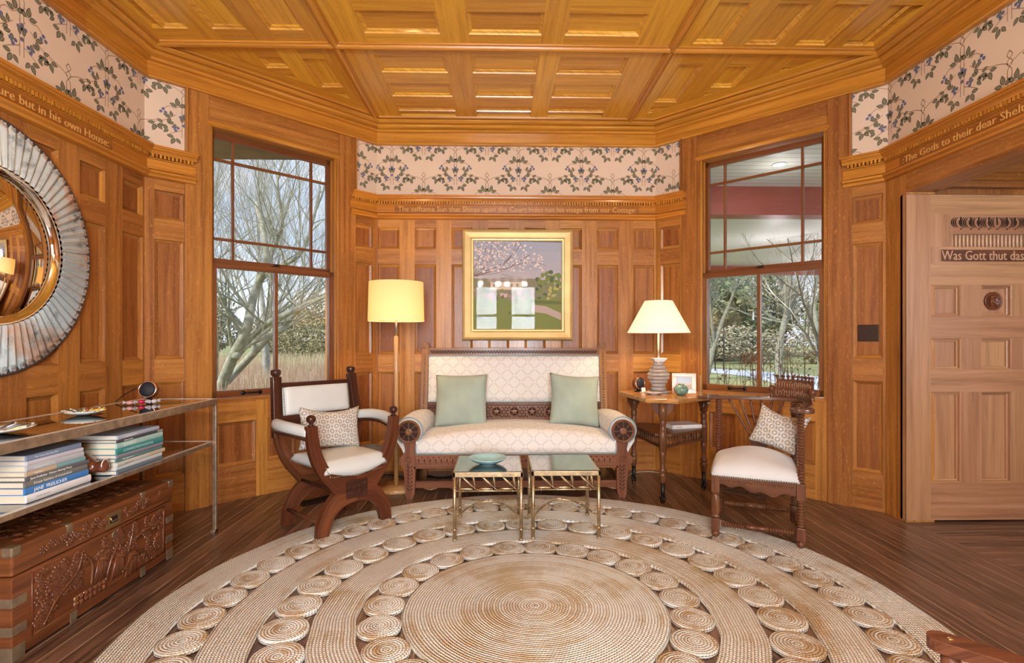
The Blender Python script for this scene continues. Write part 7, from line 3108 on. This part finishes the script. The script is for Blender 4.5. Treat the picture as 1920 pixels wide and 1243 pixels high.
for k in range(60):
    blob(pr_.uniform(0, 540), pr_.uniform(430, 520), pr_.uniform(12, 26), pr_.choice([c_bush, c_rose, c_pink, c_tree, c_tree2]))
for k in range(40):
    blob(pr_.uniform(0, 520), pr_.uniform(520, 770), pr_.uniform(10, 30), pr_.choice([c_lawn2, c_tree2, c_lawn, c_tree]))
for k in range(46):
    a, r = pr_.random() * 2 * pi, sqrt(pr_.random())
    blob(660 + 118 * r * cos(a), 345 + 72 * r * sin(a), pr_.uniform(14, 26), pr_.choice([c_tree, c_tree, c_tree2, c_lawn]))
for k in range(30):
    blob(pr_.uniform(540, 780), pr_.uniform(400, 500), pr_.uniform(12, 26), pr_.choice([c_tree, c_bush, c_tree2]))
for k in range(26):
    blob(pr_.uniform(660, 775), pr_.uniform(400, 510), pr_.uniform(8, 18), pr_.choice([c_yel, c_yel, c_tree]))
pp([(520, 560), (640, 575), (780, 640), (780, 700), (640, 640), (520, 625)], c_path)
pp([(500, 520), (780, 530), (780, 560), (500, 550)], c_lawn2)
c_b = [((0, 300), (60, 260), (140, 190), (230, 90), (290, 10)), ((0, 310), (90, 270), (220, 220), (330, 130), (380, 0)), ((0, 290), (80, 180), (110, 60), (120, 0)), ((20, 310), (150, 270), (290, 240), (400, 180), (500, 120)),
       ((60, 300), (200, 285), (340, 240), (480, 230), (560, 210)), ((0, 250), (50, 130), (30, 0)), ((120, 200), (200, 60), (250, 0)), ((260, 215), (380, 80), (430, 0)), ((250, 290), (340, 315), (420, 320)), ((80, 270), (140, 130), (170, 0)),
       ((0, 200), (60, 100), (50, 60)), ((300, 240), (420, 200), (540, 190), (640, 215))]
for i, cpts in enumerate(c_b):
    sp_ = spline([Vector((x, y)) for x, y in cpts], 5)
    w = 9 if i < 4 else 5
    for a, b in zip(sp_[:-1], sp_[1:]):
        for q in stroke([tuple(a), tuple(b)], w):
            pp(q, c_br if i % 2 else c_br2)
        w = max(2.5, w * 0.96)
for k in range(330):
    x, y = pr_.uniform(0, 620), pr_.uniform(0, 270)
    if x > 430 and y < (x - 430) * 0.75:
        continue
    if y > 300 - 0.02 * x:
        continue
    blob(x, y, pr_.uniform(4, 13), pr_.choice([c_bl, c_bl2, c_bl2, c_bl, skyc[1]]), 6)
m.build('canvas', pmats, pt)
m = MB()
m.box(x0c, x0c + cs, -0.0125, -0.0105, z0c, z0c + cs, 'x')
m.build('glazing', [glass_pane('picture_glass', (1, 1, 1), 0.13, 0.0)], pt)
m = MB()
m.box(-PS / 2 + 0.02, PS / 2 - 0.02, -0.002, 0.010, 0.02, PS - 0.02, 'x')
m.build('backboard', [BLACK], pt)
pt.rotation_euler = (radians(1.1), 0, 0)

# ------------------------------------------------------------------ small wall and floor fittings
m = MB()
m.box(1.583, 1.710, -0.022, -0.014, 1.185, 1.303, 'z', 0, MWR)
o = m.build('light_switch', [plain('oil_rubbed_bronze', (0.045, 0.028, 0.020), 0.35, 0.6)], bevel=0.003)
tag(o, 'dark bronze double light switch plate on the panelling beside the window', 'light switch')
for x in (1.6225, 1.6705):
    m = MB()
    m.box(x - 0.006, x + 0.006, -0.016, -0.003, 1.240, 1.262, 'z', 0, MWR)
    m.build('toggle', [BLACK], o)
    for z in (1.205, 1.283):
        m = MB()
        m.lathe([(0.003, 0), (0.002, 0.0015)], 8, 0, MWR @ T(x, -0.014, z, rx=-pi / 2))
        m.build('screw', [BLACK], o)


def vent(name, cx, cy, rz, w, d, label, mat):
    t = thing(name, label, 'floor vent', (cx, cy, 0.0), rz, 'iron floor vents')
    m = MB()
    m.box(-w / 2, w / 2, -d / 2, -d / 2 + 0.018, 0.0005, 0.005, 'x'); m.box(-w / 2, w / 2, d / 2 - 0.018, d / 2, 0.0005, 0.005, 'x')
    m.box(-w / 2, -w / 2 + 0.018, -d / 2, d / 2, 0.0005, 0.005, 'x'); m.box(w / 2 - 0.018, w / 2, -d / 2, d / 2, 0.0005, 0.005, 'x')
    m.build('frame', [mat], t)
    m = MB()
    m.box(-w / 2 + .015, w / 2 - .015, -d / 2 + .015, d / 2 - .015, 0.0003, 0.0010, 'x', 1)
    k = -w / 2 + 0.03
    while k < w / 2 - 0.02:
        m.tube([(k, -d / 2 + 0.015, 0.003), (k + 0.02, 0, 0.0035), (k, d / 2 - 0.015, 0.003)], 0.0022, 5)
        m.tube([(k + 0.02, -d / 2 + 0.015, 0.003), (k, 0, 0.0035), (k + 0.02, d / 2 - 0.015, 0.003)], 0.0022, 5)
        k += 0.026
    m.build('grille', [mat, BLACK], t)


vent('floor_vent', 1.90, 4.12, radians(-45), 0.36, 0.13, 'pierced metal floor vent behind the corner chair', plain('tan_vent_metal', (0.20, 0.13, 0.08), 0.5, 0.3))
vent('floor_vent', -1.33, 4.03, radians(44), 0.34, 0.13, 'black iron floor vent behind the X-frame armchair', IRON)
m = MB()
m.tube(spline([(1.02, 4.42, 0.006), (1.16, 4.72, 0.006), (1.30, 4.78, 0.010), (1.40, 4.76, 0.008), (1.46, 4.66, 0.006)], 6), 0.004, 6)
tag(m.build('lamp_cord', [plain('ivory_cord', (0.50, 0.42, 0.28), 0.5)]), 'pale lamp cord lying along the back wall under the side table', 'cord')
m = MB()
m.tube(spline([(-1.08, 4.60, 0.006), (-0.95, 4.68, 0.012), (-0.80, 4.62, 0.008), (-0.66, 4.70, 0.010), (-0.52, 4.64, 0.006), (-0.35, 4.72, 0.006)], 6), 0.006, 6)
m.tube(spline([(-1.02, 4.66, 0.03), (-0.86, 4.60, 0.035), (-0.70, 4.66, 0.02), (-0.55, 4.60, 0.008)], 6), 0.005, 6)
tag(m.build('lamp_cord', [BLACK]), 'tangle of black cords on the floor behind the floor lamp', 'cord')

ss = thing('round_stool', 'low round grey stool half hidden behind the X-frame armchair', 'stool', (-1.045, 4.32, 0))
m = MB()
m.lathe([(0.05, 0.195), (0.135, 0.20), (0.158, 0.225), (0.160, 0.25), (0.140, 0.30), (0.10, 0.335), (0.05, 0.352), (0.0, 0.356)], 36)
m.build('seat', [DARKCLOTH], ss)
m = MB()
m.lathe([(0.075, 0.0), (0.075, 0.012), (0.022, 0.022), (0.020, 0.195)], 24)
m.build('pedestal', [BLACK], ss)

# ------------------------------------------------------------------ wooden armchair in the near corner, mostly out of frame
fc = thing('wooden_armchair', 'brown wooden armchair whose flat arm juts into the bottom corner of the view', 'armchair', (1.33, 0.60, 0.0), radians(0))
ARM_A = Vector((0.790 - 1.33, 0.962 - 0.60, 0.0)); ARM_B = Vector((0.872 - 1.33, 0.862 - 0.60 - 0.0, 0.0))
dv = (Vector((0.905, 0.845, 0)) - Vector((0.782, 0.972, 0))).normalized()
nvv = Vector((-dv.y, dv.x, 0))
p0 = Vector((0.800 - 1.33, 0.950 - 0.60, 0))


def plank(m, p, d, L_, w, z0, z1, rounded=True):
    n_ = Vector((-d.y, d.x, 0))
    pts = []
    if rounded:
        for k in range(9):
            a = pi / 2 + pi * k / 8
            pts.append(p + d * (w / 2 * cos(a)) + n_ * (w / 2 * sin(a)))
    else:
        pts += [p + n_ * w / 2, p - n_ * w / 2]
    pts += [p + d * L_ - n_ * w / 2 * 0.8, p + d * L_ + n_ * w / 2 * 0.8]
    m.prism(ccw([(q.x, q.y) for q in pts]), z0, z1, 0)


side = nvv * -1
for k, off in enumerate((0.0, 0.52)):
    base = p0 - nvv * off
    m = MB()
    plank(m, base, dv, 0.46, 0.046, 0.640, 0.662)
    m.lathe([(0.0055, 0), (0.005, 0.002), (0, 0.0035)], 12, 1, T(base.x + dv.x * .012, base.y + dv.y * .012, 0.662))
    m.build('arm', [MIDW, CHROME], fc, bevel=0.003)
    m = MB()
    fpt = base + dv * 0.012
    m.tube([(fpt.x, fpt.y, 0.0225 if k == 0 else 0.0), (fpt.x, fpt.y, 0.64)], 0.015, 14)
    m.build('leg', [MIDW], fc)
    m = MB()
    bpt = base + dv * 0.45
    m.tube([(bpt.x, bpt.y, 0.0), (bpt.x + dv.x * .02, bpt.y + dv.y * .02, 0.62), (bpt.x + dv.x * .09, bpt.y + dv.y * .09, 1.0)], 0.017, 14)
    m.build('leg', [MIDW], fc)
m = MB()
a, b = p0 + dv * 0.02, p0 + dv * 0.45
q = [a, b, b - nvv * 0.52, a - nvv * 0.52]
m.prism(ccw([(v.x, v.y) for v in q]), 0.40, 0.43, 0)
m.build('seat', [MIDW], fc, bevel=0.004)
for z in (0.72, 0.84, 0.96):
    m = MB()
    s_ = p0 + dv * (0.47 + (z - 0.62) * 0.18)
    e_ = s_ - nvv * 0.52
    m.tube([(s_.x, s_.y, z), (e_.x, e_.y, z)], 0.012, 4, 0, None, True, [(2.2, .8), (-2.2, .8), (-2.2, -.8), (2.2, -.8)], up=(0, 0, 1), smooth=False)
    m.build('back_rail', [MIDW], fc)

# ------------------------------------------------------------------ hanging lamp over the middle of the room, seen only in reflections
ch = thing('chandelier', 'row of round bulbs on a brass ceiling bar', 'chandelier', (0.05, -0.55, 2.2))
m = MB()
m.tube([(-0.45, 0, 0), (0.45, 0, 0)], 0.012, 8)
for x in (-0.3, 0.3):
    m.tube([(x, 0, 0), (x, 0, CEIL - 2.2 - 0.001)], 0.006, 8)
m.build('bar', [BRASS], ch)
GL = plain('lit_globe', (1, 0.9, 0.75), 0.4, emit=(1.0, 0.80, 0.55), estr=9.0)
for k in range(6):
    m = MB()
    m.lathe([(0.004, -0.05), (0.035, -0.035), (0.05, 0.0), (0.035, 0.035), (0.004, 0.05)], 16, 0, T(-0.42 + k * 0.168, 0, -0.07))
    m.build('bulb', [GL], ch)
    if k in (0, 2, 3, 5):
        point_light('chandelier_light', (0.05 - 0.42 + k * 0.168, -0.55, 2.05), 0.05, 42, (1.0, 0.92, 0.82))
# ------------------------------------------------------------------ outdoors
GZ = -0.60
def ground_mat():
    m, nt, b = new_mat('winter_lawn')
    N, L = nt.nodes, nt.links
    tc = N.new('ShaderNodeTexCoord')
    n = N.new('ShaderNodeTexNoise'); n.inputs['Scale'].default_value = 0.35; n.inputs['Detail'].default_value = 8
    L.new(tc.outputs['Object'], n.inputs['Vector'])
    cr = N.new('ShaderNodeValToRGB')
    cr.color_ramp.elements[0].position = 0.4; cr.color_ramp.elements[0].color = (0.17, 0.20, 0.08, 1)
    cr.color_ramp.elements[1].position = 0.62; cr.color_ramp.elements[1].color = (0.34, 0.33, 0.13, 1)
    L.new(n.outputs[0], cr.inputs[0]); L.new(cr.outputs[0], b.inputs['Base Color'])
    b.inputs['Roughness'].default_value = 0.95
    return m


m = MB()
m.box(-120, 120, 5.2, 160, GZ - 0.2, GZ, 'x')
m.box(-120, -2.9, -20, 5.2, GZ - 0.2, GZ, 'x')
o = m.build('ground', [ground_mat()])
struct(o)
m = MB()
dr = [(7.0, 20.5), (10.5, 22.5), (14.0, 27.0), (19.0, 30.0), (30.0, 30.5), (45.0, 28.0), (45.0, 20.0), (30.0, 21.0), (19.0, 20.0), (14.5, 16.5), (12.5, 13.0), (9.5, 13.5), (9.0, 17.5)]
cu_ = spline([(5.0, 33.5, 0), (11.0, 31.5, 0), (13.5, 26, 0), (12.5, 20, 0), (11.5, 15, 0), (12.5, 8, 0)], 6)
V, F = [], []
for i, p in enumerate(cu_):
    a_ = (cu_[min(i + 1, len(cu_) - 1)] - cu_[max(i - 1, 0)]).normalized()
    n_ = Vector((a_.y, -a_.x, 0)) * 1.7
    V += [(p.x - n_.x, p.y - n_.y, GZ + 0.02), (p.x + n_.x, p.y + n_.y, GZ + 0.02)]
for i in range(len(cu_) - 1):
    F.append([i * 2, i * 2 + 1, i * 2 + 3, i * 2 + 2])
m.add(V, F)
o = m.build('path', [plain('pale_gravel', (0.52, 0.54, 0.58), 0.9, noise=0.1, nscale=3)])
struct(o)

BARK = plain('grey_green_bark', (0.40, 0.40, 0.31), 0.9, noise=0.35, nscale=9)
BARK2 = plain('grey_bark', (0.40, 0.39, 0.34), 0.9, noise=0.3, nscale=9)
BARK3 = plain('lichened_bark', (0.27, 0.27, 0.21), 0.9, noise=0.3, nscale=9)
TWIG = plain('dry_stem', (0.25, 0.16, 0.10), 0.8)


def grow(mb, p, d, L_, r, lev, rr, up=0.12, maxlev=5, kids=(3, 4)):
    """a crooked bough and its side shoots"""
    n = 5 if lev < 2 else 3
    pts = [Vector(p)]
    d = Vector(d).normalized()
    dirs = [d.copy()]
    for i in range(n):
        d = (d + Vector((rr.uniform(-1, 1), rr.uniform(-1, 1), rr.uniform(-1, 1))) * 0.17 + Vector((0, 0, up * 0.4))).normalized()
        pts.append(pts[-1] + d * (L_ / n))
        dirs.append(d.copy())
    rads = [r * (1 - 0.55 * i / n) for i in range(n + 1)]
    mb.tube(pts, rads, 6 if lev < 2 else (4 if lev < 3 else 3), 0, None, False)
    if lev >= maxlev:
        return
    for k in range(rr.randint(*kids)):
        t = rr.uniform(0.25, 1.0)
        i = min(n - 1, int(t * n))
        q = pts[i] + (pts[i + 1] - pts[i]) * (t * n - i)
        side = Vector((rr.uniform(-1, 1), rr.uniform(-1, 1), rr.uniform(-0.4, 1))).normalized()
        nd = (dirs[i] * 0.75 + side * 0.75 + Vector((0, 0, up))).normalized()
        grow(mb, q, nd, L_ * rr.uniform(0.55, 0.78), rads[i] * rr.uniform(0.45, 0.62), lev + 1, rr, up, maxlev, kids)
    grow(mb, pts[-1], dirs[-1], L_ * 0.7, rads[-1] * 0.9, lev + 1, rr, up, maxlev, kids)


def at(px, py, Y):
    a = (px - 960) / FPX
    b = (HORIZON - py) / FPX
    dx, dy = sin(YAW) + a * cos(YAW), cos(YAW) - a * sin(YAW)
    t = Y / dy
    return Vector((dx * t, Y, EYE + b * t))


# the big spreading tree outside the left window: its limbs are set out on the spot where they stand
m = MB()
rr = random.Random(12)
limbs = [([(402, 790), (400, 720), (402, 650), (398, 590), (380, 530), (372, 450)], 9.2, 0.085, 0.04),
         ([(404, 790), (412, 735), (436, 672), (462, 618), (474, 560), (488, 524), (500, 500), (495, 440), (480, 380)], 9.0, 0.10, 0.035),
         ([(440, 672), (480, 622), (515, 600), (545, 585), (580, 568), (640, 545)], 8.8, 0.065, 0.028),
         ([(424, 716), (445, 694), (470, 668), (500, 636), (530, 612), (560, 580), (590, 562), (640, 540)], 9.6, 0.075, 0.035),
         ([(486, 528), (510, 505), (560, 480), (585, 420), (600, 350)], 9.2, 0.045, 0.02),
         ([(500, 502), (512, 470), (530, 420), (520, 340), (540, 280)], 9.1, 0.04, 0.015)]
for pts, Y, r0, r1 in limbs:
    P = spline([at(px, py, Y + 0.25 * sin(i * 1.7)) for i, (px, py) in enumerate(pts)], 4)
    n = len(P)
    m.tube(P, [r0 + (r1 - r0) * i / (n - 1) for i in range(n)], 10, 0, None, True)
    for k in range(11):
        i = rr.randint(n // 4, n - 2)
        d = (P[i + 1] - P[i]).normalized()
        sd = Vector((rr.uniform(-1, 1), rr.uniform(-1, 1), rr.uniform(0.0, 1))).normalized()
        grow(m, P[i], d * 0.6 + sd * 0.8, rr.uniform(1.0, 1.7), (r0 + (r1 - r0) * i / n) * 0.40, 1, rr, 0.10, 4, (3, 4))
tag(m.build('bare_tree', [BARK]), 'spreading bare tree with grey-green limbs close outside the left window', 'tree')
spec = [((-9.6, 17.0), 0.17, 3.6, 31, 'upright bare tree in the meadow, behind the spreading tree', 5), ((-6.4, 15.0), 0.13, 3.3, 32, 'slim bare tree in the meadow beyond the left window, nearer the settee side', 5),
        ((-13.5, 24.0), 0.20, 4.6, 33, 'tall bare tree far out in the meadow', 5)]
for (x, y), r, L_, sd, lab, lv in spec:
    m = MB()
    rr = random.Random(sd)
    grow(m, (x, y, GZ), (0.05, 0, 1), L_, r, 0, rr, 0.30, lv, (3, 4))
    tag(m.build('bare_tree', [BARK2]), lab, 'tree')
# right-hand trees
for (x, y), r, L_, sd, lab, bend in (((11.9, 22.5), 0.20, 3.6, 51, 'bare grey tree beside the drive outside the right window', 0.0), ((9.3, 24.0), 0.16, 3.4, 52, 'bare tree with thin arching boughs seen at the lamp side of the right window', 0.1),
                                     ((16.5, 27.0), 0.2, 4.2, 53, 'bare tree at the door side of the right window', -0.1), ((6.1, 9.7), 0.07, 2.2, 54, 'slender leaning sapling just beyond the porch', -0.3)):
    m = MB()
    rr = random.Random(sd)
    grow(m, (x, y, GZ), (bend, 0, 1), L_, r, 0, rr, 0.15, 5, (3, 4))
    tag(m.build('bare_tree', [BARK3]), lab, 'tree')


def foliage(name, cx, cy, rx, ry, z0, z1, n, cols, size, seed, label, cat='bush', kind=None, group=None):
    """a dense bush: sprays of small leaves around a stem"""
    rr = random.Random(seed)
    mb = MB()
    zc, rz_ = (z0 + z1) / 2, (z1 - z0) / 2
    for _ in range(n):
        while True:
            u, v, w = rr.uniform(-1, 1), rr.uniform(-1, 1), rr.uniform(-1, 1)
            l = u * u + v * v + w * w
            if 0.25 < l < 1:
                break
        k = 1 + 0.15 * sin(u * 5 + seed) * sin(w * 6)
        p = Vector((cx + u * rx * k, cy + v * ry * k, max(z0, zc + w * rz_ * k)))
        a = Vector((rr.uniform(-1, 1), rr.uniform(-1, 1), rr.uniform(-1, 1))).normalized()
        b = a.orthogonal().normalized()
        s_ = size * rr.uniform(0.6, 1.4)
        c_ = rr.randrange(len(cols))
        mb.add([p - a * s_, p + b * s_ * 0.4, p + a * s_, p - b * s_ * 0.4], [(0, 1, 2, 3)], None, c_)
    for k in range(8):
        mb.tube([(cx + rr.uniform(-.3, .3) * rx, cy, z0), (cx + rr.uniform(-.7, .7) * rx, cy + rr.uniform(-.6, .6) * ry, zc + rz_ * 0.5)], [0.05, 0.015], 5, 0)
    o = mb.build(name, cols)
    tag(o, label, cat, group)
    if kind:
        o['kind'] = kind
    return o


HB = [plain('hedge_brown', (0.33, 0.28, 0.19), 0.9), plain('hedge_grey', (0.44, 0.40, 0.31), 0.9), plain('hedge_olive', (0.27, 0.28, 0.16), 0.9)]
EG = [plain('evergreen_dark', (0.08, 0.115, 0.06), 0.8), plain('evergreen_mid', (0.15, 0.20, 0.09), 0.8), plain('evergreen_light', (0.25, 0.28, 0.13), 0.8)]
GO = [plain('gold_twig', (0.36, 0.25, 0.10), 0.9), plain('gold_twig_dark', (0.22, 0.15, 0.07), 0.9)]
# thicket at the far side of the meadow
for k in range(9):
    x = -47 + k * 5.0
    foliage('thicket', x, 48 + (k % 2) * 7, 4.2, 2.5, GZ, 4.6 + 0.7 * sin(k * 2.1), 3000, HB, 0.20, 60 + k, 'grey-brown winter thicket along the far edge of the meadow', 'thicket', None, 'thickets beyond the meadow')
foliage('rounded_bush', -11.2, 32, 2.6, 2.0, GZ, 3.3, 1800, [plain('straw_bush', (0.36, 0.31, 0.16), 0.9), plain('straw_bush_dark', (0.24, 0.22, 0.11), 0.9)], 0.10, 81, 'rounded straw-coloured bush in the meadow, at the settee side of the left window')
# meadow grasses
m = MB()
rr = random.Random(77)
MG = [plain('meadow_russet', (0.42, 0.25, 0.17), 0.9), plain('meadow_straw', (0.62, 0.52, 0.32), 0.9), plain('meadow_olive', (0.38, 0.36, 0.20), 0.9), plain('meadow_mauve', (0.45, 0.31, 0.26), 0.9)]
for _ in range(15000):
    y = 8.5 + 22 * rr.random() ** 1.4
    x = y * rr.uniform(-0.66, -0.26)
    far = (y - 8.5) / 22
    h = rr.uniform(0.65, 1.25)
    a = rr.uniform(-0.25, 0.25)
    w = 0.007 + 0.012 * far
    c_ = rr.choices(range(4), (4.5, 2.2, 1.2, 3.5) if y < 19 else (0.8, 4, 2.5, 0.8))[0]
    b = rr.uniform(-0.2, 0.2)
    m.add([(x - w, y, GZ), (x + w, y, GZ), (x + a * 0.5 * h + w * .7, y + b * .5, GZ + h * 0.6), (x + a * 0.5 * h - w * .7, y + b * .5, GZ + h * 0.6), (x + a * h, y + b, GZ + h)], [(0, 1, 2, 3), (3, 2, 4)], None, c_)
o = tag(m.build('meadow_grass', MG), 'tall russet and straw winter grass filling the meadow outside the left window', 'grass')
o['kind'] = 'stuff'
# hedge and evergreens beyond the drive
for k in range(7):
    x = 12.5 + k * 5.5
    foliage('clipped_hedge', x, 38.5, 2.74, 1.0, GZ, 2.15, 2200, HB, 0.13, 100 + k, 'length of brown clipped hedge beyond the drive', 'hedge', None, 'hedge beyond the drive')
for k, (x, y, rx, h, lab) in enumerate(((17.5, 44.8, 4.2, 7.5, 'dark evergreen behind the hedge, at the lamp side of the right window'), (24.0, 52.5, 5.4, 10.5, 'broad dark evergreen behind the hedge, middle of the right window'), (31.0, 44.8, 4.6, 8.5, 'dark evergreen behind the hedge, at the door side of the right window'))):
    foliage('evergreen_tree', x, y, rx, 3.0, GZ, h, 5200, EG, 0.26, 120 + k, lab, 'tree')
foliage('golden_bush', 14.6, 40.5, 2.0, 1.5, 1.0, 4.1, 1500, GO, 0.13, 131, 'golden-tipped bush above the hedge beside the table lamp side of the window')
foliage('pink_bush', 23.0, 34.5, 1.6, 1.3, GZ, 2.9, 1300, [plain('pink_bud', (0.52, 0.33, 0.25), 0.9), plain('bud_branch', (0.24, 0.19, 0.15), 0.9), HB[1]], 0.09, 133, 'grey bush with pinkish buds by the drive')
for k, (px_, ) in enumerate(((1341,), (1357,))):
    p = at(px_, 660, 30.0)
    m = MB()
    m.tube([(p.x, 30.0, GZ), (p.x, 30.0, 2.1)], 0.035, 6)
    tag(m.build('fence_post', [BLACK]), 'thin dark post standing in front of the hedge, ' + ('nearer the table lamp' if k == 0 else 'the second from the table lamp'), 'post', 'fence posts')
for k in range(6):
    foliage('winter_thicket', 16 + k * 6.2, 61 + (k % 2) * 7, 5.2, 2.4, GZ, 9.5 + 1.2 * sin(k * 2.3), 3600, HB, 0.30, 140 + k, 'grey-brown winter wood far behind the evergreens outside the right window', 'thicket', None, 'winter wood behind the drive')
# dried plants right outside the window
LEAFD = plain('curled_dead_leaf', (0.32, 0.15, 0.07), 0.8)
rr = random.Random(41)
spots = [(1336, 690, 6.0), (1362, 668, 6.2), (1384, 655, 5.9), (1398, 640, 6.1), (1418, 632, 6.0), (1442, 640, 6.2), (1456, 660, 5.9), (1476, 648, 6.1), (1492, 640, 6.3), (1508, 662, 6.0), (1530, 672, 6.2), (1546, 655, 6.0)]
for k, (px_, py_, Y) in enumerate(spots):
    tp = at(px_, py_, Y)
    m = MB()
    base = Vector((tp.x + rr.uniform(-.08, .08), Y, GZ))
    for q in range(5):
        t_ = tp + Vector((rr.uniform(-.14, .14), rr.uniform(-.1, .1), rr.uniform(-.35, 0.0)))
        mid = (base + t_) / 2 + Vector((rr.uniform(-.06, .06), 0, 0.1))
        P = spline([base, mid, t_], 4)
        m.tube(P, [0.006 * (1 - 0.55 * i / 8) for i in range(len(P))], 5, 0)
        for z_ in range(5):
            i = rr.randint(3, len(P) - 1)
            e = P[i] + Vector((rr.uniform(-.10, .10), rr.uniform(-.04, .04), rr.uniform(0.03, 0.12)))
            m.tube([P[i], e], [0.003, 0.0016], 4, 0)
            for _ in range(2):
                a = Vector((rr.uniform(-1, 1), rr.uniform(-1, 1), rr.uniform(-1, 1))).normalized()
                b = a.orthogonal().normalized()
                s_ = rr.uniform(0.010, 0.022)
                m.add([e - a * s_, e + b * s_ * .6, e + a * s_, e - b * s_ * .6], [(0, 1, 2, 3)], None, 1)
    if k == 3:      # a dried flower head
        for _ in range(90):
            a = Vector((rr.uniform(-1, 1), rr.uniform(-1, 1), rr.uniform(-1, 1))).normalized()
            c_ = at(1404, 672, Y) + a * rr.uniform(0.03, 0.075)
            b = a.orthogonal().normalized()
            m.add([c_ - b * .018, c_ + a * .012, c_ + b * .018, c_ - a * .012], [(0, 1, 2, 3)], None, 1)
    lab = 'dried brown shrub stems with curled leaves close outside the right window' if k != 3 else 'dried stems with a round papery flower head outside the right window'
    tag(m.build('dried_plant', [TWIG, LEAFD]), lab, 'plant', 'dried plants outside the right window' if k != 3 else None)


# porch roof over the right window
def bead_mat():
    m, nt, b = new_mat('white_beadboard')
    N, L = nt.nodes, nt.links
    tc = N.new('ShaderNodeTexCoord')
    sp = N.new('ShaderNodeSeparateXYZ'); L.new(tc.outputs['Object'], sp.inputs[0])
    f = math_node(nt, 'ABSOLUTE', math_node(nt, 'SUBTRACT', math_node(nt, 'FRACT', math_node(nt, 'DIVIDE', sp.outputs[1], 0.14)), 0.5))
    g = N.new('ShaderNodeMapRange'); g.inputs[1].default_value = 0.44; g.inputs[2].default_value = 0.47
    L.new(f, g.inputs[0])
    L.new(mix_col(nt, g.outputs[0], (0.72, 0.71, 0.68), (0.33, 0.33, 0.32)), b.inputs['Base Color'])
    b.inputs['Roughness'].default_value = 0.5
    return m


m = MB()
m.box(1.3, 14, 5.12, 14.9, 3.22, 3.30, 'x')
struct(m.build('ceiling_porch', [bead_mat()]))
m = MB()
m.box(1.3, 14, 7.0, 7.25, 2.845, 3.22, 'x')
m.box(1.3, 14, 14.6, 14.9, 3.0, 3.22, 'x')
struct(m.build('beam', [plain('brick_red_paint', (0.36, 0.080, 0.062), 0.45)]))
m = MB()
m.lathe([(0.085, 0.0), (0.085, -0.008), (0.070, -0.010)], 32, 0, None, True, False)
pl = m.build('recessed_light', [WHITE])
p = at(1461, 308, 1.0)
dz = (3.22 - EYE) / (p.z - EYE)
pl.location = (p.x * dz, dz, 3.22)
tag(pl, 'round lit downlight in the white porch ceiling outside the right window', 'ceiling light')
m = MB()
m.lathe([(0.069, -0.006), (0.0, -0.0065)], 32, 0, None, True, False)
m.build('lamp_disc', [plain('lit_disc', (1, 1, 1), 0.4, emit=(1.0, 0.97, 0.90), estr=2.2)], pl)
point_light('porch_lamp_and_fill', (pl.location.x, pl.location.y, 2.95), 0.06, 2.5, (1.0, 0.96, 0.9))
for x_, y_ in ((5.5, 10.5), (9.5, 10.5), (8.0, 13.0)):  # added fills without fixtures, to brighten the porch ceiling past the beam
    point_light('porch_lamp_and_fill', (x_, y_, 2.3), 0.12, 26, (1.0, 0.92, 1.0))
# soffit over the left window
m = MB()
q = [(-7.5, 3.0), (-2.6, 3.85), (-1.2, 5.15), (-1.2, 5.75), (-2.2, 5.95), (-7.5, 5.9)]
q = [(-2.62, 3.75), (-1.2, 5.15), (-1.2, 5.72), (-7.0, 5.72), (-7.0, 3.75)]
m.prism(ccw(q), 3.10, 3.20, 0)
struct(m.build('ceiling_soffit', [plain('stained_soffit_boards', (0.23, 0.15, 0.10), 0.6, noise=0.25, nscale=3)]))
